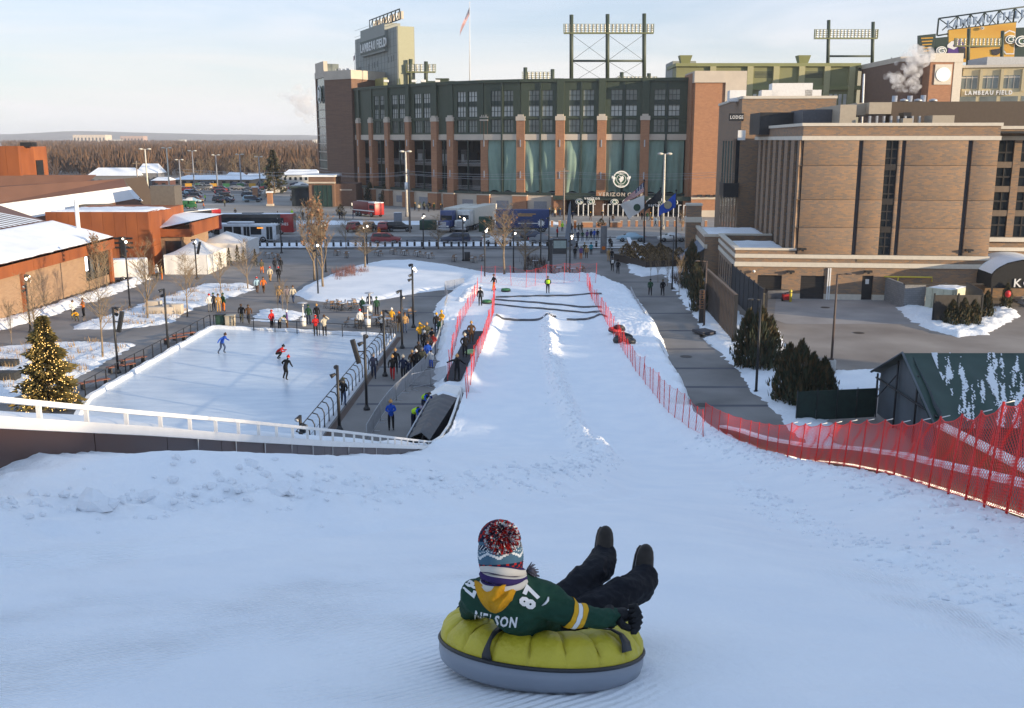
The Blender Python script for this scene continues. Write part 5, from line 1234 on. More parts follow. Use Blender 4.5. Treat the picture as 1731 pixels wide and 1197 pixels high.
net_fence('thin red net fence beside the right tubing lane',line_posts([(993,483),(1000,505),(1010,520),(1026,548),(1045,580),(1062,607),(1082,636),(1099,658),(1122,690),(1148,712),(1170,726),(1190,738)],46,1.35),0.3,0.003,0.02)
net_fence('red net fence between the lift and the left tubing lane',line_posts([(836,500),(834,530),(825,560),(815,590),(803,620),(795,650),(789,672)],30,1.35),0.3,0.003,0.022)
net_fence('red net fence on the outer side of the lift, beside the waiting line',line_posts([(808,492),(800,512),(790,527),(780,548),(772,575),(765,603),(757,645)],24,1.35),0.3,0.003,0.022)
net_fence('red net fence across the far end of the tubing run',line_posts([(812,478),(866,483),(893,486),(917,480),(950,479),(979,476),(1006,478)],9,2.0,0.25),0.4,0.003,0.024)
# mats across the run-out, each a strip of dark carpet
def mat_strip(label,pxs,w=0.85,n=40):
 P=spline([T(x,y,60) for x,y in pxs],n);m=MB();vs=[]
 for i,p in enumerate(P):
  for q,dz in((-w/2,0.0),(-w/2+0.04,0.07),(w/2-0.04,0.07),(w/2,0.0)):
   y=p.y+q+0.06*math.sin(i*0.9);vs.append((p.x,y,hz(p.x,y)+dz+0.03+0.03*mnoise.noise((p.x*1.2,y,4))))
 m.add(vs,[(4*k+j,4*k+4+j,4*k+5+j,4*k+1+j) for k in range(n-1) for j in range(3)],0,True)
 return single('run_mat',m,M('mat_grey',(0.11,0.11,0.12),0.85,var=0.3,scale=1.5),label,'mat')
mat_strip('farthest dark mat laid across the end of the tubing lanes',[(838,503),(900,501),(1000,497),(1017,497)],.55)
mat_strip('second dark mat across the run-out, slanting a little down to the right',[(836,507),(905,512),(960,517),(1017,520)],.48)
mat_strip('third dark mat across the run-out, with a bump in its middle',[(836,515),(880,520),(915,522),(1017,527)],.45)
mat_strip('nearest dark mat, curved over the end of the left tubing lane',[(838,533),(852,540),(880,542),(910,541),(930,533),(940,536)],.65)
mat_strip('nearest dark mat, curved over the end of the right tubing lane',[(958,541),(985,541),(1003,537),(1014,532),(1026,536)],.6)
# carpet lift and its covered way
m=MB();P=spline([T(806,562,50),T(790,590,50),T(772,630,50),T(764,646,50)],14);vs=[]
for p in P:vs+=[(p.x-0.55,p.y,p.z+0.02),(p.x-0.55,p.y,p.z+0.12),(p.x+0.55,p.y,p.z+0.12),(p.x+0.55,p.y,p.z+0.02)]
m.add(vs,[(4*k+j,4*k+4+j,4*k+5+j,4*k+1+j) for k in range(13) for j in range(3)]);single('carpet_lift',m,M('belt_black',(0.035,0.035,0.042),0.7,var=0.2),'dark carpet lift belt carrying people up beside the lanes','carpet lift')
tun=thing('lift_tunnel','black gabled cover with a white front over the carpet lift, beside the rail','tunnel',(-4.5,52,0))
m_tarp=M('black_tarp',(0.022,0.023,0.03),0.45,var=0.15,scale=1.0)
A=[D(727,673,56.4),D(749,664,56.6),D(773,671,56.4)];B=[D(689,740,47.0),D(712,730,47.0),D(727,743,46.2)]
Wf=[D(725,664,57.4),D(752,649,57.4),D(779,653,57.4)]
m=MB();n=44;vs=[]
for k in range(n+1):
 f_=k/n;cz=math.sin(f_*math.pi*8);row=[]
 for i in range(9):
  a=i/8;P0=A[0].lerp(A[1],a*2) if a<0.5 else A[1].lerp(A[2],a*2-1);P1=B[0].lerp(B[1],a*2) if a<0.5 else B[1].lerp(B[2],a*2-1)
  p=P0.lerp(P1,f_);p.z+=0.06*abs(cz)**0.6-0.05+0.04*mnoise.noise((f_*14,a*5,2));row.append(p)
 vs+=row
m.add(vs,[(k*9+i,k*9+i+1,(k+1)*9+i+1,(k+1)*9+i) for k in range(n) for i in range(8)],0,True);wp(m,'roof_cover',m_tarp,tun)
m=MB();m.add([A[0],B[0],B[0]-Vector((0,0,1.6)),A[0]-Vector((0,0,1.2)),A[2],B[2],B[2]-Vector((0,0,1.6)),A[2]-Vector((0,0,1.2))],[(0,1,2,3),(7,6,5,4)]);wp(m,'side_cover',m_tarp,tun)
m=MB();up=Vector((0,0,0.12));m.add([Wf[0],Wf[1],Wf[2],A[2]+up,A[1]+up,A[0]+up]+[v-Vector((0,0,0.1)) for v in(Wf[0],Wf[1],Wf[2])],[(0,1,4,5),(1,2,3,4),(6,7,1,0),(7,8,2,1)]);wp(m,'front_hood',m_railwhite,tun)
m=MB()
for f_ in np.linspace(0,1,6):m.tube([A[0].lerp(B[0],f_)+Vector((-0.03,0,0.03)),A[0].lerp(B[0],f_)+Vector((-0.05,0,-1.2))],0.03,5)
m.tube([A[0]+Vector((-.04,0,0.05)),B[0]+Vector((-.04,0,0.05))],0.045,6);wp(m,'frame',m_steel,tun)
# snow tubes lying about
m_tubegreen=M('tube_green',(0.03,0.14,0.05),0.5,var=0.1);m_tubered=M('tube_red',(0.42,0.02,0.02),0.5,var=0.1)
def snow_tube(label,p,mat,tilt=0.0,parent=None,rz=0.0,group=None):
 t=thing('snow_tube',label,'snow tube',p,rz,group);t.rotation_euler=(tilt,0,rz)
 m=MB();m.lathe([(0.30,0.0),(0.46,0.02),(0.5,0.08),(0.5,0.15)],16);m.build('skirt',m_black,t)
 m=MB();m.lathe([(0.5,0.15),(0.49,0.24),(0.42,0.32),(0.33,0.33),(0.25,0.28),(0.2,0.16),(0.0,0.12)],16);m.build('cover',mat,t)
snow_tube('green and black snow tube at the feet of the person in orange trousers',T(855,493),m_tubegreen)
snow_tube('snow tube with a green top beside the black coat at the net',T(823,513),m_tubegreen)
snow_tube('pale green snow tube on the lift belt behind the person in black',T(797,600),M('tube_lime',(0.35,0.5,0.22),0.5),0.1)
snow_tube('dark snow tube lying near the top of the lift line',T(792,566),m_black,0.15)
for px,py,mt,lb,ti in((1038,563,m_tubered,'red snow tube lying farthest up the bank by the right net',.2),(1046,560,m_black,'black snow tube lying on its edge behind the red ones',.7),(1050,571,m_tubered,'red snow tube lying in the middle of the heap by the right fence',.1),(1058,573,m_black,'black snow tube in the heap by the right fence, beside the red one',.5),(1063,580,m_black,'black snow tube lying nearest the promenade side of the heap',.25),(1048,577,m_black,'black snow tube leaning on the net at the near end of the heap',.4)):
 snow_tube(lb,T(px,py)+Vector((0,0,0.05)),mt,ti,rz=px)
# barriers and railings
def bar_panel(a,b,h,label,cat,name,mat,rad=0.02,nb=17,group=None,feet=True):
 t=thing(name,label,cat,a,0,group)
 m=MB();up=Vector((0,0,h));lo=Vector((0,0,0.18));m.tube([a,a+up,b+up,b],rad,5);m.tube([a+lo,b+lo],rad,5);wp(m,'frame',mat,t)
 m=MB()
 for k in range(1,nb):q=a.lerp(b,k/nb);m.tube([q+lo,q+up],rad*0.8,4,cap=False)
 wp(m,'bars',mat,t,kind='stuff')
 if feet:
  d=(b-a).normalized();n=Vector((-d.y,d.x,0))
  for q in(a.lerp(b,0.12),a.lerp(b,0.88)):m=MB();m.tube([q-n*0.3,q+n*0.3],rad,5);wp(m,'foot',mat,t)
 return t
def nth(k):return str(k)+('th' if 3<k%100<21 else{1:'st',2:'nd',3:'rd'}.get(k%10,'th'))
def barrier_run(pxs,label,group,step=2.3,h=1.1,z=0.02):
 P=[G(x,y,z) for x,y in pxs];L=sum((b-a).length for a,b in zip(P[:-1],P[1:]));n=max(1,round(L/step));Q=spline(P,n+1)
 for i in range(n):bar_panel(Q[i].lerp(Q[i+1],0.02),Q[i].lerp(Q[i+1],0.98),h,label+f', {nth(i + 1)} from its '+('far' if P[0].y>P[-1].y else 'near')+' end','crowd barrier','crowd_barrier',m_steel,group=group)
barrier_run([(1066,502),(1076,525),(1090,550),(1098,570),(1112,600),(1125,628),(1140,660),(1160,697),(1176,730)],'grey steel crowd barrier along the promenade','barriers along the promenade')
barrier_run([(620,752),(640,716),(662,685),(696,652),(725,622),(740,590),(748,560)],'grey steel crowd barrier beside the waiting line','barriers along the waiting line')
barrier_run([(696,660),(722,655),(755,645)],'grey steel crowd barrier across the lift entrance','barriers across the lift entrance',1.9)
barrier_run([(752,493),(785,487)],'grey steel crowd barrier at the lawn edge','barriers at the lawn edge',2.0)
barrier_run([(752,497),(757,515),(752,530)],'grey steel crowd barrier turned side-on by the snow bank','barriers beside the snow bank',2.0)
def railing(label,pts,h,step,mat,curved=None,group=None):
 L=sum((b-a).length for a,b in zip(pts[:-1],pts[1:]));n=max(2,int(L/step));Q=spline(pts,n+1)
 t=thing('railing',label,'railing',Q[0],0,group)
 for q in Q:
  m=MB()
  if curved is None:m.box(q.x-0.03,q.y-0.03,q.z,q.x+0.03,q.y+0.03,q.z+h)
  else:m.tube([q,q+Vector((0,0,h*0.72)),q+curved*0.12+Vector((0,0,h*0.93)),q+curved*0.4+Vector((0,0,h))],0.035,6)
  wp(m,'post',mat,t)
 up=Vector((0,0,h))+(curved*0.4 if curved else Vector())
 m=MB();m.tube([q+up for q in Q],0.03,5);wp(m,'top_rail',mat,t)
 for z in((0.15,0.5) if curved is None else(0.5,)):
  m=MB();m.tube([q+Vector((0,0,h*z)) for q in Q],0.012,4);wp(m,'wire',mat,t)
 return t
railing('black railing with bent-over posts along the right side of the ice rink',[Vector((e[0].x+0.2,e[0].y,0.25)),Vector((e[1].x+0.2,e[1].y,0.25)),Vector((e[1].x+0.2+t.x*5,e[1].y+t.y*5,0.25))],1.15,1.15,m_black,Vector((-1,0.1,0)))
railing('thin black railing along the far side of the ice rink',[G(362,554),G(440,561),G(560,569),G(660,574)],1.1,2.0,m_black)
railing('thin black railing along the left side of the ice rink',[G(356,553),G(290,590),G(210,634),G(145,672)],1.1,1.6,m_black)
# right side: slat fence, panels, enclosure, shed
def lineframe(pxa,pxb):a=G(*pxa);b=G(*pxb);return frame(a,b)
sf=thing('slat_screen','tall dark fence of upright slats with light between them beside the promenade','fence',G(1192,525))
Mx,L=frame(G(1192,525),G(1240,582));m_slat=M('slat_dark',(0.045,0.032,0.024),0.6,var=0.1)
ns=22
for k in range(ns):
 m=MB();m.M=Mx;x=L*(k+0.5)/ns;m.box(x-0.20,0,0.1,x+0.20,0.06,3.9+0.02*(k%2));wp(m,'slat',m_slat,sf)
for z in(0.5,2.0,3.5):m=MB();m.M=Mx;m.box(0,0.061,z,L,0.11,z+0.1);wp(m,'rail',m_slat,sf)
m=MB();m.M=Mx;m.box(-0.05,-0.06,3.92,L+0.05,0.16,4.02);wp(m,'top_rail',M('rail_brown',(0.14,0.09,0.055),0.6),sf)
for x in(0,L):m=MB();m.M=Mx;m.box(x-0.08,-0.08,0,x+0.08,0.18,4.0);wp(m,'post',m_black,sf)
pf=thing('panel_screen','solid dark panel fence beside the loading doors, ending in a tan board','fence',G(1246,540))
a=HO+HT*(xl-0.2)+HN*0.6;b=G(1288,553);Mx,L=frame(a,b)
for k in range(7):m=MB();m.M=Mx;m.box(L*k/7+0.02,0,0,L*(k+1)/7-0.02,0.08,3.3);wp(m,'panel',M('panel_black',(0.03,0.03,0.033),0.7,var=0.2),pf)
for k in range(8):m=MB();m.M=Mx;m.box(L*k/7-0.05,-0.04,0,L*k/7+0.05,0.12,3.45);wp(m,'post',m_black,pf)
m=MB();m.M=Mx;m.box(L+0.06,-0.05,0,L+1.15,0.05,3.0);wp(m,'end_board',M('tan_board',(0.33,0.22,0.10),0.7,var=0.1),pf)
m=MB();m.M=Mx;m.box(L+1.2,-0.1,0,L+1.35,0.1,3.2);wp(m,'post',m_black,pf)
# bin enclosure
en=thing('bin_enclosure','yard enclosure of grey block wall and dark panels on the snowy island','enclosure',G(1590,545))
m_block=brick_mat('grey_block',(0.27,0.27,0.27),(0.22,0.22,0.225),(0.17,0.17,0.17),0.4,0.2)
p0,p1=G(1527,522),G(1562,522);Mx,L=frame(p0,p1);hb=2.35
m=MB();m.M=Mx;m.box(0,0,0,L,0.25,hb);wp(m,'block_wall',m_block,en)
m=MB();m.M=Mx;m.box(0,0.26,0,0.25,6.5,hb);wp(m,'block_wall',m_block,en)
m=MB();m.M=Mx;m.box(-0.08,-0.06,hb,7.5,0.32,hb+0.09);wp(m,'coping',m_mull,en)
m=MB();m.M=Mx;m.box(0.26,5.5,0,8.2,5.75,hb-0.1);wp(m,'back_wall',m_slat,en)
q0,q1=G(1576,548),G(1657,548);Mq,Lq=frame(q0,q1)
for k in range(2):m=MB();m.M=Mq;m.box(Lq*k/2+0.05,0,0.25,Lq*(k+1)/2-0.05,0.06,2.6);wp(m,'panel',M('panel_umber',(0.045,0.037,0.032),0.6,var=0.15),en)
for k in range(3):m=MB();m.M=Mq;m.box(Lq*k/2-0.06,-0.04,0,Lq*k/2+0.06,0.1,2.75);wp(m,'post',m_black,en)
for(u,v),hgt in(((0,5.0),2.6),((Lq,5.5),3.0)):
 Ms,Ls=frame(Mq@Vector((u,0.1,0)),Mq@Vector((u+(1.0 if u else-0.5),v,0)))
 if u:m=MB();m.M=Ms;m.box(0,0,0.2,Ls,0.06,hgt);wp(m,'panel',M('panel_umber',(0.045,0.037,0.032),0.6),en)
dq=thing('skip','pale cream waste container with snow on its lid inside the yard enclosure','container',G(1583,524))
c0,c1=G(1562,525),G(1573,533);Mx,L=frame(c0,G(1606,531))
m=MB();m.M=Mx;m.rbox(0,0,0.2,L,3.6,2.25,0.05);wp(m,'body',M('container_cream',(0.50,0.48,0.36),0.6,var=0.1),dq)
m=MB();m.M=Mx;roofsnow(m,0.05,0.1,L-0.05,3.5,2.2,0.12);wp(m,'lid_snow',m_snow_roof,dq)
for k in range(3):m=MB();m.M=Mx;m.box(0.6+k*1.1,-0.06,0.25,0.7+k*1.1,0,2.2);wp(m,'rib',M('container_rib',(0.42,0.40,0.3),0.6),dq)
# yard pieces
def box_thing(name,label,cat,px,py,w,d,h,mat,rz=0.0,z=0.0,lid=None):
 t=thing(name,label,cat,G(px,py,z),rz);m=MB();m.rbox(-w/2,-d/2,0,w/2,d/2,h,min(w,d,h)*0.06);m.build('body',mat,t)
 if lid:m=MB();m.rbox(-w/2-0.03,-d/2-0.03,h,w/2+0.03,d/2+0.03,h+0.06,0.02);m.build('lid',lid,t)
 return t
box_thing('loading_bin','low grey steel bin in front of the left loading door','bin',1312,504,2.2,1.2,0.9,M('bin_grey',(0.12,0.12,0.13),0.6),lid=m_black)
t_=thing('yellow_bollard','yellow steel guard post between the two loading doors','bollard',G(1336,511));m=MB();m.lathe([(0.13,0),(0.13,1.15),(0.09,1.25),(0,1.28)],10);m.build('post',m_yel,t_);m=MB();m.lathe([(0.2,0),(0.2,0.05)],10);m.build('base',m_concrete,t_)
t_=thing('snow_blower','red snow blower parked beside the yellow guard post','snow blower',G(1329,509));m=MB();m.rbox(-0.4,-0.3,0.15,0.4,0.3,0.7,0.05);m.build('body',M('red_paint',(0.45,0.02,0.02),0.4),t_)
for s in(-0.4,0.4):m=MB();m.M=Matrix.Translation((s,0,0.2))@Matrix.Rotation(R(90),4,'Y');m.lathe([(0.2,-0.06),(0.2,0.06)],10);m.build('wheel',m_black,t_)
m=MB();m.tube([(-0.3,-0.2,0.6),(-0.3,-0.9,1.0),(0.3,-0.9,1.0),(0.3,-0.2,0.6)],0.03,5);m.build('handle',m_black,t_)
box_thing('blue_crate','small blue crate standing by the dark service door','crate',1494,505,0.55,0.5,0.5,M('crate_blue',(0.03,0.07,0.3),0.5))
box_thing('black_crate','low black crate on the ground under the yellow gas pipe','crate',1510,506,0.7,0.5,0.35,m_black)
box_thing('utility_box','dark ground box set in the snow beside the promenade','utility box',1190,563,1.3,1.6,0.25,M('box_slate',(0.05,0.05,0.06),0.8),0.4,0.1)
for px,py in((1160,603),(1188,685),(1395,520),(1452,563)):
 t_=thing('manhole','round dark manhole cover in the '+('promenade, farther of two' if py==603 else 'promenade, nearer of two' if py==685 else 'loading apron before the doors' if py==520 else 'brown yard paving'),'manhole cover',G(px,py));m=MB();ring(m,0.36,0.45,20,0.012,0.012);m.build('frame',m_black,t_);m=MB();disc(m,0.355,20,0.012,0.008);m.build('cover',M('iron',(0.06,0.05,0.045),0.6,0.5),t_)
# totem
tt=thing('wooden_totem','brown wooden totem post with square holes at the promenade edge','totem',G(1185,546));hh=3.0
for k in range(4):m=MB();m.box(-0.2,-0.2,1.3+k*0.44,0.2,0.2,1.64+k*0.44);o=m.build('block',M('totem_wood',(0.20,0.10,0.05),0.7),tt);m=MB();m.box(-0.09,-0.22,1.4+k*0.44,0.09,-0.2,1.56+k*0.44);m.build('hole',m_black,o)
m=MB();m.box(-0.19,-0.19,0,0.19,0.19,1.3);m.build('stem',M('totem_black',(0.03,0.025,0.022),0.7),tt);m=MB();m.box(-0.14,-0.14,1.3,0.14,0.14,3.0);m.build('core',m_black,tt)
# green covered shed
shd=thing('tarpaulin_shed','long shed under a dark green tarpaulin with patches of snow, behind the red net','shed',(21.5,53,0))
m_gtarp=M('green_tarp',(0.022,0.05,0.038),0.45,var=0.2,scale=0.6);m_tarpgrey=M('tarp_grey',(0.10,0.115,0.13),0.7,var=0.15,scale=0.7)
sx,yn,yf,ye,er,rr=21.5,48.8,57.4,53.1,2.5,4.6
ribs=[sx+3.05*k for k in range(8)]
def slope(m,y0,z0,y1,z1,dz=0.0,pat=False):
 nx,ny=(330,90) if pat else(96,26);vs=[]
 for j in range(ny+1):
  for i in range(nx+1):
   x=sx-0.25+21.4*i/nx;v=j/ny;ph=((x-sx)/3.05)%1.0
   s_=0.16*math.sin(math.pi*ph)*(0.5+v)+0.05*mnoise.noise((x*1.1-v*2,v*3,1))+0.10*math.sin((ph+v*0.8)*9)*(1-v)*0.35
   vs.append((x,y0+(y1-y0)*v,z0+(z1-z0)*v-s_*(1 if v>0.02 else 0)+dz))
 fs=[]
 for j in range(ny):
  for i in range(nx):
   if pat:
    x=sx+21.4*i/nx;v=j/ny;ph=((x-sx)/3.05)%1.0
    n_=mnoise.fractal((x*2.6+v*4.5,v*2.6,9.0),0.55,2.3,8)+0.34*math.sin(math.pi*ph)-0.22-0.5*abs(v-0.52)+(0.25 if 0.3<ph+v*0.35-0.1<0.55 else 0)
    if n_<0.17 or x<sx+1.6:continue
   fs.append((j*(nx+1)+i,(j+1)*(nx+1)+i,(j+1)*(nx+1)+i+1,j*(nx+1)+i+1))
 m.add(vs,fs,0,True)
m=MB();slope(m,ye,rr,yn-0.5,er-0.7);wp(m,'front_cover',m_gtarp,shd)
m=MB();slope(m,ye,rr,yn-0.5,er-0.7,0.035,True);wp(m,'cover_snow',m_snow,shd,kind='stuff')
m=MB();slope(m,ye,rr,yf+0.3,er);[None];wp(m,'rear_cover',m_gtarp,shd)
m=MB();m.box(sx-0.2,yn-0.5,0,sx+21,yn-0.44,er-0.75);wp(m,'side_cover',m_gtarp,shd)
n=20;pts=[(y,er+(rr-er)*(1-abs(y-ye)/(yf-ye if y>ye else ye-yn))-0.06) for y in np.linspace(yn,yf,n)]
m=MB();m.add([(sx+0.3+0.1*mnoise.noise((y,1,0)),y,0) for y,z in pts]+[(sx+0.3+0.12*mnoise.noise((y*2,5,0)),y,z) for y,z in pts],[(k+1,k,n+k,n+k+1) for k in range(n-1)],0,True);wp(m,'end_curtain',m_tarpgrey,shd)
for yy in(yf-0.2,ye+1.2,ye-1.6):m=MB();m.tube([(sx+0.1,yy,0),(sx+0.1,yy,er+(rr-er)*(1-abs(yy-ye)/4.3)-0.1)],0.06,6);wp(m,'frame_post',m_black,shd)
m=MB();m.tube([(sx+0.1,yn,er-0.3),(sx+0.1,yf,er-0.3)],0.06,6);wp(m,'frame_beam',m_black,shd)
m=MB();m.tube([(sx+0.08,ye+1.2,er+0.6),(sx+0.08,yf,0.8)],0.04,5);wp(m,'brace',m_black,shd)
m=MB();m.tube([(sx-0.15,yn-0.5,er-0.7),(sx-0.2,ye,rr+0.02),(sx-0.15,yf+0.2,er)],0.07,6);wp(m,'end_hoop',m_tarpgrey,shd)
gf=thing('mesh_fence','low fence covered in dark green mesh running up to the tarpaulin shed','fence',G(1345,712))
Mx,L=frame(G(1345,712),(sx-0.1,56.6))
for k in range(4):m=MB();m.M=Mx;m.box(L*k/4,0,0,L*(k+1)/4-0.03,0.05,1.75);wp(m,'mesh_panel',M('mesh_green',(0.014,0.03,0.024),0.8,var=0.2),gf)
for k in range(5):m=MB();m.M=Mx;m.tube([(L*k/4,-0.05,0),(L*k/4,-0.05,1.85)],0.03,5);wp(m,'post',m_black,gf)
# outer ramp wall running down to the right
m=MB();a=D(1585,722,47);b=D(1760,812,33)
ow=thing('ramp_wall','brown sloping ramp wall with a snowy pale top seen through the red net','ramp wall',(a.x,a.y,0))
m.add([a,b,Vector((b.x,b.y,0)),Vector((a.x,a.y,0)),a+Vector((0.4,0.2,0)),b+Vector((0.4,0.2,0)),Vector((b.x+.4,b.y+.2,0)),Vector((a.x+.4,a.y+.2,0))],[(0,3,2,1),(4,5,6,7),(0,4,7,3)]);wp(m,'wall',m_corten2,ow)
m=MB();m.add([a+Vector((-.1,-.1,.0)),b+Vector((-.1,-.1,.0)),b+Vector((0.5,0.3,.0)),a+Vector((0.5,0.3,.0)),a+Vector((-.1,-.1,.12)),b+Vector((-.1,-.1,.12)),b+Vector((0.5,0.3,.12)),a+Vector((0.5,0.3,.12))],[(4,5,6,7),(0,1,5,4),(2,3,7,6),(3,0,4,7)]);wp(m,'cap_snow',m_railwhite,ow)
# unseen houses added beyond the right edge of the view to throw the long shade
m_houseb=M('house_siding',(0.32,0.29,0.25),0.8)
def house(label,x0,y0,x1,y1,h,rh):
 t=thing('shade_house',label,'house',((x0+x1)/2,(y0+y1)/2,0));m=MB();m.box(x0,y0,0,x1,y1,h);wp(m,'wall',m_houseb,t)
 m=MB();ym=(y0+y1)/2;m.add([(x0-.3,y0-.3,h),(x1+.3,y0-.3,h),(x1+.3,y1+.3,h),(x0-.3,y1+.3,h),(x0-.3,ym,h+rh),(x1+.3,ym,h+rh)],[(0,1,5,4),(2,3,4,5),(3,0,4),(1,2,5),(3,2,1,0)]);wp(m,'roof',m_snow_roof,t)
SHADE=[(78,-7,92,4.8,15.2,2.0),(78,5.6,92,15.6,15.0,2.0),(78,16.6,92,25.4,14.4,2.0),(79,27,93,36,12.0,2.0)]
for i,s_ in enumerate(SHADE):house(('house with pale siding and snowy roof, first','house with pale siding and snowy roof, second','house with pale siding and snowy roof, third','house with pale siding and snowy roof, fourth')[i]+' in the row right of the yard',*s_)
shade_bldg=thing('shade_building','tall stepped apartment house right of and behind the snow hill','building',(70,-30,0))  # added out of view, roof stepped to set where its shade ends
for n_,x0,y0,x1,y1,h in(('wing',60,-75,80,-24.5,24.1),('wing',60,-24.4,80,-21.1,23.2),('wing',60,-21,80,-18.1,22.2),('wing',60,-18,80,-14.1,21.2),('wing',60,-14,80,-9.1,20),('wing',60,-9,80,-4,17.8)):
 m=MB();m.box(x0,y0,0,x1,y1,h);wp(m,n_,m_tan,shade_bldg)
# people
CC=dict(black=(0.014,0.014,0.016),navy=(0.018,0.025,0.055),green=(0.02,0.065,0.035),orange=(0.62,0.16,0.025),gold=(0.72,0.38,0.03),red=(0.42,0.02,0.02),white=(0.68,0.67,0.65),tan=(0.42,0.25,0.10),brown=(0.10,0.055,0.03),grey=(0.16,0.16,0.165),purple=(0.12,0.07,0.2),blue=(0.02,0.08,0.42),lime=(0.45,0.75,0.03),cream=(0.55,0.48,0.36),teal=(0.03,0.25,0.32),jeans=(0.05,0.075,0.14),sky=(0.32,0.48,0.58),plaid=(0.25,0.03,0.03),olive=(0.09,0.085,0.055),lilac=(0.30,0.26,0.33),charcoal=(0.035,0.036,0.042))
def cm(c):return M('cloth_'+c,CC[c],0.85,var=0.18,scale=9)
m_skin=M('skin',(0.52,0.30,0.21),0.6,var=0.06)
m_shoe=M('shoe_leather',(0.02,0.018,0.017),0.5)
m_hair=M('hair_brown',(0.06,0.035,0.02),0.7)
def limb(a,b,f):return Vector(a).lerp(Vector(b),f)
POSES={}
def pose_joints(kind):
 J=dict(pel=(0,0,.95),wst=(0,0,1.08),che=(0,.01,1.30),nk=(0,0,1.47),nk2=(0,-.01,1.53),hd=(0,-.02,1.62),tp=(0,-.015,1.70))
 for s,n in((1,'L'),(-1,'R')):
  J.update({'sh'+n:(s*.19,0,1.41),'el'+n:(s*.25,.03,1.14),'wr'+n:(s*.25,-.05,.90),'ha'+n:(s*.25,-.08,.82),'hp'+n:(s*.10,0,.90),'kn'+n:(s*.11,-.02,.50),'an'+n:(s*.115,.02,.09),'to'+n:(s*.13,-.14,.04)})
 U=lambda**k:J.update(k)
 if kind=='walk':U(knL=(.10,-.16,.52),anL=(.10,-.22,.11),toL=(.11,-.37,.07),knR=(-.10,.02,.50),anR=(-.10,.28,.16),toR=(-.11,.16,.04),elL=(.26,.14,1.16),wrL=(.25,.16,.93),haL=(.25,.13,.86),elR=(-.26,-.06,1.15),wrR=(-.23,-.22,.98),haR=(-.22,-.28,.93))
 if kind=='front':U(elL=(.27,-.02,1.15),wrL=(.10,-.24,1.16),haL=(.04,-.28,1.18),elR=(-.27,-.02,1.15),wrR=(-.10,-.24,1.14),haR=(-.04,-.28,1.15))
 if kind=='pocket':U(elL=(.31,.05,1.15),wrL=(.2,-.08,.97),haL=(.17,-.1,.92),elR=(-.31,.05,1.15),wrR=(-.2,-.08,.97),haR=(-.17,-.1,.92))
 if kind=='shade':U(elL=(.40,-.15,1.45),wrL=(.18,-.2,1.62),haL=(.1,-.2,1.68),elR=(-.27,-.02,1.15),wrR=(-.12,-.22,1.1),haR=(-.06,-.26,1.1))
 if kind=='out':U(elL=(.42,.0,1.32),wrL=(.62,-.06,1.22),haL=(.70,-.08,1.19),elR=(-.36,-.08,1.22),wrR=(-.52,-.18,1.08),haR=(-.58,-.22,1.05),anL=(.16,.02,.09),toL=(.2,-.14,.04))
 if kind=='skate':U(wst=(0,-.06,1.04),pel=(0,.02,.92),che=(0,-.18,1.22),nk=(0,-.27,1.36),nk2=(0,-.30,1.41),hd=(0,-.35,1.49),tp=(0,-.37,1.57),shL=(.19,-.24,1.31),shR=(-.19,-.24,1.31),elL=(.38,-.12,1.12),wrL=(.46,-.3,1.0),haL=(.48,-.36,.97),elR=(-.4,-.1,1.16),wrR=(-.56,-.08,1.0),haR=(-.62,-.08,.95),hpL=(.1,.02,.88),hpR=(-.1,.02,.88),knL=(.17,-.16,.5),anL=(.2,.02,.12),toL=(.24,-.14,.05),knR=(-.16,-.02,.5),anR=(-.24,.22,.14),toR=(-.28,.08,.05))
 if kind=='crouch':
  U(pel=(0,.1,.50),wst=(0,-.02,.60),che=(0,-.2,.74),nk=(0,-.33,.84),nk2=(0,-.37,.88),hd=(0,-.43,.95),tp=(0,-.45,1.03),shL=(.19,-.28,.80),shR=(-.19,-.28,.80),elL=(.3,-.4,.62),wrL=(.2,-.58,.66),haL=(.16,-.64,.68),elR=(-.3,-.38,.6),wrR=(-.2,-.56,.62),haR=(-.16,-.62,.64),hpL=(.1,.1,.47),hpR=(-.1,.1,.47),knL=(.16,-.28,.48),anL=(.14,-.02,.1),toL=(.15,-.18,.05),knR=(-.16,-.28,.46),anR=(-.14,.02,.1),toR=(-.15,-.14,.05))
 if kind=='sit':
  U(pel=(0,.1,.50),wst=(0,.12,.63),che=(0,.08,.86),nk=(0,.03,1.03),nk2=(0,.01,1.08),hd=(0,-.02,1.17),tp=(0,-.02,1.25),shL=(.19,.05,.97),shR=(-.19,.05,.97),elL=(.25,-.02,.72),wrL=(.14,-.24,.68),haL=(.1,-.3,.68),elR=(-.25,-.02,.72),wrR=(-.14,-.24,.68),haR=(-.1,-.3,.68),hpL=(.1,.06,.48),hpR=(-.1,.06,.48),knL=(.12,-.36,.50),anL=(.12,-.36,.09),toL=(.13,-.5,.04),knR=(-.12,-.36,.50),anR=(-.12,-.32,.09),toR=(-.13,-.46,.04))
 if kind=='bend':
  U(wst=(0,-.1,1.03),che=(0,-.3,1.15),nk=(0,-.44,1.22),nk2=(0,-.49,1.24),hd=(0,-.57,1.27),tp=(0,-.62,1.33),shL=(.19,-.38,1.2),shR=(-.19,-.38,1.2),elL=(.24,-.5,.96),wrL=(.16,-.62,.78),haL=(.14,-.66,.72),elR=(-.24,-.5,.96),wrR=(-.16,-.62,.8),haR=(-.14,-.66,.74))
 return{k:Vector(v) for k,v in J.items()}
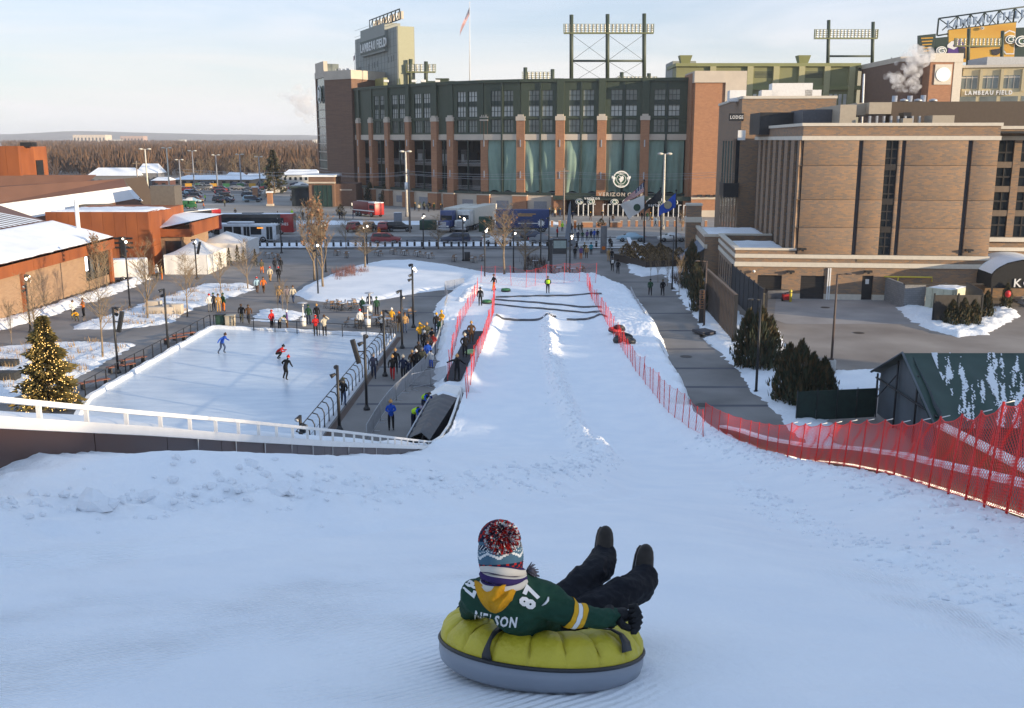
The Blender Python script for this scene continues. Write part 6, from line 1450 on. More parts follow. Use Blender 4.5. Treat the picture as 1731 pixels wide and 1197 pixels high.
ED=[('pel','wst'),('wst','che'),('che','nk'),('nk','nk2'),('nk2','hd'),('hd','tp')]+[p for n in 'LR' for p in(('che','sh'+n),('sh'+n,'el'+n),('el'+n,'wr'+n),('wr'+n,'ha'+n),('pel','hp'+n),('hp'+n,'kn'+n),('kn'+n,'an'+n),('an'+n,'to'+n))]
RAD=dict(pel=(.16,.13),wst=(.15,.12),che=(.17,.13),nk=(.07,.07),nk2=(.058,.058),hd=(.092,.105),tp=(.06,.065),sh=(.085,.085),el=(.062,.062),wr=(.047,.047),ha=(.042,.05),hp=(.105,.105),kn=(.075,.075),an=(.055,.055),to=(.045,.04))
def skin_mesh(J,edges,rad,root,levels=1,name='body'):
 keys=list(J);me=bpy.data.meshes.new(name);me.from_pydata([J[k] for k in keys],[(keys.index(a),keys.index(b)) for a,b in edges],[])
 ob=bpy.data.objects.new('skin_tmp',me);COL.objects.link(ob)
 md=ob.modifiers.new('s','SKIN');md.branch_smoothing=0.6
 for i,k in enumerate(keys):
  sv=me.skin_vertices[0].data[i];sv.radius=rad(k);sv.use_root=(k==root)
 sb=ob.modifiers.new('b','SUBSURF');sb.levels=levels;sb.render_levels=levels
 bpy.context.view_layer.update()
 out=bpy.data.meshes.new_from_object(ob.evaluated_get(bpy.context.evaluated_depsgraph_get()))
 bpy.data.objects.remove(ob);bpy.data.meshes.remove(me)
 bm=bmesh.new();bm.from_mesh(out);bmesh.ops.recalc_face_normals(bm,faces=bm.faces[:]);bm.to_mesh(out);bm.free()
 return out
def body_mesh(kind):
 if kind in POSES:return POSES[kind]
 J=pose_joints(kind);me=skin_mesh(J,ED,lambda k:RAD[k[:-1] if k[-1] in 'LR' and k not in('tp',) else k],'pel')
 reg={('pel','wst'):0,('wst','che'):0,('che','nk'):0,('nk','nk2'):2,('nk2','hd'):2,('hd','tp'):2}
 for n in 'LR':reg.update({('che','sh'+n):0,('sh'+n,'el'+n):0,('el'+n,'wr'+n):0,('wr'+n,'ha'+n):4,('pel','hp'+n):1,('hp'+n,'kn'+n):1,('kn'+n,'an'+n):1,('an'+n,'to'+n):3})
 segs=[(J[a],J[b],r) for(a,b),r in reg.items()]
 for p in me.polygons:
  c=p.center;best=(9,0)
  for a,b,r in segs:
   d=b-a;t=max(0,min(1,(c-a).dot(d)/max(1e-9,d.length_squared)));q=(c-a-d*t).length-(0.06 if r==0 else 0)
   if q<best[0]:best=(q,r)
  p.material_index=best[1];p.use_smooth=True
 for k in range(5):me.materials.append(m_skin)
 POSES[kind]=(me,J);return POSES[kind]
def hat_mesh():
 if 'hat' in POSES:return POSES['hat']
 m=MB();m.lathe([(0.112,-0.02),(0.12,0.0),(0.118,0.05),(0.095,0.10),(0.05,0.135),(0.0,0.145)],10);m.ball((0,0,0.16),0.038,6,1)
 POSES['hat']=m.mesh('hat',[m_hair,m_hair]);return POSES['hat']
def hair_mesh():
 if 'hair' in POSES:return POSES['hair']
 m=MB();m.lathe([(0.105,-0.05),(0.116,0.0),(0.112,0.05),(0.085,0.095),(0.04,0.115),(0.0,0.12)],10);POSES['hair']=m.mesh('hair',[m_hair]);return POSES['hair']
def pack_mesh():
 if 'pack' in POSES:return POSES['pack']
 m=MB();m.rbox(-0.15,0.12,1.05,0.15,0.30,1.45,0.05);POSES['pack']=m.mesh('rucksack',[m_hair]);return POSES['pack']
def vest_mesh():
 if 'vest' in POSES:return POSES['vest']
 m=MB();n=14
 for z0,z1,r0,r1 in((1.0,1.22,.19,.205),(1.22,1.40,.205,.20)):
  vs=[(r*math.cos(2*math.pi*j/n)*1.04,r*0.8*math.sin(2*math.pi*j/n)+.005,z) for r,z in((r0,z0),(r1,z1)) for j in range(n)]
  m.add(vs,[(j,(j+1)%n,n+(j+1)%n,n+j) for j in range(n)],0,True)
 POSES['vest']=m.mesh('vest',[m_hair]);return POSES['vest']
def slot(o,i,mat):o.material_slots[i].link='OBJECT';o.material_slots[i].material=mat
def person(px,py,label,pose='stand',face=0,top='black',leg='black',hat='black',h=1.75,group=None,pom=None,pack=None,vest=None,glove='black',at=None,shoe=None):
 p=at if at is not None else G(px,py)
 t=thing('person',label,'person',p,R(face),group);s=h/1.75;t.scale=(s,s,s)
 me,J=body_mesh(pose);b=link('body',me,t)
 for i,m_ in enumerate((cm(top),cm(leg),m_skin,m_shoe,cm(glove) if glove else m_skin)):slot(b,i,m_)
 hd=J['hd'];tilt=math.atan2(-(J['tp'].y-J['hd'].y)-0.0,J['tp'].z-J['hd'].z)
 if hat:
  o=link('hat',hat_mesh(),t,hd+Vector((0,0,0.02)),(tilt,0,0));slot(o,0,cm(hat));slot(o,1,cm(pom or hat))
 else:link('hair',hair_mesh(),t,hd+Vector((0,0.012,0.015)),(tilt,0,0))
 if pack:o=link('rucksack',pack_mesh(),t);slot(o,0,cm(pack))
 if vest:o=link('vest',vest_mesh(),t);slot(o,0,cm(vest))
 return t
P=person
# plaza, left part
P(125,540,'person in a white jacket, left of three on the path beside the snow heap','front',20,'white','olive','brown')
P(131,543,'person in a gold vest crouching between two others on the left path','crouch',0,'gold','olive','black')
P(142,536,'person in an orange coat, right of the three on the left path','front',-40,'orange','black','brown')
P(274,474,'person in a long rust-brown outfit by the corner of the rust steel block','stand',120,'tan','orange','brown')
P(266,473,'person in a white hooded top by the corner of the rust steel block','stand',60,'white','olive','white')
P(355,527.5,'person in white jacket and red hat among the four beside the snowy bed','stand',20,'white','grey','red',pom='white')
P(362,526,'person in dark clothes in the group of four beside the snowy bed','pocket',-10,'charcoal','black','green')
P(370,528,'person in tan overalls in the group of four beside the snowy bed','stand',190,'tan','tan','brown')
P(378,526.5,'person in green jersey and rusty trousers, right of the four by the snowy bed','stand',150,'green','orange','green')
P(409,546.5,'person in a black coat, left of the two walking near the rink corner','walk',10,'black','olive',None)
P(421,547.5,'person in a dark brown coat, right of the two walking near the rink corner','walk',0,'brown','charcoal',None)
P(443,463,'person in bright red-orange trousers and a grey jacket walking on the plaza','walk',30,'olive','orange','brown')
P(457,476.5,'person in a white jacket and brown trousers walking on the plaza','walk',0,'cream','tan','red',pom='white')
P(471.5,476.5,'person in black with a red hat standing on the plaza','stand',0,'black','black','red',pom='white')
P(465,459.5,'person in dark clothes, left of two farther behind the red hat','stand',170,'charcoal','black','black')
P(475,459.5,'person in dark clothes, right of two farther behind the red hat','stand',190,'black','charcoal','black')
P(435,496,'person in a pale blue jacket with a red hat walking away on the path','walk',185,'sky','brown','red',pom='white')
P(446,496,'person in an orange jacket and brown trousers walking away on the path','walk',175,'orange','brown','brown')
P(473,513.5,'person in a tan jacket and pale jeans at the left of three walking away','walk',180,'tan','jeans','tan')
P(486,512.5,'person in a lilac jacket in the middle of three walking away','walk',185,'lilac','grey',None)
P(496,512.5,'person in a cream jacket and jeans at the right of three walking away','walk',175,'cream','jeans','brown')
P(460,558,'person in a red jacket and black trousers at the far rink edge','pocket',60,'red','black','red',pom='white')
P(473,559,'person in a green and cream jacket bending at the far rink edge','bend',60,'cream','black','green')
P(486,558.5,'person in a purple jersey and brown trousers at the far rink edge','front',-70,'purple','brown','white')
P(522,548.5,'person in a green jersey with a pale number behind the far rink railing','stand',180,'green','navy','green')
P(536,547,'person in a black coat with a tan hood behind the far rink railing','stand',180,'black','black','tan')
P(534,568,'skater in red and white on the ice by the far edge','front',20,'red','black','red',pom='white',at=G(534,568,0.05))
P(549,568,'skater in a white jacket and black trousers on the ice by the far edge','shade',10,'cream','black','brown',at=G(549,568,0.05))
P(376,598,'skater in a blue jacket alone on the left part of the ice','skate',70,'blue','jeans','brown',at=G(376,598,0.05))
P(470,607,'skater crouching in a red jacket near the middle of the ice','crouch',90,'red','black','black',at=G(470,607,0.05))
P(483,642,'skater in black with a red cap in front of the crouching one','skate',150,'black','black','red',at=G(483,642,0.05))
P(581,686,'person in a black jacket and jeans at the rink side behind the near lamp post','pocket',160,'black','jeans','olive')
P(613,533.5,'person in a green jersey and white hat at the heater','stand',160,'green','charcoal','white')
P(625,526,'person in a navy jacket behind the heater','stand',20,'navy','black',None)
P(637,533.5,'person in a dark green jersey at the right of the heater','stand',200,'green','black','green')
P(609,556.5,'person in a white shirt with a red hat by the rink railing','stand',10,'white','charcoal','red',pom='white')
P(646,562,'person in a white jacket leaning by the rink corner','pocket',-40,'white','black','tan')
P(662.5,545,'person in a yellow jacket sitting at a cafe table','sit',170,'gold','black','white')
P(675,562,'person in a brown jacket with an orange cap by the lamp post','stand',170,'brown','tan','orange')
P(685,563.5,'person in a tan vest and jeans by the lamp post','stand',190,'tan','jeans','brown')
# walkway beside the rink
P(632,640,'person in a navy coat walking along the rink edge','walk',10,'navy','navy','grey')
P(664,643,'person in a black coat and dark red trousers walking in front','walk',0,'black','red','tan')
P(669,631,'person in a black coat just behind the one in dark red trousers','walk',5,'black','black','tan')
P(682,643,'person in a long slate coat walking on the rink walk','walk',0,'navy','black','cream')
P(710,582,'person in a yellow jacket shading the eyes','shade',10,'gold','charcoal','gold',glove='gold')
P(722,582,'person in an olive coat and jeans beside the yellow jacket','front',10,'olive','jeans','tan')
P(738,563.5,'person in black and yellow, left of the pair heading the waiting line','stand',20,'black','navy','gold')
P(747,559,'person in a yellow and black jacket leaning on the barrier','front',-30,'gold','olive','gold',glove='gold')
P(743,574,'person in a patterned green and yellow jacket at the barrier','front',-60,'green','navy','brown',glove='gold')
P(718,597,'person in a black jacket with a pale cap in the waiting line','pocket',20,'black','black','white')
P(731,592,'person all in black close to the barrier in the waiting line','front',-30,'black','charcoal','black')
P(733,601,'person in a red plaid jacket in the waiting line','front',-20,'plaid','charcoal','black')
P(725,604,'bare-headed person in a grey coat behind the red plaid jacket','front',20,'charcoal','black',None)
P(708,617,'bare-headed person in a black coat at the left of the waiting line','pocket',20,'black','brown',None)
P(723.5,617,'person in a bright blue jacket in the waiting line','front',0,'blue','jeans','brown')
P(714,629,'person in a grey-green coat in the waiting line','pocket',10,'olive','black','grey')
P(704,633,'person in a black coat with a pale cap low in the waiting line','pocket',0,'black','black','white')
P(697,630,'person in dark brown near the front of the waiting line','stand',20,'brown','black','tan',h=1.6)
P(690,641,'child in navy at the front of the waiting line','stand',10,'navy','navy','cream',h=1.35)
P(729,622,'child in white and blue beside the bright blue jacket','stand',-20,'white','blue','navy',h=1.3)
P(661.5,727,'person in a royal blue jacket holding a broom near the rail','front',10,'blue','black','tan')
P(699,725,'lift worker in a lime vest and purple bobble hat bending','bend',60,'blue','navy','lilac',vest=None,pom='purple')
P(717,699,'lift worker in a lime vest and brown hat beside the tunnel','bend',40,'blue','navy','brown')
P(773,645,'person in black with arms out on the lift belt','out',180,'black','black','tan',at=T(773,646)+Vector((0,0,.1)))
P(786,605,'person in a black coat riding the lift belt','pocket',0,'black','black','cream',at=T(786,606)+Vector((0,0,.1)))
P(797,582,'person in a brown fur coat riding the lift belt','pocket',0,'brown','brown','tan',at=T(797,583)+Vector((0,0,.1)))
P(812,516,'person in a black coat pulling a tube between the nets','stand',0,'black','black','black',at=T(812,517))
P(835,485,'person in a black jacket and orange trousers pulling a tube','walk',-60,'black','orange','brown',at=T(835,492))
P(926,496,'attendant in a lime vest standing at the far end of the lanes','pocket',0,'black','black','brown',vest='lime',at=T(926,496))
# promenade and crossing
P(1099,500,'person in black and green walking away on the promenade, left of a pair','walk',180,'green','black','black')
P(1120,500.5,'person in black walking away on the promenade, right of a pair','walk',180,'black','black','olive')
P(1035,459,'person in black with a white rucksack on the promenade','walk',180,'black','black','black',pack='white')
P(1044.5,463.5,'person in a long black coat on the promenade','walk',180,'black','black','black')
P(1029,442,'person in a tan coat at the top of the promenade','stand',180,'tan','tan','brown')
P(1034,443,'person in black beside the tan coat at the top of the promenade','stand',180,'black','charcoal','black')
P(1031,420,'person in dark clothes crossing towards the promenade','walk',180,'black','charcoal','grey')
P(972,438.5,'person in black at the left of the group before the crossing','stand',180,'black','black','brown')
P(982,438.5,'person in orange and purple in the group before the crossing','stand',180,'purple','orange','brown')
P(991.5,437,'person in brown hunting clothes in the group before the crossing','stand',180,'tan','brown','tan')
P(988,431,'person in olive behind the brown one before the crossing','stand',180,'olive','olive','tan')
P(999,431,'person in a teal jacket before the crossing','stand',180,'teal','black','brown')
for i,(px,py,tp,lb) in enumerate(((977,408.5,'navy','navy coat with a white hat'),(984.5,408.5,'green','dark green coat'),(992.5,407.5,'purple','purple jersey'),(999,406,'navy','long navy coat'),(1004.5,406,'blue','royal blue jacket'),(1010,405.5,'black','black coat with a tan hat'),(966,395.5,'charcoal','charcoal coat'),(972,394.5,'orange','bright orange jacket'),(978,394.5,'olive','olive coat'),(983,394,'brown','brown coat'))):
 P(px,py,'person in a '+lb+' on the road crossing','walk',170+9*(i%4),tp,('black','jeans','charcoal')[i%3],('white','brown','black','grey','navy','tan','black','orange','tan','brown')[i])
P(950.5,391.5,'marshal in a lime jacket at the left of the crossing','stand',20,'lime','navy','lime')
P(942,401.5,'person in a red coat waiting at the kerb','stand',60,'red','black','black')
P(641,402,'marshal in an orange vest at the roadside by the blue car','stand',0,'orange','brown','orange')
far_people=[(521,378,'charcoal'),(538.5,375,'black'),(574,370.5,'black'),(578,371,'charcoal'),(597,370,'navy'),(398,366,'brown'),(380,349.5,'olive'),(344.5,355,'orange'),(494,368,'lime'),(595,354,'white'),(600,354,'orange'),(998,373,'black'),(1030,384,'black'),(1036,378,'brown'),(1102,383,'brown'),(1108,382,'sky'),(1094,373,'green'),(1099,374,'olive'),(1085,372,'black'),(990,362,'charcoal'),(975,362,'black'),(968,371,'navy'),(1150,377,'black'),(372,341,'black'),(380,342,'charcoal'),(386,341,'navy'),(395,342,'black'),(1165,372,'grey'),(347,340,'lime'),(1018,370,'black'),(1062,371,'red'),(470,372,'charcoal'),(512,371,'brown')]
for i,(px,py,tp) in enumerate(far_people):
 where='by the cars in the far lot' if px<400 else 'on the forecourt behind the buses' if px<610 else 'on the forecourt before the gate'
 P(px,py,f'person in {("an " if tp[0] in "ao" else "a ") + tp} coat {where}',('stand','walk')[i%2],(i*67)%360,tp,('black','jeans','brown')[i%3],('black','brown','gold')[i%3],group='people far off on the forecourt')
for i in range(46):
 if i<22:px,py=700+rnd.uniform(0,55),353+rnd.uniform(0,6)
 else:px,py=925+rnd.uniform(0,28),359+rnd.uniform(0,9)
 P(px,py,'person waiting in the knot '+('under the beige stadium wall' if i<22 else 'left of the stadium gate'),'stand',rnd.uniform(0,360),rnd.choice(['black','charcoal','navy','brown','olive','black','cream','green']),rnd.choice(['black','jeans','charcoal']),rnd.choice(['black','brown','gold','green']),group='people waiting under the beige stadium wall' if i<22 else 'people waiting left of the stadium gate')
for o in[o for o in bpy.data.objects if o.get('label','').startswith('lift worker')]:
 pass
# lime vests of the two bending lift workers follow the bent back
def bent_vest(o):
 m=MB();m.M=Matrix.Translation((0,-0.2,1.09))@Matrix.Rotation(R(62),4,'X');n=12
 vs=[(0.2*math.cos(2*math.pi*j/n),0.17*math.sin(2*math.pi*j/n),z) for z in(-0.18,0.2) for j in range(n)]
 m.add(vs,[(j,(j+1)%n,n+(j+1)%n,n+j) for j in range(n)],0,True);m.build('vest',cm('lime'),o)
for o in[o for o in bpy.data.objects if o.get('label','').startswith('lift worker')]:bent_vest(o)
# trees and shrubs
def grow(m,p,d,L,r,lev,maxlev,rg,up,spread,kids,mi=0,minr=0.006):
 n=4 if lev<2 else 3;pts=[p.copy()];q=p.copy();dd=d.copy()
 for k in range(n):
  dd=(dd+Vector((rg.uniform(-1,1),rg.uniform(-1,1),rg.uniform(-.4,1)*up))*0.14).normalized();q=q+dd*(L/n);pts.append(q.copy())
 m.tube(pts,[max(minr,r*(1-0.62*k/n)) for k in range(n+1)],6 if lev==0 else 4 if lev==1 else 3,cap=False)
 if lev>=maxlev:return
 for k in range(kids[lev]):
  f=rg.uniform(0.25 if lev else 0.28,1.0);i=min(n-1,int(f*n));b=pts[i].lerp(pts[i+1],f*n-i)
  a=rg.uniform(0,6.283);side=Vector((math.cos(a),math.sin(a),0));nd=(dd*(1-spread)+side*spread+Vector((0,0,up*0.35))).normalized()
  grow(m,b,nd,L*rg.uniform(0.38,0.6)*(1.15-0.45*f if lev==0 else 1),max(minr,r*(0.5-0.15*f)),lev+1,maxlev,rg,up,spread,kids,mi,minr)
def tree_meshes(seed,H,r,spread=0.55,up=0.5,kids=(16,7,4),leaves=0,lev=3,minr=0.007):
 rg=random.Random(seed);tr=MB();lean=Vector((rg.uniform(-.02,.02),rg.uniform(-.02,.02),0))
 tp=[Vector((lean.x*H*k/6+0.03*rg.uniform(-1,1),lean.y*H*k/6+0.03*rg.uniform(-1,1),H*0.92*k/6)) for k in range(7)]
 tr.tube(tp,[r*(1-0.86*k/6) for k in range(7)],7);cr=MB()
 for k in range(kids[0]):
  f=rg.uniform(0.26,0.98);i=min(5,int(f*6));b=tp[i].lerp(tp[i+1],f*6-i);a=k*2.4+rg.uniform(-.5,.5)
  nd=(Vector((math.cos(a),math.sin(a),0))*spread+Vector((0,0,1))*(up+0.15)).normalized()
  grow(cr,b,nd,H*(0.46-0.3*f)*rg.uniform(0.75,1.15),r*(0.42-0.3*f)+0.004,1,lev,rg,up,spread,kids,0,minr)
 if leaves:
  vv=[v for v in cr.v if v[2]>H*0.25]
  for k in range(leaves):
   c=Vector(rg.choice(vv))+Vector((rg.uniform(-.1,.1),rg.uniform(-.1,.1),rg.uniform(-.15,.05)));s=rg.uniform(0.05,0.11)
   u=Vector((rg.uniform(-1,1),rg.uniform(-1,1),rg.uniform(-1,1))).normalized();w=u.cross(Vector((rg.uniform(-1,1),rg.uniform(-1,1),0.3))).normalized()
   cr.add([c-u*s-w*s*.6,c+u*s-w*s*.6,c+u*s*.8+w*s*.6,c-u*s*.8+w*s*.6],[(0,1,2,3)],1,False)
 ml=M('dead_leaf',(0.24,0.12,0.06),0.9,var=0.3,scale=3)
 return tr.mesh('trunk',m_bark),cr.mesh('crown',[m_twig,ml])
TM={}
def bare_tree(px,py,top_py,label,kind='a',rz=None,group=None,at=None):
 p=at if at is not None else G(px,py);H=max(2.0,ZT(top_py,p.y)-p.z)
 if kind not in TM:
  TM[kind]=dict(a=lambda:tree_meshes(1,6,0.09,0.5,0.6,(17,7,4)),b=lambda:tree_meshes(2,6,0.08,0.62,0.55,(18,7,4)),c=lambda:tree_meshes(3,6,0.10,0.42,0.75,(22,8,4),260),d=lambda:tree_meshes(5,6,0.13,0.75,0.42,(20,8,5)),e=lambda:tree_meshes(7,6,0.05,0.35,0.9,(14,5,3)),f=lambda:tree_meshes(9,6,0.11,0.6,0.5,(20,8,4),60))[kind]()
 tr,cr=TM[kind];t=thing('bare_tree',label,'tree',p,rz if rz is not None else(px*1.7)%6.28,group);s=H/6.0
 t.scale=(s,s,s);link('trunk',tr,t);link('crown',cr,t);return t
for px,py,tp,k,lb in(
 (317,536,432,'b','bare tree in the middle of the long snowy bed'),(174,606,462,'b','bare young tree in the snowy bed left of the rink, nearest the path'),(322,498,440,'a','bare tree at the far edge of the long snowy bed'),
 (250,541,415,'a','bare tree at the left end of the long snowy bed'),(375,507,428,'b','bare tree near the right end of the long snowy bed'),(419,491,408,'a','bare tree at the right end of the long snowy bed, beside the path'),
 (532,474,345,'c','tall bare tree with rusty leaves at the lawn edge, left of two'),(546,489,358,'c','tall bare tree with rusty leaves at the lawn edge, right of two'),(618,456,372,'d','wide dark bare tree behind the lawn'),
 (852,471,348,'f','tall bare tree behind the far end of the tubing run'),(888,458,372,'d','dark bare tree behind the far net, right of the tall one'),(741,421,362,'d','bare street tree before the blue truck'),(509,409,352,'a','bare street tree in front of the coach'),(585,420,362,'a','bare street tree before the parked cars'),
 (470,530,478,'e','thin bare sapling in the little triangular bed, left'),(478,528,470,'e','thin bare sapling in the little triangular bed, middle'),(486,530,482,'e','thin bare sapling in the little triangular bed, right'),
 (168,494,404,'c','bare bushy tree against the tan brick wall by the shop window'),(182,490,412,'b','bare bushy tree beside the white trailer'),(65,600,470,'b','bare tree behind the lit Christmas tree'),(20,585,505,'e','bare shrub at the left edge behind the Christmas tree'),
 (1100,470,425,'e','bare shrub on the verge by the dark planter, left'),(1112,478,428,'e','bare shrub on the verge by the dark planter, middle'),(1128,484,420,'e','bare shrub on the verge by the dark planter, right'),(1148,500,430,'e','bare shrub on the verge beside the dark evergreen'),(1153,390,355,'d','bare tree in a pot before the brick corner of the stadium')):
 bare_tree(px,py,tp,lb,k)
def tufts(name,pts,col,h,n,sp):
 m=MB()
 for cx,cy,cz in pts:
  for k in range(n):
   a=rnd.uniform(0,6.28);q=Vector((cx+rnd.gauss(0,sp),cy+rnd.gauss(0,sp),cz));d=Vector((math.cos(a),math.sin(a),0));hh=h*rnd.uniform(.5,1.1);w=0.02
   s=Vector((-d.y,d.x,0))*w;m.add([q-s,q+s,q+d*hh*rnd.uniform(.1,.6)+Vector((0,0,hh))],[(0,1,2)],0,False)
 return prop(m.build(name,col),kind='stuff')
def scatter(poly_px,n,z=0.15):
 P_=np.array(PP(poly_px));lo,hi=P_.min(0),P_.max(0);out=[]
 while len(out)<n:
  x,y=rnd.uniform(lo[0],hi[0]),rnd.uniform(lo[1],hi[1])
  if sdist(np.array([x]),np.array([y]),[tuple(q) for q in P_])[0]>0:out.append((x,y,z))
 return out
m_straw=M('dry_grass',(0.34,0.22,0.10),0.9,var=0.3,scale=2);m_redtwig=M('red_twig',(0.20,0.09,0.07),0.9,var=0.3)
tufts('dry_grass',scatter([(120,552),(290,500),(420,482),(425,490),(330,520),(290,545),(220,555)],70)+scatter([(130,578),(235,580),(205,597),(130,638),(70,655),(0,660),(0,590)],60),m_straw,0.55,14,0.22)
tufts('red_twig_brush',scatter([(560,468),(590,458),(622,462),(600,472),(570,478)],40,0.35),m_redtwig,0.8,16,0.3)
tufts('dark_brush',scatter([(885,440),(920,446),(925,465),(890,464)],26,0.2)+scatter([(1130,470),(1165,470),(1180,500),(1150,490)],30,0.2),M('dark_twig',(0.07,0.045,0.035),0.9,var=0.3),1.4,18,0.35)
def conifer_mesh(seed,H,R_,n,leaf,shape='cone',tip=0.06):
 rg=random.Random(seed);m=MB()
 for k in range(n):
  f=rg.random()**(0.75 if shape=='cone' else 1.0)
  if shape=='cone':rr=R_*(1-f)**0.85*(0.72+0.28*math.sin(f*34+rg.uniform(-.5,.5)))+tip
  elif shape=='column':rr=R_*(math.sin(math.pi*min(1,0.22+f*0.80))**0.6)*(1-0.35*f)+tip
  q=math.sqrt(rg.uniform(0.25,1.0))*(1+0.14*rg.gauss(0,1));a=rg.uniform(0,6.283);rr*=1+0.16*math.sin(a*3+f*9+seed)
  c=Vector((math.cos(a)*rr*q,math.sin(a)*rr*q,H*(0.03+f*0.95)))
  if shape=='cone':d=Vector((math.cos(a),math.sin(a),-0.15+rg.uniform(-.3,.5))).normalized()
  else:d=Vector((math.cos(a)*.5,math.sin(a)*.5,1.0+rg.uniform(-.3,.3))).normalized()
  s=d.cross(Vector((rg.uniform(-1,1),rg.uniform(-1,1),rg.uniform(-1,1)))).normalized();l=leaf*rg.uniform(0.6,1.4);w=l*0.42
  m.add([c-d*l*.5-s*w*.4,c-d*l*.2+s*w,c+d*l,c-d*l*.2-s*w],[(0,1,2),(0,2,3)],0 if rg.random()<0.6 else 1,False)
 return m
m_ever=M('evergreen_leaf',(0.035,0.042,0.018),0.8,var=0.35,scale=1.2);m_ever2=M('evergreen_brown',(0.085,0.058,0.022),0.85,var=0.3,scale=1.0)
def trunk_mesh(H,r):m=MB();m.tube([(0,0,0),(0.01,0,H*.5),(0,0,H*.94)],[r,r*.6,r*.12],7);return m.mesh('trunk',m_bark)
CON={}
def conifer(p,H,W_,label,kind='column',group=None,n=1500,rz=0.0,mats=None,cat='shrub',name='evergreen_shrub'):
 key=(kind,n)
 if key not in CON:
  CON[key]=(conifer_mesh(len(CON)+3,1.0,0.5,n,0.075 if kind=='column' else 0.06,kind,0.02).mesh('crown',mats or[m_ever,m_ever2]),trunk_mesh(1.0,0.03))
 t=thing(name,label,cat,p,rz,group);t.scale=(W_,W_,H);link('crown',CON[key][0],t);link('trunk',CON[key][1],t);return t
for px,py,h,w,lb in((1263,622,4.2,2.1,'leftmost tall brownish evergreen in the clump at the end of the slat fence'),(1283,626,4.5,2.2,'middle tall brownish evergreen in the clump at the end of the slat fence'),(1300,622,3.7,1.7,'rightmost brownish evergreen in the clump at the end of the slat fence'),
 (1330,680,3.7,2.0,'leftmost dark evergreen in the nearer clump beside the green mesh fence'),(1350,688,4.1,2.0,'second dark evergreen from the left in the nearer clump beside the green mesh fence'),(1370,690,3.4,1.9,'third dark evergreen in the nearer clump beside the green mesh fence'),(1390,686,3.0,1.7,'rightmost low dark evergreen in the nearer clump beside the green mesh fence'),
 (1180,528,4.2,1.7,'dark evergreen beside the slat fence at the promenade, nearer one'),(1174,505,3.8,1.6,'dark evergreen beside the slat fence at the promenade, farther one'),(1168,490,5.2,2.4,'tall dark evergreen by the blue-grey awning'),
 (1608,553,2.4,1.4,'leftmost dark evergreen before the yard enclosure panels'),(1627,554,2.6,1.3,'middle dark evergreen before the yard enclosure panels'),(1644,553,2.4,1.4,'rightmost dark evergreen before the yard enclosure panels'),(1666,540,2.6,1.3,'dark evergreen at the side of the yard enclosure'),(1700,522,2.5,1.0,'slim evergreen with a red bow by the entrance canopy'),(1684,480,2.8,1.4,'evergreen under the entrance canopy edge')):
 conifer(G(px,py),h,w,lb,rz=px)
for px,py,h,w in((402,447,2.6,1.0),(412,446,2.2,0.8),(388,450,2.4,1.0),(432,452,2.4,0.9),(372,455,2.2,0.9),(350,462,2.0,0.8)):
 conifer(G(px,py),h,w,'slim cut evergreen standing in the row beside the white tents','cone','cut evergreens beside the white tents',700,px)
m=MB();c=D(1704,497,92.5);m.ball((c.x,c.y,c.z),(0.3,0.2,0.35),8);single('red_bow',m,M('bow_red',(0.5,0.01,0.015),0.5),'red bow hanging on the slim evergreen by the canopy','bow')
for px,py,h in((626,345,5.4),(652,347,5.2),(735,350,5.6),(762,352,5.4),(818,356,6.0),(876,359,5.6)):
 conifer(D(px,py,PD[0]+0) if False else G(px,py),h,2.8,{626:'dark evergreen at the foot of the stadium, leftmost',652:'dark evergreen at the foot of the stadium, second from the left',735:'dark evergreen at the foot of the stadium, left of the narrow green bay',762:'dark evergreen at the foot of the stadium, right of the narrow green bay',818:'dark evergreen at the foot of the stadium, left of the first drape',876:'dark evergreen at the foot of the stadium, nearest the gate'}[px],'column',None,1500,px,cat='tree',name='evergreen_tree')
conifer(G(464,327),13.0,8.5,'tall dark spruce beyond the far car park','cone',None,1800,cat='tree',name='spruce_tree')
for px,py in((497,340),(503,341),(511,341),(455,333),(576,364),(533,366)):conifer(G(px,py),2.4,2.2,'golden-brown shrub in a bed on the forecourt','column','shrubs in the forecourt beds',500,px,[m_ever2,m_straw])
# lit Christmas tree
xp=G(86,690);XH=5.75
xt=thing('christmas_tree','tall evergreen covered in warm lights at the left edge beside the rink','Christmas tree',xp)
link('trunk',trunk_mesh(XH,0.14),xt)
cmesh=conifer_mesh(21,XH,1.9,9000,0.22,'cone',0.08);cmesh.build('crown',[M('spruce_leaf',(0.085,0.072,0.018),0.8,var=0.3,scale=0.8),M('spruce_leaf_pale',(0.17,0.12,0.03),0.85,var=0.3)],xt)
m=MB()
for k in range(620):
 f=rnd.random()**1.1;a=rnd.uniform(0,6.283);rr=1.85*(1-f)**0.85*rnd.uniform(0.75,1.0)+0.1;m.ball((math.cos(a)*rr,math.sin(a)*rr,XH*(0.03+0.94*f)),0.026,5)
prop(m.build('string_light',M('warm_bulb',(1.0,0.62,0.2),0.4,var=0,emit=1.5),xt),kind='stuff')
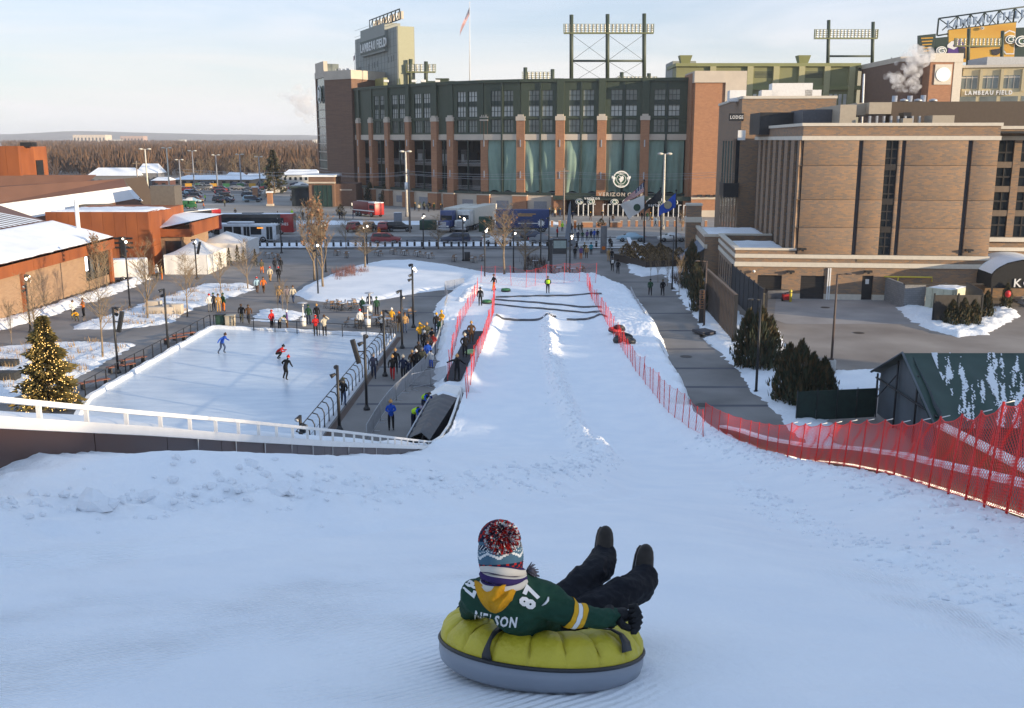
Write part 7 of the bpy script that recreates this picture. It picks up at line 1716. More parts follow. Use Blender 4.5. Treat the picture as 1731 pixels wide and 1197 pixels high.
# lamp posts
def spot(m,p,d,s=1.0):
 q=Vector(p);d=Vector(d).normalized();m.tube([q-d*0.2*s,q,q+d*0.16*s],[0.07*s,0.12*s,0.15*s],8)
 return q+d*0.165*s,d
def lamp_post(px,py,top,label,heads=4,lit=False,speaker=False,base=True,group=None,rz=0.0):
 p=G(px,py);H=ZT(top,p.y);t=thing('lamp_post',label,'lamp post',p,0,group)
 m=MB();m.tube([(0,0,0),(0,0,H)],0.085,8);m.build('pole',m_black,t)
 m=MB();m.lathe([(0.2,0),(0.2,0.12),(0.13,0.2),(0.12,0.3)],10);m.build('base',m_black,t)
 rg=random.Random(px)
 for k in range(heads):
  a=rg.uniform(0,6.28);z=H-0.12-0.42*k;d=Vector((math.cos(a),math.sin(a),-0.5));m=MB();c=Vector((math.cos(a)*0.26,math.sin(a)*0.26,z));e_,dd=spot(m,c,d,0.9);m.tube([(0,0,z+0.05),c],0.04,5);hd=m.build('spotlight',m_black,t)
  m2=MB();m2.tube([e_-dd*0.02,e_+dd*0.005],0.115,8);m2.build('lens',m_lamp if(lit and k<2) else M('lens_glass',(0.55,0.55,0.55),0.2,var=0),hd)
 if lit:m=MB();m.ball((0.2,-0.25,H*0.93),0.14,8);m.build('lamp_globe',M('globe_lit',(1.0,0.9,0.75),0.4,var=0,emit=3.0),t)
 if speaker:
  m=MB();m.M=Matrix.Translation((-0.55 if speaker<0 else 0.45,0,H*0.78))@Matrix.Rotation(R(-14 if speaker<0 else 14),4,'Y');m.rbox(-0.14,-0.12,-0.75,0.14,0.12,0.75,0.03);s_=m.build('loudspeaker',m_black,t);m=MB();m.tube([(0,0,H*0.78),(-0.5 if speaker<0 else 0.4,0,H*0.78)],0.04,5);m.build('bracket',m_black,s_)
 return t
for a in((52,562,464,'black lamp post with spotlights at the left edge before the tan brick wall',4,True),(220,521,400,'black lamp post with spotlights by the rust-steel block',4,True),(200,631,519,'black lamp post with a hanging loudspeaker left of the rink',2,False,1),(285,596,488,'black lamp post with spotlights at the left side of the rink',2),(333,472,404,'black lamp post with a loudspeaker before the white tent',2,True,1),
 (538,501,408,'black lamp post with spotlights at the left edge of the lawn',4,True),(551,460,374,'black lamp post with a lit globe behind the rusty-leaved trees',3,True),(621,451,377,'black lamp post with a lit globe behind the lawn',2,True),(699,554,446,'black lamp post at the near edge of the lawn, with spotlights',4,True),(680,589,490,'black lamp post with a side spotlight beside the waiting people',2),
 (651,636,524,'black lamp post beside the person in dark red trousers',2),(620,693,566,'black lamp post with a loudspeaker at the rink corner side',2,False,-1),(574,728,618,'nearest black lamp post with spotlights by the rink railing',3),(476,428,362,'black lamp post at the right end of the white bus',3),(716,421,361,'black lamp post by the snow strip, before the semi trucks',3,True),(783,441,364,'black lamp post beside the litter bin on the plaza',3,True),
 (819.5,475,384,'black lamp post at the lawn corner behind the nets',3,True),(868,463,389,'black lamp post with a lit globe behind the far net',3,True),(914,444,370,'black lamp post before the blue trailer, left of two',1),(927.5,441,367,'black lamp post before the blue trailer, right of two',1),(963,469,394,'black lamp post with stacked spotlights before the crossing',4,True)):
 lamp_post(*a)
t_=lamp_post(509,741,702,'short black spotlight pole seen over the white rail',3)
def yard_lamp(px,py,top,label,arm,mat=m_black,conc=False):
 p=G(px,py);H=ZT(top,p.y);t=thing('yard_lamp',label,'lamp post',p);z0=0.0
 if conc:m=MB();m.lathe([(0.33,0),(0.33,0.95),(0.3,1.0),(0,1.0)],14);m.build('concrete_base',M('pale_concrete',(0.42,0.40,0.37),0.9),t);z0=1.0
 m=MB();m.tube([(0,0,z0),(0,0,H)],[0.09,0.065],8);m.build('pole',mat,t)
 m=MB();m.tube([(0,0,H-.05),(arm,0,H)],0.04,6);m.rbox(min(arm,arm*1.6),-0.14,H-0.06,max(arm,arm*1.6),0.14,H+0.05,0.03);m.build('lamp_head',mat,t)
 m=MB();m.lathe([(0.16,z0),(0.16,z0+0.1)],10);m.build('base',mat,t)
m_brownpole=M('pole_brown',(0.09,0.06,0.045),0.6)
yard_lamp(1278,663,506,'slim dark lamp post on the verge before the brownish evergreens',-0.5)
yard_lamp(1404,632,463,'brown lamp post on a round concrete base in the service yard',0.6,m_brownpole,True)
yard_lamp(1190,552,441,'slim lamp post at the far end of the slat fence',-0.6,m_brownpole)
yard_lamp(1136,489,398,'slim black lamp post among the shrubs on the verge',-0.3)
def lot_lamp(px,py,top,label,mat,heads=2,w=0.8):
 p=G(px,py);H=ZT(top,p.y);t=thing('car_park_light',label,'light pole',p)
 m=MB();m.tube([(0,0,0),(0,0,H)],[0.26,0.16],8);m.build('pole',mat,t)
 m=MB();m.lathe([(0.4,0),(0.4,0.9),(0,0.9)],10);m.build('base',m_concrete,t)
 for s in((-1,1) if heads==2 else(1,)):
  m=MB();m.tube([(0,0,H-0.1),(s*w,0,H)],0.07,5);m.ball((s*(w+0.25),0,H),(0.55,0.4,0.22),8);m.build('lamp_head',M('lamp_cream',(0.6,0.57,0.5),0.5),t)
m_cream=M('pole_cream',(0.62,0.58,0.5),0.5);m_polegrey=M('pole_grey',(0.25,0.26,0.29),0.6)
lot_lamp(252,345,252,'cream double-headed light pole in the far car park, left one',m_cream);lot_lamp(287,328,250,'cream double-headed light pole in the far car park, right one',m_cream)
lot_lamp(688,366,256,'white double-headed light pole before the dark stadium bays',m_cream,w=0.55);lot_lamp(1120,388,260,'white double-headed light pole beside the flags',m_cream,w=0.55)
for px,py,tp in((329,322,255),(368,320,262),(408,318,261),(440,318,265),(306,320,270)):lot_lamp(px,py,tp,{329:'thin grey light pole in the far car park, nearest the cream poles',368:'thin grey light pole in the middle of the far car park',408:'thin grey light pole right of the middle of the far car park',440:'thin grey light pole nearest the spruce',306:'short grey light pole just right of the cream poles'}[px],m_polegrey,2,0.7)
# utility poles and the wires between them
up_=[(G(693,393),287),(G(945+8,372),284),(G(236,350),272)]
for i,(p,tp) in enumerate(up_):
 H=ZT(tp,p.y);t=thing('utility_pole',('grey utility pole with a white transformer before the stadium','slim utility pole behind the grey obelisk','grey utility pole at the left of the far car park')[i],'utility pole',p)
 m=MB();m.tube([(0,0,0),(0,0,H)],[0.2,0.13],8);m.build('pole',M('weathered_wood',(0.24,0.2,0.17),0.9),t);m=MB();m.box(-1.0,-0.08,H-0.7,1.0,0.08,H-0.5);m.build('crossarm',m_bark,t)
 if i==0:m=MB();m.lathe([(0,H-3.4),(0.3,H-3.4),(0.3,H-2.2),(0,H-2.1)],10,c=(-0.45,0));m.build('transformer',m_white,t)
for k,(z0,z1,z2) in enumerate(((287.5,290,289),(292,293,293),(293.5,301,297))):
 pts=[D(300,z0-2,185),D(540,z0+1,180),D(693,z0+2,176),D(953,z1,172),D(1250,z2,168)]
 P2=[]
 for a,b in zip(pts[:-1],pts[1:]):
  for f in np.linspace(0,1,8)[:-1]:q=a.lerp(b,f);q.z-=0.5*4*f*(1-f);P2.append(q)
 P2.append(pts[-1]);m=MB();m.tube(P2,0.022,4,cap=False);single('power_line',m,m_steel,('upper','middle','lower')[k]+' wire of the power line stretched across the stadium front','wire')
# bollards along the kerb, all alike
bm_=MB();bm_.lathe([(0.17,0),(0.17,0.85),(0.14,0.93),(0,0.96)],10);bme=bm_.mesh('post',m_black);bc=MB();bc.lathe([(0.178,0.7),(0.178,0.78)],10);bcm=bc.mesh('ring',m_steel)
for k in range(42):
 px=427+k*12.45
 t=thing('bollard',f'black bollard on the snowy kerb of the road, {nth(k + 1)} from the left end','bollard',G(px,417.5-(px-427)*0.003),0,'bollards along the road');link('post',bme,t);link('ring',bcm,t)
for px in(975,1008,1023,1034):t=thing('bollard',f'black bollard at the kerb of the crossing, {nth((975, 1008, 1023, 1034).index(px) + 1)} from the left','bollard',G(px,417.5),0,'bollards along the road');link('post',bme,t);link('ring',bcm,t)
fm=MB();fm.box(-0.22,-0.22,0,0.22,0.22,1.05);fme=fm.mesh('post',m_brick_red);fc=MB();fc.box(-0.26,-0.26,1.05,0.26,0.26,1.15);fcm=fc.mesh('cap',m_beige)
for k in range(21):
 px=933+k*13.0
 if 975<px<1048:continue
 t=thing('stone_post',f'low brick post before the stadium forecourt, {nth(k + 1)} place from the left of the row','bollard',G(px,383),0,'brick posts along the forecourt');link('post',fme,t);link('cap',fcm,t)
# vehicles
def wheel_mesh(r=0.33,w=0.22):
 m=MB();m.M=Matrix.Rotation(R(90),4,'X');m.lathe([(r*.55,-w/2),(r,-w/2+.02),(r,w/2-.02),(r*.55,w/2)],14,0);m.lathe([(0,-w/2+.01),(r*.56,-w/2-.005),(r*.56,w/2+.005),(0,w/2-.01)],10,1);return m.mesh('wheel',[M('tyre',(0.015,0.015,0.016),0.8),m_steel])
WH_={}
def wheel(r):
 if r not in WH_:WH_[r]=wheel_mesh(r,r*.65)
 return WH_[r]
m_lampred=M('tail_red',(0.5,0.01,0.01),0.3,var=0);m_headl=M('head_lamp',(0.75,0.75,0.72),0.2,var=0)
CARM={}
def car(px,py,label,col,rz=0.0,kind='sedan',group=None):
 p=G(px,py)
 if kind not in CARM:
  prof=dict(sedan=[(-2.25,.35),(-2.3,.75),(-2.1,.92),(-1.45,.98),(-.85,1.40),(.35,1.43),(1.15,.98),(2.0,.85),(2.3,.68),(2.3,.35)],suv=[(-2.3,.4),(-2.35,.95),(-2.25,1.15),(-2.0,1.68),(.35,1.74),(1.15,1.15),(2.1,1.03),(2.3,.8),(2.3,.4)])[kind]
  m=MB();bm=bmesh.new();L_=[bm.verts.new((x,-.9+(0.16 if z>1.0 else 0),z)) for x,z in prof];R_=[bm.verts.new((x,.9-(0.16 if z>1.0 else 0),z)) for x,z in prof];n=len(prof)
  bm.faces.new(L_);bm.faces.new(R_[::-1])
  for i in range(n):bm.faces.new((L_[i],R_[i],R_[(i+1)%n],L_[(i+1)%n]))
  bmesh.ops.recalc_face_normals(bm,faces=bm.faces[:]);bmesh.ops.bevel(bm,geom=bm.edges[:],offset=.06,segments=2,affect='EDGES');m.bm(bm,0,True)
  top=1.36 if kind=='sedan' else 1.64;g=MB()
  for s in(-1,1):
   a=[(-1.25,1.0),(-.85,top),(-.15,top),(-.15,1.0)] if kind=='sedan' else[(-1.95,1.18),(-1.85,1.6),(-.6,1.62),(-.6,1.18)]
   b=[(-.05,1.0),(-.05,top),(.3,top),(1.0,1.0)] if kind=='sedan' else[(-.5,1.18),(-.5,1.62),(.3,1.64),(.95,1.18)]
   for q in(a,b):g.add([(x,s*(.895-(.155 if z>1.25 else .07)),z) for x,z in q],[(0,1,2,3)][::1],0,False)
  xr=(-1.47,-.87) if kind=='sedan' else(-2.2,-2.02);g.add([(xr[0],-.66,1.0 if kind=='sedan' else 1.2),(xr[0],.66,1.0 if kind=='sedan' else 1.2),(xr[1]-.02,.6,top),(xr[1]-.02,-.6,top)],[(0,1,2,3)])
  g.add([(1.14,-.66,1.02 if kind=='sedan' else 1.2),(1.14,.66,1.02 if kind=='sedan' else 1.2),(.42,.6,top),(.42,-.6,top)],[(0,1,2,3)])
  h=MB();[h.box(2.26,s*.62-.18,.62,2.33,s*.62+.18,.76) for s in(-1,1)];r=MB();[r.box(-2.34,s*.66-.16,.72,-2.27,s*.66+.16,.9) for s in(-1,1)]
  CARM[kind]=(m.mesh('body',m_white),g.mesh('window',m_glass),h.mesh('headlight',m_headl),r.mesh('taillight',m_lampred))
 t=thing('parked_car' if 'parked' in label else 'car',label,'car',p,rz,group)
 b=link('body',CARM[kind][0],t);slot(b,0,M('paint_'+col,CC.get(col,(0.3,0.3,0.3)),0.3,0.1,var=0.03,coat=0.5))
 for nm,me in zip(('window','headlight','taillight'),CARM[kind][1:]):link(nm,me,t)
 for x in(-1.4,1.42):
  for s in(-.82,.82):link('wheel',wheel(.34),t,(x,s,.34))
 return t
for a in((653,412,'dark red suv driving on the road behind the bollards','plaid',0,'suv'),(770,412,'dark blue suv on the road before the semi trucks','navy',math.pi,'suv'),(840,413,'white car on the road behind the tall bare tree','white',0,'sedan'),(918,412,'tan-grey car on the road before the crossing','grey',0,'sedan'),(903,405,'blue car on the road behind the tan-grey one','navy',0,'sedan'),(1066,408,'silver sedan on the road right of the crossing','sky',math.pi,'sedan'),(1136,408,'white sedan on the road beside the blue flag','white',math.pi,'sedan'),
 (600,391,'dark red parked car, leftmost of four beyond the road','plaid',1.4,'suv'),(625,391,'dark brown parked car, second of four beyond the road','brown',1.5,'suv'),(649,391,'maroon parked car, third of four beyond the road','plaid',1.55,'suv'),(675,391,'black parked car beside the grey cabin, rightmost of four','black',0.1,'suv')):car(*a)
for i in range(44):
 row=i%4;px=232+(i*37.3+row*11)%200;py=(344,337,331,326)[row]-(px-232)*0.012
 col=rnd.choice(['black','charcoal','grey','navy','white','red','sky','brown']);car(px,py,f'{col} car in the '+('nearest','second','third','farthest')[row]+' row of the far car park',col,rnd.choice([0,0.2,3.1,1.5]),rnd.choice(['sedan','suv']),'cars in the far car park')
for i in range(26):
 px=300+(i*53.1)%215;py=321-(i%3)*3.2;col=rnd.choice(['black','grey','white','red','navy']);car(px,py,f'small far {col} car on the road before the houses',col,rnd.choice([0,3.14,.3]),'suv' if i%2 else 'sedan','far cars on the road before the houses')
def vparts(name,label,cat,p,rz,items,wheels,r=0.5):
 t=thing(name,label,cat,p,rz)
 for nm,fn,mt in items:m=MB();fn(m);m.build(nm,mt,t)
 for x,y in wheels:link('wheel',wheel(r),t,(x,y,r))
 return t
m_coachblk=M('coach_black',(0.016,0.015,0.017),0.35,coat=0.4);m_coachred=M('coach_red',(0.33,0.012,0.014),0.35,coat=0.4)
def coach(p,rz,label,L=13.2,txt=True):
 t=vparts('coach',label,'coach',p,rz,(('body',lambda m:m.rbox(-L/2,-1.25,.4,L/2-2.2,1.25,3.5,.12),m_coachblk),('rear_body',lambda m:m.rbox(L/2-2.25,-1.255,.38,L/2,1.255,3.52,.12),m_coachred),('window_band',lambda m:m.box(-L/2+.2,-1.27,1.9,L/2-1.6,-1.24,2.9),m_glass),('side_stripe',lambda m:m.box(-L/2+3,-1.262,.5,L/2-.2,-1.256,.75),m_coachred),('roof_unit',lambda m:m.rbox(-2.2,-.8,3.5,1.2,.8,3.72,.06),m_coachblk),('rear_panel',lambda m:m.box(L/2-.02,-.9,1.0,L/2+.02,.9,3.1),m_coachblk),('windscreen',lambda m:m.box(-L/2-.02,-1.05,1.3,-L/2+.1,1.05,3.2),m_glass),('roof_snow',lambda m:m.rbox(-L/2+.3,-1.0,3.49,L/2-.3,1.0,3.56,.02),m_snow_roof)),[(-L/2+2.6,-1.1),(-L/2+2.6,1.1),(L/2-3.4,-1.1),(L/2-3.4,1.1),(L/2-2.2,-1.1)],.5)
 if txt:glyphs(t,'COACHES',.62,Matrix(((1,0,0,L/2-3.9),(0,0,-1,-1.285),(0,1,0,1.62),(0,0,0,1))),m_white,.02,'lettering',.015,join=True)
 return t
coach(G(431,397)+Vector((0,1.3,0)),0,'black and red coach with white letters parked behind the white bus')
coach(D(322,397,150),1.2,'dark coach with a red rear end half hidden by the brick pavilion',12,False)
m_bus=M('bus_white',(0.55,0.57,0.60),0.4)
t=vparts('city_bus','white city bus in front of the black and red coach','bus',G(414,410)+Vector((0,1.2,0)),0,[('body',lambda m:m.rbox(-5.2,-1.25,.35,5.0,1.25,2.85,.18),m_bus),('roof_unit',lambda m:m.rbox(-2.8,-.9,2.83,1.2,.9,3.2,.1),m_bus),('windscreen',lambda m:m.box(4.95,-1.0,1.2,5.03,1.0,2.6),m_glass),('sign',lambda m:m.box(2.05,-1.3,2.2,3.0,-1.265,2.4),M('sign_amber',(1.0,0.35,0.04),0.4,var=0,emit=0.8)),('roof_snow',lambda m:m.rbox(-5.0,-1.0,2.84,-2.9,1.0,2.95,.03),m_snow_roof)],[(-3.2,-1.12),(-3.2,1.12),(2.9,-1.12),(2.9,1.12)],.48)
for x0,x1 in((-4.8,-3.9),(-3.2,-1.9),(-1.7,-.5),(1.0,2.7)):m=MB();m.box(x0,-1.27,1.25,x1,-1.24,2.5);m.build('window',m_glass,t)
for x0 in(-.1,3.5):m=MB();m.box(x0,-1.275,.5,x0+.95,-1.245,2.5);d_=m.build('door',m_glass,t);m=MB();m.box(x0+.45,-1.3,.5,x0+.5,-1.276,2.5);m.build('door_frame',m_bus,d_)
def semi(p,rz,label,col,trailer):
 mt=M('cab_'+col,((.018,.045,.17) if col=='blue' else CC[col]) if col!='white' else(0.62,0.62,0.6),0.35,coat=.4);it=[('sleeper',lambda m:m.rbox(-1.2,-1.2,.9,.9,1.2,3.7,.15),mt),('bonnet',lambda m:m.rbox(.7,-1.0,.8,2.9,1.0,2.1,.2),mt),('windscreen',lambda m:m.add([(.92,-1.0,2.1),(.92,1.0,2.1),(.7,.95,2.95),(.7,-.95,2.95)],[(0,1,2,3)]) if False else m.box(.85,-1.0,2.1,.94,1.0,2.85),m_glass),('side_window',lambda m:m.box(.1,-1.22,2.1,.75,-1.19,2.8),m_glass),('grille',lambda m:m.box(2.86,-.55,.9,2.94,.55,1.9),m_steel),('bumper',lambda m:m.rbox(2.75,-1.2,.35,3.05,1.2,.8,.06),m_steel),('chassis',lambda m:m.box(-3.2,-.5,.6,1.5,.5,.9),m_black)]
 if trailer:it+=[('trailer',lambda m:m.rbox(-14.5,-1.3,1.1,-1.5,1.3,4.0,.05),M('trailer_white',(0.62,0.58,0.50),0.5,var=.05)),('underframe',lambda m:m.box(-14,-.7,.7,-2,.7,1.1),m_black)]
 t=vparts('semi_truck',label,'truck',p,rz,it,[(1.9,-1.05),(1.9,1.05),(-1.6,-1.05),(-1.6,1.05),(-2.7,-1.05),(-2.7,1.05)]+([(-12,-1.05),(-12,1.05),(-13.1,-1.05),(-13.1,1.05)] if trailer else[]),.5)
 for s in(-.8,.8):m=MB();m.box(2.8,s-.2,1.0,2.92,s+.2,1.25);m.build('headlight',m_headl,t)
 return t
semi(G(786,391)+Vector((0,1,0)),R(-107),'white semi truck with a long pale trailer on the forecourt','white',True)
semi(G(757,392)+Vector((0,1,0)),R(-104),'blue semi truck cab beside the white semi truck','blue',True)
tr=D(838,393,176);L_=XT(928,393,176)-tr.x
t=vparts('blue_trailer','dark blue box trailer with gold lettering marks and a white leaf on its side','trailer',(tr.x,176,0),0,[('box',lambda m:m.rbox(0,0,.75,L_,2.6,3.9,.05),M('trailer_blue',(0.02,0.045,0.16),0.45,var=.08)),('underframe',lambda m:m.box(.3,.4,.45,L_-.3,2.2,.75),m_black),('front_panel',lambda m:m.box(0.02,-.03,.8,2.4,0.0,3.8),M('trailer_slate',(0.07,0.10,0.19),0.5)),('gold_stripe',lambda m:[m.box(L_*.42,-.04,z,L_*.75-i*.6,-.005,z+.14) for i,z in enumerate((3.1,2.8))],m_gold),('white_stripe',lambda m:m.box(L_*.42,-.04,1.5,L_*.8,-.005,1.62),m_white)],[(1.6,.2),(2.6,.2),(L_-2,.2),(L_-1,.2)],.42)
m=MB();m.M=Matrix(((1,0,0,L_-1.4),(0,0,-1,-.05),(0,1,0,1.6),(0,0,0,1)));n=11;m.add([((.75 if k%2==0 else .42)*math.sin(6.283*k/22+.14),(.75 if k%2==0 else .42)*math.cos(6.283*k/22+.14),0.02) for k in range(22)],[tuple(range(22))]);m.build('leaf_emblem',m_white,t)
t=vparts('fire_engine','red fire engine with a white roof on the forecourt before the stadium','fire engine',G(622,366)+Vector((0,1,0)),-.85,[('body',lambda m:m.rbox(-4.2,-1.2,.5,1.6,1.2,3.0,.08),M('engine_red',(0.16,0.015,0.015),0.4)),('cab',lambda m:m.rbox(1.65,-1.2,.45,4.2,1.2,2.9,.12),M('engine_bright',(0.38,0.018,0.018),0.4)),('cab_roof',lambda m:m.rbox(1.7,-1.15,2.88,4.1,1.15,3.1,.04),m_white),('window',lambda m:m.box(2.2,-1.23,1.7,3.9,-1.19,2.5),m_glass),('stripe',lambda m:m.box(-4.1,-1.22,1.15,4.0,-1.205,1.35),m_white),('ladder',lambda m:(m.box(-4,-.3,3.05,2.5,-.2,3.2),m.box(-4,.2,3.05,2.5,.3,3.2)),m_steel)],[(-2.8,-1.1),(-1.6,-1.1),(2.9,-1.1),(-2.8,1.1),(2.9,1.1)],.52)
def cart(px,label):vparts('utility_cart',label,'cart',G(px,353),.2,[('body',lambda m:m.rbox(-1.2,-.7,.3,1.2,.7,1.1,.1),M('cart_green',(0.015,.10,.03),.5)),('cab',lambda m:m.rbox(-.5,-.65,1.1,.9,.65,1.9,.08),M('cart_green',(0.015,.10,.03),.5)),('light',lambda m:m.box(.9,-.4,1.2,.96,.4,1.6),m_gold)],[(-.8,-.65),(.8,-.65),(-.8,.65),(.8,.65)],.3)
cart(313,'green utility cart on the far forecourt, left of two');cart(324,'green utility cart on the far forecourt, right of two')
t=vparts('box_trailer','white box trailer beside the tan brick wall and the rust-steel block','trailer',G(211,476)+Vector((0,1,0)),.25,[('box',lambda m:m.rbox(-2.2,-1.1,.5,2.2,1.1,2.4,.05),m_white),('roof_snow',lambda m:m.rbox(-2.15,-1.05,2.38,2.15,1.05,2.5,.04),m_snow_roof),('drawbar',lambda m:m.box(2.2,-.1,.45,3.3,.1,.6),m_black)],[(-.4,-1.0),(-.4,1.0)],.34)
box_thing('cabin','grey portable toilet cabin behind the parked cars','cabin',673,382,1.4,1.4,2.5,M('cabin_grey',(0.2,0.22,0.26),.6),lid=m_white)
box_thing('skip','dark green waste container left of the semi trucks','container',724,388,3.0,1.8,1.7,M('skip_green',(0.012,.05,.03),.6));box_thing('skip','dark green waste container right of the semi trucks','container',821,391,2.4,1.8,2.6,M('skip_green',(0.012,.05,.03),.6))
for px,lb in((374,'dark green litter bin at the far rink corner'),(790,'black litter bin beside a lamp post on the plaza')):box_thing('litter_bin',lb,'bin',px,554 if px<400 else 441,.75,.75,1.15,M('bin_green',(.015,.05,.03),.6) if px<400 else m_black,lid=m_black)
box_thing('slatted_bin','tan slatted bin beside the dark green litter bin','bin',390,555,.75,.75,1.1,M('bin_tan',(.42,.36,.27),.8),lid=M('bin_tan',(.42,.36,.27),.8))
for px,py,w,h,lb in((262,528,1.3,1.1,'grey stone utility cabinet in the long snowy bed, left'),(295,530,1.6,.9,'pale stone block in the long snowy bed, right'),(272,531,2.6,.7,'low tan stone wall in the long snowy bed')):box_thing('stone_block',lb,'stone block',px,py,w,.7,h,m_beige,z=.1)
box_thing('stone_bench','dark stone bench in the snow at the left edge, farther of two','bench',12,622,1.5,.8,.6,M('seat_dark',(.03,.03,.03),.8));box_thing('stone_bench','dark stone bench in the snow at the left edge, nearer of two','bench',12,645,1.6,.9,.7,M('seat_dark',(.03,.03,.03),.8))
# tents
def marquee(px0,px1,py,top,pk,label,dep):
 a,b=G(px0,py),G(px1,py);Mx,L=frame(a,b);t=thing('marquee',label,'tent',a);h=2.35;mt=M('tent_canvas',(.74,.72,.69),.7,var=.04)
 H=ZT(top,a.y+dep/2)
 for k in range(4):
  m=MB();m.M=Mx;n=12;fs=[];q=[((0,0),(L,0)),((L,0),(L,dep)),((L,dep),(0,dep)),((0,dep),(0,0))][k]
  m.add([(q[0][0]+(q[1][0]-q[0][0])*i/n,q[0][1]+(q[1][1]-q[0][1])*i/n+.05*math.sin(i*2.1),z) for z in(0,h) for i in range(n+1)],[(i,i+1,n+2+i,n+1+i) for i in range(n)],0,True);wp(m,'side_wall',mt,t)
 m=MB();m.M=Mx;n=8;c=(L*pk,dep/2);vs=[];per=[(0,0),(L*pk,0),(L,0),(L,dep/2),(L,dep),(L*pk,dep),(0,dep),(0,dep/2)]
 for j in range(n+1):
  f=j/n;vs+=[(x+(c[0]-x)*f,y+(c[1]-y)*f,h-.05+(H-h)*(f**1.35)) for x,y in per]
 m.add(vs,[(j*8+i,j*8+(i+1)%8,(j+1)*8+(i+1)%8,(j+1)*8+i) for j in range(n) for i in range(8)],0,True);wp(m,'roof',mt,t)
 for x,y in((0,0),(L,0),(L,dep),(0,dep)):m=MB();m.M=Mx;m.tube([(x,y,0),(x,y,h)],.05,5);wp(m,'pole',m_white,t)
marquee(279,352,464,402,.55,'white marquee tent with a peaked roof, nearer one beside the rust-steel block',8)
marquee(330,410,441,390,.5,'white marquee tent with a peaked roof, farther one before the coach',9)
# plaza pieces
def table_set(px,py,label,chairs=2,wood=None):
 p=G(px,py);t=thing('cafe_table',label,'table',p);m=MB();m.lathe([(.4,.7),(.42,.72),(.4,.75),(0,.75)],10);m.build('top',wood or m_steel,t);m=MB();m.tube([(0,0,0),(0,0,.7)],.04,5);m.lathe([(.25,0),(.22,.04),(0,.05)],8);m.build('leg',m_black,t)
 for k in range(chairs):
  a=k*math.pi*2/chairs+px;c=thing('cafe_chair','folding cafe chair standing at the small tables on the plaza','chair',p+Vector((math.cos(a)*.75,math.sin(a)*.75,0)),a+1.57,'cafe chairs on the plaza')
  for nm,me in zip(('seat','backrest','leg_frame'),chair_me):link(nm,me,c)
_s=MB();_s.box(-.2,-.2,.43,.2,.2,.46);_b=MB();[_b.box(-.2,.19,z,.2,.22,z+.1) for z in(.62,.76)];_l=MB();[_l.tube([(x,-.18,0),(x,.2,.9)],.014,4) for x in(-.19,.19)];[_l.tube([(x,.2,0),(x,-.18,.45)],.014,4) for x in(-.17,.17)]
m_wood=M('chair_wood',(.28,.16,.08),.7);chair_me=(_s.mesh('seat',m_wood),_b.mesh('backrest',m_wood),_l.mesh('leg_frame',m_black))
for px,py in((562,522),(578,525),(594,521),(655,552),(622,546),(600,553),(636,550),(690,536),(570,432),(586,436),(640,433),(665,430),(684,432),(706,434),(725,437),(768,442),(800,444),(815,441),(905,450),(945,462),(968,464),(985,462),(455,437),(470,440)):
 table_set(px,py,'small round cafe table '+('near the street kerb' if py<470 else 'behind the rink'),2 if py<500 else 3)
for o in bpy.data.objects:
 if o.name.startswith('cafe_table'):o['group']='cafe tables on the plaza'
def heater(px,py,top,label):
 p=G(px,py);H=ZT(top,p.y);t=thing('patio_heater',label,'patio heater',p);m=MB();m.tube([(0,0,0),(0,0,H)],.05,6);m.build('pole',m_white,t);m=MB();m.lathe([(.0,H+.1),(.45,H),(.45,H-.03),(0,H+.05)],12);m.build('reflector',m_steel,t);m=MB();m.lathe([(.25,0),(.25,.7),(.06,.75)],10);m.build('gas_box',m_white,t);m=MB();m.lathe([(.1,H-.35),(.12,H-.1)],8);m.build('burner',m_steel,t)
heater(513,551,512,'white patio heater by the far rink railing');heater(622,553,516,'white patio heater beside the group in green jerseys');heater(625,528,495,'white patio heater farther back on the plaza');heater(1085,437,415,'white patio heater in the dark garden by the flags, left');heater(1093,436,412,'white patio heater in the dark garden by the flags, right')
def bench(px,py,rz,label,mat):p=G(px,py);t=thing('bench',label,'bench',p,rz);[(lambda m:(m.box(-1.0,-.25+k*.17,.43,1.0,-.1+k*.17,.47),m.build('slat',mat,t)))(MB()) for k in range(3)];[(lambda m:(m.box(x-.04,-.25,0,x+.04,.25,.43),m.build('leg',m_black,t)))(MB()) for x in(-.8,.8)]
for px,py,lb in((296,580,'red-brown bench by the left rink railing, farther one'),(310,573,'red-brown bench by the left rink railing, farthest one'),(225,616,'dark bench by the left rink railing, middle one'),(205,628,'red-brown bench by the left rink railing behind the loudspeaker post'),(160,655,'dark bench by the left rink railing, nearest one')):bench(px,py,.85,lb,M('bench_red',(.25,.08,.04),.7))
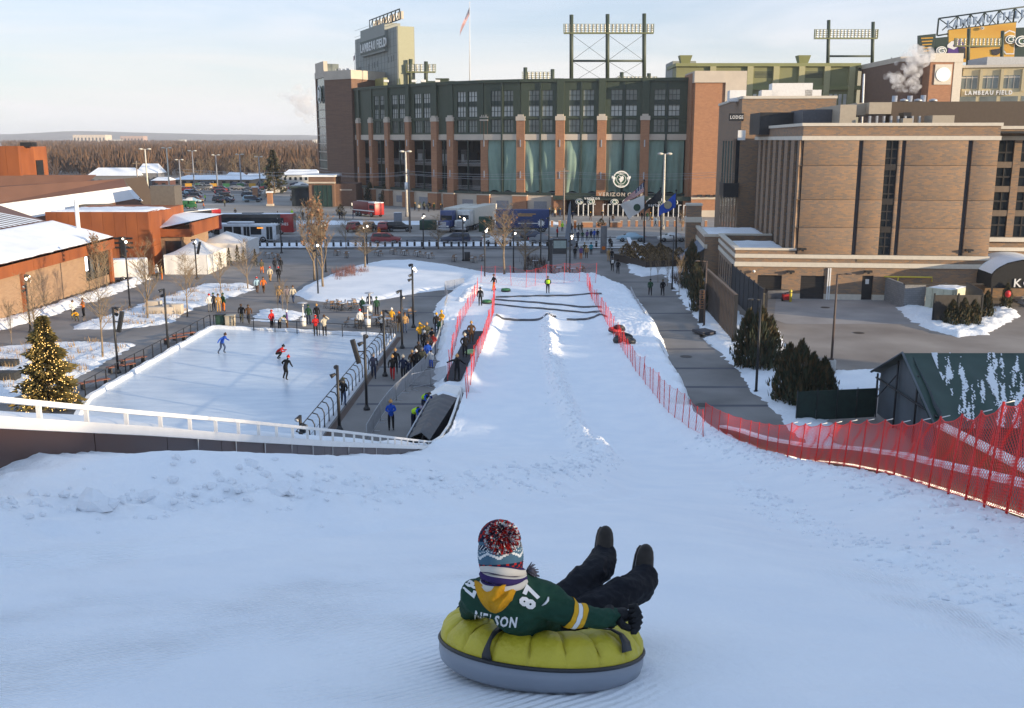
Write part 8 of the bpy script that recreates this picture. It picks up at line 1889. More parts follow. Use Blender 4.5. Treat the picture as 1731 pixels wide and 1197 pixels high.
# flags
def flag(name,label,px,base,top,cols,y0,y1,x0,x1,Y,droop=0.0,pole=True,extra=None,mat=m_black):
 f=D(px,base,Y);t=thing(name,label,'flag',(f.x,Y,max(0,f.z) if Y<200 else f.z))
 if pole:m=MB();tp=D(px,top,Y);m.tube([(f.x,Y,f.z),(tp.x,Y,tp.z)],[.13,.06],7);m.ball((tp.x,Y,tp.z),.14,6);wp(m,'pole',mat,t)
 n1,n2=16,13;A,B=D(px,y0,Y),D(px,y1,Y);C_,E=D(x0[0],x0[1],Y),D(x1[0],x1[1],Y);vs=[]
 for j in range(n2+1):
  for i in range(n1+1):
   u,v=i/n1,j/n2;q=A.lerp(B,v).lerp(C_.lerp(E,v),u);q.y+=.35*math.sin(u*7+v*2)*u;q.z+=.12*math.sin(u*9+1)*u;vs.append(q)
 fs=[(j*(n1+1)+i,j*(n1+1)+i+1,(j+1)*(n1+1)+i+1,(j+1)*(n1+1)+i) for j in range(n2) for i in range(n1)]
 m=MB();m.add(vs,fs,0,True);m.m=[cols[1](i,j) for j in range(n2) for i in range(n1)];c=wp(m,'cloth',cols[0],t)
 if extra:extra(t,A,B,C_,E,Y)
 return t
fl_r,fl_w,fl_b=M('flag_red',(.48,.03,.04),.7,var=.05),M('flag_white',(.75,.73,.7),.7,var=.03),M('flag_blue',(.03,.035,.11),.7,var=.05)
us=([fl_r,fl_w,fl_b],lambda i,j:(1 if(i%2 and j%2) else 2) if(i<7 and j<7) else(0 if j%2==0 else 1))
flag('national_flag','red, white and blue striped flag on the tall white pole above the stadium roof',794,140,4,us,11,24,(778,50),(777,60),250,mat=m_white)
flag('national_flag','red, white and blue striped flag with stars, uppermost on the pole before the gate',1089,419,305,us,307,324,(1055,338),(1054,345),142)
def blob(t,c,r,mt,Y):m=MB();m.M=upright((c.x,Y-.25),(c.x+1,Y-.25),c.z);disc(m,r,16,.0,.02);wp(m,'emblem',mt,t)
flag('white_flag','white flag with a green emblem below the striped flag',1089,419,305,([fl_w],lambda i,j:0),330,352,(1049,345),(1064,371),141.9,pole=False,extra=lambda t,A,B,C_,E,Y:blob(t,A.lerp(E,.5),.5,m_greenlogo,Y))
flag('black_flag','black flag with pale lettering between the striped and the blue flag',1117,425,318,([m_black],lambda i,j:0),320,338,(1090,345),(1089,360),140,extra=lambda t,A,B,C_,E,Y:glyphs(t,'verizon',.62,Matrix.Translation(-t.location)@upright((A.lerp(E,.8).x,Y-.45),(A.x,Y-.45),A.lerp(E,.72).z),m_white,.02,'flag_lettering',.01,join=True))
flag('blue_flag','bright blue flag with a round pale emblem on the right pole',1143,430,322,([M('flag_bright',(.02,.09,.5),.7)],lambda i,j:0),326,350,(1115,350),(1114,366),138,extra=lambda t,A,B,C_,E,Y:blob(t,A.lerp(E,.5),.55,M('emblem_pale',(.4,.36,.25),.7),Y))
flag('small_flag','small dark flag far off above the right stadium wing',1507,112,98,([m_black],lambda i,j:0),99,103,(1501,104),(1501,108),270)
flag('small_flag','small striped flag at the left edge of the scoreboard',600,130,90,us,92,100,(597,97),(597,104),300,mat=m_white)
# obelisk sign, board, planters, garden
t=thing('obelisk_sign','tall tapering blue-grey obelisk sign at the crossing','sign',G(959,420));H=ZT(338,151);m=MB();m.add([(-.55,-.2,0),(.55,-.2,0),(.55,.2,0),(-.55,.2,0),(.15,-.12,H-.8),(.42,-.12,H),(.42,.12,H),(.15,.12,H-.8)],[(0,1,5,4),(1,2,6,5),(2,3,7,6),(3,0,4,7),(4,5,6,7)]);m.build('shaft',M('obelisk_grey',(.20,.23,.28),.45,.3),t);m=MB();m.box(-.7,-.3,0,.7,.3,.25);m.build('base',m_concrete,t)
t=thing('pillar_sign','grey pillar sign with an orange dot beside the crossing','sign',G(1020,428));m=MB();m.rbox(-.45,-.15,0,.45,.15,3.9,.04);m.build('pillar',M('pillar_grey',(.16,.16,.17),.6),t);m=MB();m.M=Matrix(((1,0,0,0),(0,0,-1,-.16),(0,1,0,.75),(0,0,0,1)));disc(m,.28,14,0,.02);m.build('dot',cm('orange'),t)
t=thing('information_board','dark information board on a post behind the far net','sign',G(931,466));m=MB();m.box(-.18,-.1,0,.18,.1,4.3);m.build('post',m_black,t);m=MB();m.box(.2,-.08,2.6,1.9,.08,4.4);m.build('board',m_black,t);m=MB();m.box(.3,-.1,3.3,1.8,-.081,4.2);m.build('map_panel',M('map_pale',(.22,.27,.25),.5),t);m=MB();m.box(1.8,-.05,0,1.9,.05,2.6);m.build('leg',m_black,t)
for px,lb in((993,'left'),(1016,'middle'),(1040,'right')):
 t=thing('brick_planter',f'square brick planter on the stadium forecourt, {lb} one of three','planter',G(px,384));m=MB();m.box(-.95,-.6,0,.95,.6,.9);m.build('box',m_brick_red,t);m=MB();m.box(-1.0,-.65,.9,1.0,.65,1.0);m.build('rim',m_beige,t)
 if lb=='middle':conifer(G(px,384,1.0),1.5,1.6,'round green shrub in the middle brick planter',n=500)
t=thing('garden_wall','curved low wall with snow on its top beside the dark garden','wall',G(1070,430));pts=[G(1062,415),G(1066,425),G(1075,440),G(1086,452)]
m=MB();vs,fs=strip([(p.x,p.y,1.1) for p in spline(pts,8)],.5,1.1);m.add(vs,fs);wp(m,'wall',m_brick_brown,t);m=MB();vs,fs=strip([(p.x,p.y,1.25) for p in spline(pts,8)],.55,.14);m.add(vs,fs);wp(m,'snow_cap',m_snow_roof,t)
t=thing('planting_box','dark planted garden box behind the verge, below the flags','planter',G(1115,452));g0,g1=G(1092,455),G(1160,452);Mx,L=frame(g0,g1);m=MB();m.M=Mx;m.box(0,0,0,L,10,.9);wp(m,'box',M('box_brown',(.045,.03,.022),.8),t)
for k in range(14):conifer(Mx@Vector((.5+(k%5)*L/5,.8+k//5*3.2,.9)),1.3+.3*(k%3),2.0,'low dark shrub in the planted garden box below the flags',group='shrubs in the garden box',n=500,rz=k)
# gatehouse left of the stadium
t=thing('gatehouse','low brick gatehouse with a green glass front at the foot of the brick tower','gatehouse',G(540,350));x0,x1,x2=XT(522,320,244),XT(606,320,250),XT(565,320,244)
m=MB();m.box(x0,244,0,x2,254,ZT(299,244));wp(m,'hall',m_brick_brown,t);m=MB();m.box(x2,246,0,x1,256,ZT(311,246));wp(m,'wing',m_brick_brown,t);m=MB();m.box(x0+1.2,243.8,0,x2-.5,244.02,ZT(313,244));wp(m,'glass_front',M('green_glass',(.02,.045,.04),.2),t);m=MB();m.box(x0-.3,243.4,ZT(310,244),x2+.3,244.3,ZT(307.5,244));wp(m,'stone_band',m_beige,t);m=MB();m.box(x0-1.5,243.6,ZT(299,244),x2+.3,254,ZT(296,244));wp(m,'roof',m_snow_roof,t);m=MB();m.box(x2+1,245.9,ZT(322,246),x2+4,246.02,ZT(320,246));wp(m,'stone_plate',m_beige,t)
for k in range(5):m=MB();x=x0+1.3+k*(x2-x0-1.9)/4;m.box(x,243.7,0,x+.12,243.8,ZT(313,244));wp(m,'mullion',m_green_d,t)
t=thing('entry_shelter','glazed green entry shelter left of the gatehouse','shelter',G(505,343));xa,xb=XT(493,330,246),x0-.1;m=MB();m.box(xa,246,0,xb,252,ZT(318,246));wp(m,'glazing',m_glass,t);m=MB();m.box(xa-.5,245.6,ZT(318,246),xb,252,ZT(315,246));wp(m,'roof',m_green_d,t)
m=MB();pts=[G(444,338),G(448,330),G(462,326),G(482,324)];vs,fs=strip([(p.x,p.y,1.6) for p in spline(pts,14)],.6,1.6);m.add(vs,fs);single('curved_wall',m,m_concrete,'curved pale wall with snow beside the far ramp','wall')
for px,py,lb in((457,348,'nearer brick gate post on the forecourt'),(432,337,'farther brick gate post on the forecourt')):t=thing('gate_post',lb,'gate post',G(px,py));m=MB();m.box(-.6,-.6,0,.6,.6,3.2);m.build('post',m_brick_red,t);m=MB();m.box(-.75,-.75,3.2,.75,.75,3.5);m.build('cap',m_snow_roof,t);m=MB();m.box(-.8,-.8,0,.8,.8,.5);m.build('foot',m_beige,t)
# the far side of the car park: houses, trees, woods
m_snowfar=m_snow_roof
def far_house(px0,px1,base,top,Y,label,wall,rh=.35,win=4,name='house',cat='house'):
 a,b=D(px0,base,Y),D(px1,base,Y);z1=ZT(top,Y);z0=min(a.z,0);ze=z1-(z1-max(0,a.z))*rh;w=b.x-a.x;d=max(8,w*.5);t=thing(name,label,cat,(a.x,Y,0));m=MB();m.box(a.x,Y,0,b.x,Y+d,ze);wp(m,'wall',wall,t)
 if rh>0.02:m=MB();m.add([(a.x-.4,Y-.4,ze),(b.x+.4,Y-.4,ze),(b.x+.4,Y+d,ze),(a.x-.4,Y+d,ze),(a.x+w*.12,Y+d/2,z1),(b.x-w*.12,Y+d/2,z1)],[(0,1,5,4),(2,3,4,5),(3,0,4),(1,2,5),(3,2,1,0)]);wp(m,'roof',m_snowfar,t)
 for k in range(win):x=a.x+w*(k+.5)/win;m=MB();m.box(x-w/win*.22,Y-.1,ze*.35 if rh>.02 else ze*.3,x+w/win*.22,Y+.02,ze*.72);wp(m,'window',m_glass,t)
m_hgrey,m_htan,m_hwhite=M('siding_grey',(.17,.17,.18),.8),M('siding_tan',(.25,.19,.14),.8),M('siding_white',(.5,.49,.46),.8)
for a in((150,232,310,284,330,'long low house with a snow roof left of the light poles',m_hgrey,.5,6),(233,268,316,277,335,'tall grey house with a steep snow roof behind the light poles',m_hgrey,.4,3),(292,425,312,297,360,'long low building with a snow roof across the far road',m_htan,.45,10),(380,410,312,292,366,'white house with a snow roof in the middle of the far row',m_hwhite,.4,3),(412,446,310,294,372,'low house with a snow roof near the spruce',m_htan,.5,3),(478,540,312,287,380,'long white building with a snow roof behind the brick tower',m_hwhite,.4,7),(258,284,318,300,331,'small dark brick house beside the tall grey one',M('dark_brick',(.11,.05,.04),.8),.3,2)):far_house(*a)
for a in((124,179,243,228,3000,'long pale hospital-like block on the horizon at left',M('far_cream',(.60,.50,.40),.8),0,9),(204,243,243,230,3100,'pinkish block on the horizon beside the long pale one',M('far_pink',(.42,.28,.22),.8),0,7),(183,204,243,236,2900,'low pale block between the two big ones on the horizon',m_hwhite,0,4),(303,314,248,236,2400,'small pale tower block on the horizon',m_hwhite,0,3),(386,391,247,242,2400,'tiny white block on the horizon, middle',m_hwhite,0,2),(529,535,250,236,1500,'white tower on the horizon beside the brick tower',m_hwhite,0,2),(506,528,250,244,1500,'low white building on the horizon by the brick tower',m_hwhite,0,5)):far_house(*a,name='far_building',cat='building')
for i,(px,tp) in enumerate(((400,262),(414,256),(425,262),(436,258),(448,264),(385,266),(340,268),(358,264),(470,268),(492,272),(508,270),(523,268),(320,270))):
 bare_tree(px,308,tp,'bare brown tree in the row before the far woods',('d','f','b')[i%3],at=D(px,312,392+5*(i%3))*1-Vector((0,0,D(px,312,392+5*(i%3)).z)),group='bare trees before the far woods')
for px in(258,272,300,322,346,366,386):t=thing('banner','green and gold banner on the fence across the far road','banner',D(px+60,306,330)-Vector((0,0,D(px+60,306,330).z)),0,'banners across the far road');m=MB();m.box(-1.1,0,.4,1.1,.08,1.9);m.build('cloth',(M('banner_green',(.03,.14,.06),.7),m_gold)[px%3==0],t);m=MB();m.box(-1.2,.1,0,-1.1,.2,2.0);m.build('post',m_steel,t)
def woods():
 rg=random.Random(4);m=MB()
 for k in range(11000):
  Y=430*(8.2**(rg.random()**0.8));px=rg.uniform(40,600) if k%6 else rg.uniform(600,1731);x=(px-CX)/FPX*Y*1.02;H=rg.uniform(5,13.5)*(1.0 if Y<1200 else 1.2);s=max(1.0,Y/900)
  if x>-60 and Y<600:continue
  n=9 if Y<1000 else 5;mi=rg.choice((0,0,1,2))
  for j in range(n):
   a=rg.uniform(0,6.28);b=Vector((x+rg.uniform(-1,1),Y+rg.uniform(-1,1),rg.uniform(0,H*.35)));w=rg.uniform(.6,3.6)*s;tip=Vector((x+math.cos(a)*w,Y+math.sin(a)*w,H*rg.uniform(.6,1.0)));e_=rg.uniform(.14,.45)*s
   m.add([b+Vector((-e_*.3,0,0)),b+Vector((e_*.3,0,0)),tip+Vector((e_,0,-H*.12)),tip,tip+Vector((-e_,0,-H*.16))],[(0,1,2,3,4)],mi,False)
 prop(m.build('far_woods',[M('wood_brown',(.115,.068,.042),.95,var=.25,scale=.05),M('wood_grey',(.085,.058,.046),.95,var=.25,scale=.05),M('wood_rust',(.15,.085,.045),.95,var=.2,scale=.05)]),kind='stuff')
woods()
# steam from the roof flues and a far chimney
def steam(label,p0,p1,r0,r1,dens,n=14,seed=1):
 rg=random.Random(seed);m=MB();n*=5
 for k in range(n):
  f=k/(n-1);q=r0+(r1-r0)*f;c=p0.lerp(p1,f)+Vector((math.sin(f*7+seed)*.5*r1*f+rg.gauss(0,.55)*q,rg.gauss(0,.55)*q,rg.gauss(0,.4)*q));m.ball(c,q*rg.uniform(.25,.6),8)
 o=m.build('steam_plume',[None]);mt=bpy.data.materials.new('steam');mt.use_nodes=True;t=mt.node_tree;t.nodes.clear();ou=t.nodes.new('ShaderNodeOutputMaterial');v=t.nodes.new('ShaderNodeVolumePrincipled');v.inputs['Color'].default_value=(.95,.93,.92,1)
 nz_=t.nodes.new('ShaderNodeTexNoise');nz_.inputs['Scale'].default_value=.9/r1*2.4;nz_.inputs['Detail'].default_value=7;ge=t.nodes.new('ShaderNodeNewGeometry');mr=t.nodes.new('ShaderNodeMapRange');mr.inputs[1].default_value=.4;mr.inputs[2].default_value=.62;mr.inputs[3].default_value=0;mr.inputs[4].default_value=dens
 t.links.new(ge.outputs['Position'],nz_.inputs['Vector']);t.links.new(nz_.outputs['Fac'],mr.inputs[0]);t.links.new(mr.outputs[0],v.inputs['Density']);t.links.new(v.outputs[0],ou.inputs['Volume'])
 rm=o;o.data.materials.clear();o.data.materials.append(mt)
 # fuse the puffs into one closed skin so the vapour has a single surface
 md=o.modifiers.new('r','REMESH');md.mode='VOXEL';md.voxel_size=r0*.3;prop(o,label,'steam',kind='stuff')
steam('white steam rising from the hotel roof flues',D(1544,158,118),D(1548,85,122),.45,1.5,1.3,16,1)
steam('small white steam cloud left of the tall plume',D(1535,150,118),D(1502,130,120),.5,1.1,1.0,9,2)
steam('pale steam cloud far off beside the brick tower',D(540,192,700),D(495,165,720),6,9,.12,9,3)
# thin winter air
m=MB();m.box(-9500,-1600,-1.15,9500,8150,100);hzb=m.build('haze',[None]);mt=bpy.data.materials.new('haze');mt.use_nodes=True;t=mt.node_tree;t.nodes.clear()
ou=t.nodes.new('ShaderNodeOutputMaterial');v=t.nodes.new('ShaderNodeVolumePrincipled');v.inputs['Color'].default_value=(.80,.86,.95,1);v.inputs['Density'].default_value=.00011;t.links.new(v.outputs[0],ou.inputs['Volume']);hzb.data.materials.clear();hzb.data.materials.append(mt);prop(hzb,kind='stuff')
# things of one description are told apart by their order across the view
same={}
for o in bpy.data.objects:
 if o.get('category') and o.get('label'):same.setdefault(o['label'],[]).append(o)
for lb,os_ in same.items():
 if len(os_)>1 and not lb.startswith('folding cafe'):
  for k,o in enumerate(sorted(os_,key=lambda q:pj(q.location)[0])):o['label']=f'{lb}, {nth(k + 1)} from the left'
# the rider on the yellow tube
from mathutils.bvhtree import BVHTree
tf=T(917,1172);tc0=Vector((tf.x,tf.y+0.49,0));tc0.z=hz(tc0.x,tc0.y)
sl=(hz(tc0.x,tc0.y+.4)-hz(tc0.x,tc0.y-.4))/.8
nrm=Vector((math.tan(R(4.0)),-sl*1.0,1)).normalized();fx=Vector((1,0,-nrm.x/nrm.z)).normalized();fy=nrm.cross(fx)
TR=Matrix(((fx.x,fy.x,nrm.x,tc0.x),(fx.y,fy.y,nrm.y,tc0.y),(fx.z,fy.z,nrm.z,tc0.z-.012),(0,0,0,1)))
dist=(tc0-Vector((0,0,HC))).length;TRAD=335/2/FPX*dist*0.985
tube=thing('ride_tube','round yellow and grey snow tube carrying the rider in the foreground','snow tube',tc0);tube.matrix_world=TR
k_=TRAD/0.52
m_tubeyel=M('tube_yellow',(0.50,0.41,0.025),0.5,var=0.07,scale=6,bump=0.25,bscale=30);m_tubegrey=M('tube_grey',(0.20,0.225,0.27),0.38,var=0.05)
m=MB();m.lathe([(r*k_,z*k_) for r,z in((0.0,0.0),(0.40,0.0),(0.475,0.010),(0.507,0.035),(0.518,0.075),(0.52,0.128),(0.512,0.130))],72);m.build('skirt',m_tubegrey,tube)
n=288;prof=[(0.510,.124),(0.512,.150),(0.505,.180),(0.482,.213),(0.445,.242),(0.395,.258),(0.335,.26),(0.28,.248),(0.235,.225),(0.205,.19),(0.19,.15),(0.19,.10)];vs=[]
NG=18
for i,(r,z) in enumerate(prof):
 for j in range(n):
  a=2*math.pi*j/n;g=(a*NG/(2*math.pi))%1.0;dd=min(g,1-g);w=math.exp(-(dd/.05)**2)
  puff=0.010*math.sin(math.pi*g)-0.012*w+0.004*mnoise.noise((a*14,i*1.4,0))*(1+2*math.exp(-(dd/.16)**2));c=math.sin(min(1,i/8)*math.pi*.9)**.7
  vs.append(((r+puff*c*.8)*k_*math.cos(a),(r+puff*c*.8)*k_*math.sin(a),(z+puff*.8*c)*k_))
L_=len(prof);m=MB();m.add(vs,[(i*n+j,i*n+(j+1)%n,(i+1)*n+(j+1)%n,(i+1)*n+j) for i in range(L_-1) for j in range(n)],0,True);m.build('cover',m_tubeyel,tube)
m=MB();m.lathe([(0.0,.10*k_),(.19*k_,.10*k_)],40);m.build('floor',m_black,tube)
m=MB();m.tube([(.517*k_*math.cos(a),.517*k_*math.sin(a),.129*k_) for a in np.linspace(0,2*math.pi,97)],.011,6,cap=False);m.build('piping',m_black,tube)
m_seam=M('seam_yellow',(0.36,0.28,0.015),.55)
for s in range(NG):
 a=2*math.pi*s/NG;m=MB();m.tube([((r-.006)*k_*math.cos(a+.02*math.sin(i)),(r-.006)*k_*math.sin(a+.02*math.sin(i)),(z-.004)*k_) for i,(r,z) in enumerate(prof[:9])],.0035,5);m.build('seam',m_seam,tube)
def strap(a0,w=.035,i0=0,i1=8,lift=.012):
 m=MB();vs=[]
 for i,(r,z) in enumerate(prof[i0:i1]):
  for s in(-1,1):
   a=a0+s*w/.5*.5*(1+.5*math.cos(i*1.1));q=lift*(1+.9*math.sin(i/(i1-i0-1)*math.pi));vs.append(((r+q)*k_*math.cos(a),(r+q)*k_*math.sin(a),(z+q*.7)*k_))
 m.add(vs,[(2*i,2*i+1,2*i+3,2*i+2) for i in range(i1-i0-1)],0,True);o=m.build('strap',m_black,tube);md=o.modifiers.new('s','SOLIDIFY');md.thickness=.006;return o
strap(R(-122),.036,0,7);strap(R(-42),.05,2,7,.02);strap(R(60));strap(R(150))
YB=tc0.y
def Q(px,py,dy):return D(px,py,YB+dy)
J=dict(pel=Q(935,1056,.02),wst=Q(905,1050,-.14),che=Q(872,1026,-.33),chu=Q(858,1008,-.36),nk=Q(852,990,-.36),nk2=Q(851,972,-.34),hd=Q(849,945,-.32),tp=Q(848,915,-.31),
 shR=Q(925,1016,-.34),elR=Q(972,1040,-.33),fr=Q(1012,1044,-.27),wrR=Q(1040,1042,-.20),shL=Q(806,1006,-.28),elL=Q(796,1030,-.08),wrL=Q(850,1035,.12),
 hpL=Q(935,1035,.20),knL=Q(1000,972,.52),caL=Q(1016,958,.70),anL=Q(1022,942,.80),hpR=Q(975,1052,.12),knR=Q(1052,1002,.40),caR=Q(1078,994,.54),anR=Q(1090,976,.64))
RD=dict(pel=(.15,.13),wst=(.15,.13),che=(.185,.14),chu=(.165,.13),nk=(.066,.066),nk2=(.06,.06),hd=(.085,.095),tp=(.06,.06),shR=(.115,.11),elR=(.082,.082),fr=(.066,.066),wrR=(.054,.054),shL=(.11,.105),elL=(.08,.08),wrL=(.06,.06),hpL=(.135,.125),knL=(.105,.105),caL=(.115,.11),anL=(.105,.10),hpR=(.14,.13),knR=(.115,.115),caR=(.118,.112),anR=(.105,.10))
EDG=[('pel','wst'),('wst','che'),('che','chu'),('chu','nk'),('nk','nk2'),('nk2','hd'),('hd','tp'),('chu','shR'),('shR','elR'),('elR','fr'),('fr','wrR'),('chu','shL'),('shL','elL'),('elL','wrL'),('pel','hpL'),('hpL','knL'),('knL','caL'),('caL','anL'),('pel','hpR'),('hpR','knR'),('knR','caR'),('caR','anR')]
rider=thing('person','person in green number 87 jersey and knit hat lying back on the yellow tube','person',tc0)
mb_=MB()
for a_,b_ in EDG:
 ra,rb=(sum(RD[q])/2*.90 for q in(a_,b_));n=max(3,int((J[b_]-J[a_]).length/.025))
 for i in range(n+1):mb_.ball(J[a_].lerp(J[b_],i/n),ra+(rb-ra)*i/n,12)
ob_=mb_.build('body',m_skin);md=ob_.modifiers.new('r','REMESH');md.mode='VOXEL';md.voxel_size=.010;md=ob_.modifiers.new('s','SMOOTH');md.iterations=14;md.factor=.5
bpy.context.view_layer.update();me=bpy.data.meshes.new_from_object(ob_.evaluated_get(bpy.context.evaluated_depsgraph_get()));bpy.data.objects.remove(ob_);me.name='body';me.materials.clear()
m_jersey=M('jersey_green',(.014,.05,.032),.75,var=.12,scale=5,bump=.25,bscale=180);m_jgold=M('jersey_gold',(.62,.33,.02),.7,var=.08,scale=8);m_jwhite=M('jersey_white',(.66,.66,.66),.7,var=.03);m_trouser=M('trouser_black',(.0065,.007,.011),.7,var=.2,scale=7,bump=.15,bscale=40)
GR=dict(zip(EDG,[1,0,0,0,2,2,2,0,0,0,0,0,0,0,1,1,1,1,1,1,1,1]))
sg=[(J[a],J[b],r) for(a,b),r in GR.items()]
# cloth folds, pressed into the surface
co=np.zeros(len(me.vertices)*3);me.vertices.foreach_get('co',co);no=np.zeros_like(co);me.vertices.foreach_get('normal',no);co=co.reshape(-1,3);no=no.reshape(-1,3)
for i in range(len(co)):
 x,y,z=co[i];f=mnoise.noise((x*7,y*7,z*15))*.012+abs(mnoise.noise((x*13+3,y*9,z*24)))*-.016+abs(mnoise.noise((x*22+z*30,y*8,z*9)))*-.007+mnoise.noise((x*34,y*34,z*40))*.0015
 co[i]+=no[i]*(f if(Vector(co[i])-J['hd']).length>.14 else 0)
me.vertices.foreach_set('co',co.ravel());me.update()
arm=J['elR']-J['shR'];fa_=J['fr']-J['elR']
for p in me.polygons:
 c=p.center;best=(9,0)
 for a,b,r in sg:
  d=b-a;t_=max(0,min(1,(c-a).dot(d)/max(1e-9,d.length_squared)));q=(c-a-d*t_).length-(.05 if r==0 else 0)
  if q<best[0]:best=(q,r)
 p.material_index=best[1];p.use_smooth=True
 s_=(c-J['shR']).dot(arm)/arm.length
 if best[1]==0 and(c-J['elR']).length<.16:
  u=(c-J['elR']).dot((arm.normalized()+fa_.normalized()).normalized())
  pass
for mt in(m_jersey,m_trouser,m_skin,m_jgold,m_jwhite):me.materials.append(mt)
wp_=MB();body=link('body',me,rider);body.matrix_parent_inverse=Matrix.Translation(tc0).inverted()
bvh=BVHTree.FromPolygons([v.co.copy() for v in me.vertices],[tuple(p.vertices) for p in me.polygons])
camP=Vector((0,0,HC))
def onto(px,py,off=.007):
 d=Vector(ray(px,py)).normalized();h=bvh.ray_cast(camP,d)
 return(h[0]-d*off) if h[0] else None
def rp(m,name,mat):o=m.build(name,mat,rider);o.matrix_parent_inverse=Matrix.Translation(tc0).inverted();return o
def decal(txt,cx,cy,size,ang,mat,name,bold=.03,width=.8,bend=0.0):
 """letters sewn on the cloth: flat glyphs laid over the surface. size in rows of the view, ang counter-clockwise"""
 tmp=thing('tmp',None,None);objs,tot=glyphs(tmp,txt,1.0,Matrix.Identity(4),mat,.0,'letter',bold,1.0,True,'CENTER',width)
 mm=objs[0].data;bm=bmesh.new();bm.from_mesh(mm);bmesh.ops.triangulate(bm,faces=bm.faces[:]);bmesh.ops.subdivide_edges(bm,edges=[e_ for e_ in bm.edges if e_.calc_length()>.12],cuts=2);bmesh.ops.triangulate(bm,faces=bm.faces[:])
 ca,sa=math.cos(R(ang)),math.sin(R(ang));bad=[]
 for v in bm.verts:
  x,y=v.co.x*size,(v.co.y-.36)*size+bend*(v.co.x**2)*size;q=onto(cx+x*ca-y*sa,cy-(x*sa+y*ca))
  if q is None:bad.append(v)
  else:v.co=q
 bmesh.ops.delete(bm,geom=bad,context='VERTS');bpy.data.objects.remove(objs[0]);bpy.data.objects.remove(tmp)
 m=MB();m.bm(bm,0,False);return rp(m,name,mat)
decal('NELSON',838,1049,24,-9,m_jwhite,'name_lettering',.035,.72,.05)
decal('87',896,1008,37,66,m_jwhite,'shoulder_number',.05,.85);decal('87',795,996,32,-112,m_jwhite,'shoulder_number',.05,.7)
m=MB();pts=[(927,1009),(926,1015),(922,1020),(916,1024)];P3=[onto(*p) for p in pts];m.tube([p for p in P3 if p],[.004,.0075,.006,.002],5);rp(m,'curved_mark',m_jwhite)
# gold and white bands round the sleeve
bd=(arm.normalized()+fa_.normalized()).normalized();b1_=bd.cross(Vector((0,0,1))).normalized();b2_=b1_.cross(bd)
for lo,hi,mt in((-.045,-.016,m_jgold),(-.014,.012,m_jwhite),(.014,.043,m_jgold)):
 m=MB();vs=[];N_=48
 for u in np.linspace(lo,hi,4):
  for k in range(N_):
   a=2*math.pi*k/N_;d=b1_*math.cos(a)+b2_*math.sin(a);o_=J['elR']+bd*float(u);h=bvh.ray_cast(o_,d);vs.append(h[0]+d*.004 if h[0] and h[3]<.2 else o_+d*.1)
 m.add(vs,[(i*N_+k,i*N_+(k+1)%N_,(i+1)*N_+(k+1)%N_,(i+1)*N_+k) for i in range(3) for k in range(N_)],0,True);rp(m,'sleeve_band',mt)
# hood lying on the back
m=MB();n1,n2=22,20;vs=[]
for j in range(n2+1):
 v=j/n2
 for i in range(n1+1):
  u=i/n1*2-1;hw_=36*(1-v**1.7)**.62+1.5;px,py=839+v*(-2)+u*hw_,991+46*v-12*(1-v)*u*u
  q=onto(px,py,0);edge=(1-abs(u)**4)*min(1,(1-v)*5)
  q=q if q else(Q(px,py,-.36));d=Vector(ray(px,py)).normalized()
  bul=(.012+.05*edge*(.55+.45*math.cos(u*3.0))+.016*math.sin(u*7+v*8)*edge+.008*mnoise.noise((u*4,v*7,1))*edge)
  vs.append(q-d*bul)
m.add(vs,[(j*(n1+1)+i,(j+1)*(n1+1)+i,(j+1)*(n1+1)+i+1,j*(n1+1)+i+1) for j in range(n2) for i in range(n1)],0,True);h_=rp(m,'hood',M('hood_gold',(.50,.245,.012),.8,var=.12,scale=9,bump=.3,bscale=60));md=h_.modifiers.new('s','SOLIDIFY');md.thickness=.012;md.offset=-1
# scarf, striped, with a fringe
ax=(J['hd']-J['nk']).normalized();sd=ax.cross(Vector((0,1,0))).normalized();fw=sd.cross(ax)
mS=[M('scarf_purple',(.035,.022,.09),.9,var=.1),M('scarf_white',(.50,.47,.42),.9,var=.06)]
m=MB()
for k in range(3):
 c=J['nk2']+ax*(-.035+.03*k)-fw*.012;pts=[c+sd*math.cos(a)*(.100-.004*k)+fw*math.sin(a)*(.100-.004*k)+ax*.020*math.sin(a+k) for a in np.linspace(0,2*math.pi,33)]
 m.tube(pts,[.025+.003*math.sin(i*.8+k) for i in range(33)],8,(k+1)%2,cap=False)
for f_ in m.f:pass
for q in range(len(m.m)):
 if(q%8) in(2,5):m.m[q]=1-m.m[q]
rp(m,'scarf',mS)
m=MB();c=Q(889,968,-.27)
for k in range(80):d=Vector((rnd.uniform(.1,1),rnd.uniform(-.6,.5),rnd.uniform(-.9,.5))).normalized();m.tube([c,c+d*.03,c+d*rnd.uniform(.05,.075)+Vector((0,0,-.012))],[.005,.004,.003],3)
rp(m,'scarf_fringe',M('fringe_grey',(.09,.085,.11),.9,var=.4,scale=60))
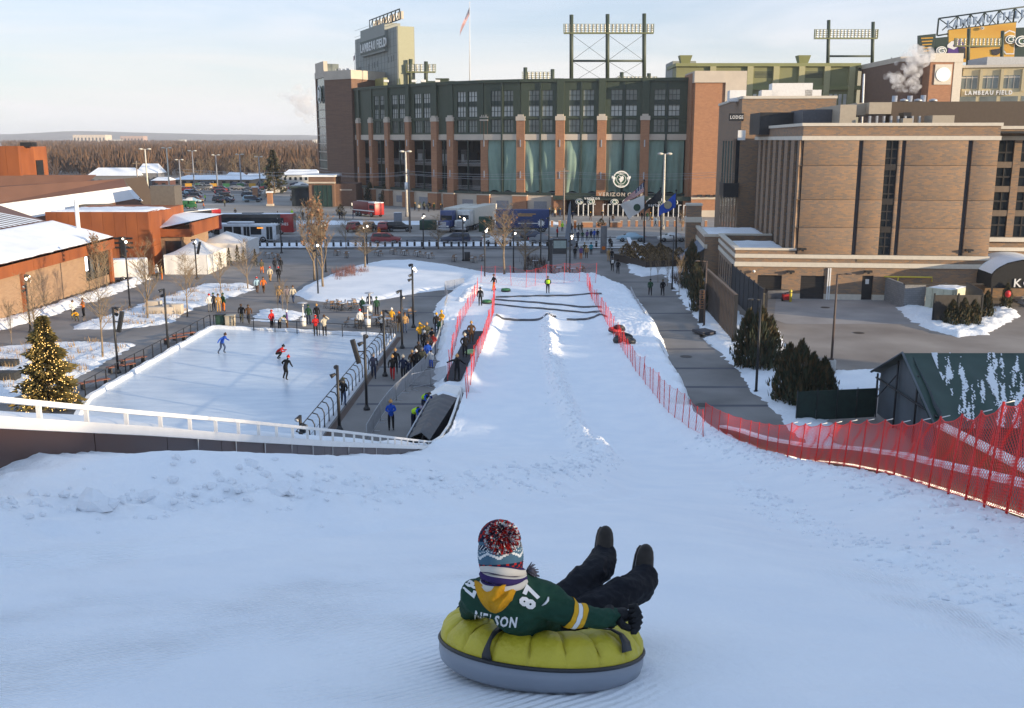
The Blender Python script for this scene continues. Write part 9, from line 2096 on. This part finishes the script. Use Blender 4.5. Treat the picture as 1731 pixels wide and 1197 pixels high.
# knitted hat with a big pompom
HX=Matrix(((sd.x,fw.x,ax.x,0),(sd.y,fw.y,ax.y,0),(sd.z,fw.z,ax.z,0),(0,0,0,1)));hc=Q(848,966,-.33)
n,rows=96,44;prof=[]
for i in range(rows+1):
 z=.262*i/rows;r=.104+.012*math.sin(min(1,z/.16)*math.pi) if z<.15 else .108*math.sqrt(max(0,1-((z-.15)/.113)**2))+.002
 prof.append((r,z))
mk=[M('knit_navy',(.012,.018,.040),.95),M('knit_white',(.52,.55,.57),.95),M('knit_blue',(.055,.115,.17),.95),M('knit_red',(.33,.018,.016),.95)]
m=MB();vs=[]
for i,(r,z) in enumerate(prof):
 for j in range(n):a=2*math.pi*j/n;rr=r+.0022*math.sin(a*n/2)+.0016*(i%2);vs.append(HX@Vector((rr*math.cos(a),rr*math.sin(a),z))+hc)
m.add(vs,[(i*n+j,i*n+(j+1)%n,(i+1)*n+(j+1)%n,(i+1)*n+j) for i in range(rows) for j in range(n)],0,True)
for i in range(rows):
 for j in range(n):
  zz=abs((j%16)-8)*.55
  if i<2:c=1
  elif i<8:c=3 if((j//2+i//2)%3==0) else 0
  elif i<11:c=2
  elif i<20:c=1 if abs(i-12.5-zz)<1.1 or(abs(i-17-zz*.5)<.5 and j%2) else 2
  elif i<24:c=1 if(j+i)%4==0 else 0
  elif i<27:c=2
  else:c=3 if(j//3+i//3)%3==0 else 0
  m.m[i*n+j]=c
rp(m,'knit_hat',mk)
m=MB();pc=Q(848,907,-.375);pr_=.084;cs=[3,3,0,1,3,1,0]
for k in range(2600):
 d=Vector((rnd.gauss(0,1),rnd.gauss(0,1),rnd.gauss(0,1))).normalized();l=pr_*rnd.uniform(.82,1.12);q=pc+Vector((d.x*l,d.y*l,d.z*l*.95));s_=d.cross(Vector((rnd.uniform(-1,1),rnd.uniform(-1,1),.3))).normalized()*.0042;q+=s_*rnd.uniform(-5,5);b_=pc+d*pr_*.72
 m.add([b_-s_,b_+s_,q+s_+Vector((0,0,-.006)),q-s_+Vector((0,0,-.006))],[(0,1,2,3)],rnd.choice(cs),False)
rp(m,'pompom',mk)
# boots, soles towards the far side
def boot(an,toe,px):
 m=MB();d=(toe-an);L=d.length;d.normalize();f=Vector((0,1,.15)).normalized();f=(f-d*f.dot(d)).normalized();s_=d.cross(f)
 pr=[(-.10,.058,.062,.0),(-.03,.060,.07,.0),(.03,.058,.08,.01),(.09,.056,.075,.025),(.14,.054,.062,.04),(.18,.047,.05,.05),(.205,.034,.036,.055),(.218,.017,.018,.056),(.222,.002,.002,.056)];vs=[];n=20
 for z,a,b,o_ in pr:vs+=[an+d*z+s_*a*math.cos(w)+f*(b*math.sin(w)+o_) for w in np.linspace(0,2*math.pi,n,endpoint=False)]
 m.add(vs,[(i*n+j,i*n+(j+1)%n,(i+1)*n+(j+1)%n,(i+1)*n+j) for i in range(len(pr)-1) for j in range(n)]+[tuple(range(n-1,-1,-1))],0,True)
 b=rp(m,'boot',M('boot_leather',(.030,.024,.020),.42,var=.2,scale=20));m=MB();m.add([an+d*z+s_*a*.92*u+f*(b_*.75+o_+.01+h*.022) for h in(0,1) for z,a,b_,o_ in pr[:7] for u in(-1,1)],[(2*i,2*i+1,2*i+3,2*i+2) for i in range(6)]+[(14+2*i,14+2*i+2,14+2*i+3,14+2*i+1) for i in range(6)]+[(2*i,2*i+2,16+2*i,14+2*i) for i in range(6)]+[(2*i+1,15+2*i,17+2*i,2*i+3) for i in range(6)],0,False);s2=m.build('sole',m_black,b)
boot(Q(1020,950,.80),Q(1025,909,.84),0);boot(Q(1086,981,.64),Q(1095,934,.70),1)
# gloved right hand closed on the handle
hj={'w':Q(1034,1042,-.21),'p':Q(1052,1040,-.18),'k':Q(1064,1036,-.17)};he=[('w','p'),('p','k')];hr={'w':(.048,.045),'p':(.05,.042),'k':(.048,.034)}
gl=skin_mesh(hj,he,lambda k:hr[k],'w',2,'glove')
for p in gl.polygons:p.use_smooth=True
m_glove=M('glove_black',(.014,.014,.016),.6,var=.2,scale=30,bump=.2,bscale=90);gl.materials.append(m_glove);go=link('glove',gl,rider);go.matrix_parent_inverse=Matrix.Translation(tc0).inverted()
for k,(y0,l) in enumerate(((1024,.95),(1032,1.1),(1041,1.05),(1050,.85))):
 a=Q(1064,y0+4,-.17-k*.02);m=MB();m.tube([a,Q(1064+11*l,y0+2,-.18-k*.02),Q(1064+16*l,y0+11,-.21-k*.02),Q(1064+10*l,y0+18,-.23-k*.02),Q(1064+3*l,y0+19,-.235-k*.02)],[.02,.0205,.019,.017,.012],10);rp(m,'glove_finger',m_glove)
m=MB();m.tube([Q(1046,1049,-.24),Q(1054,1058,-.26),Q(1064,1062,-.27),Q(1072,1060,-.26)],[.022,.021,.019,.013],10);rp(m,'glove_thumb',m_glove)
m=MB();m.tube([Q(1030,1028,-.18),Q(1032,1044,-.25),Q(1033,1056,-.22)],.026,10);rp(m,'glove_cuff',m_glove)
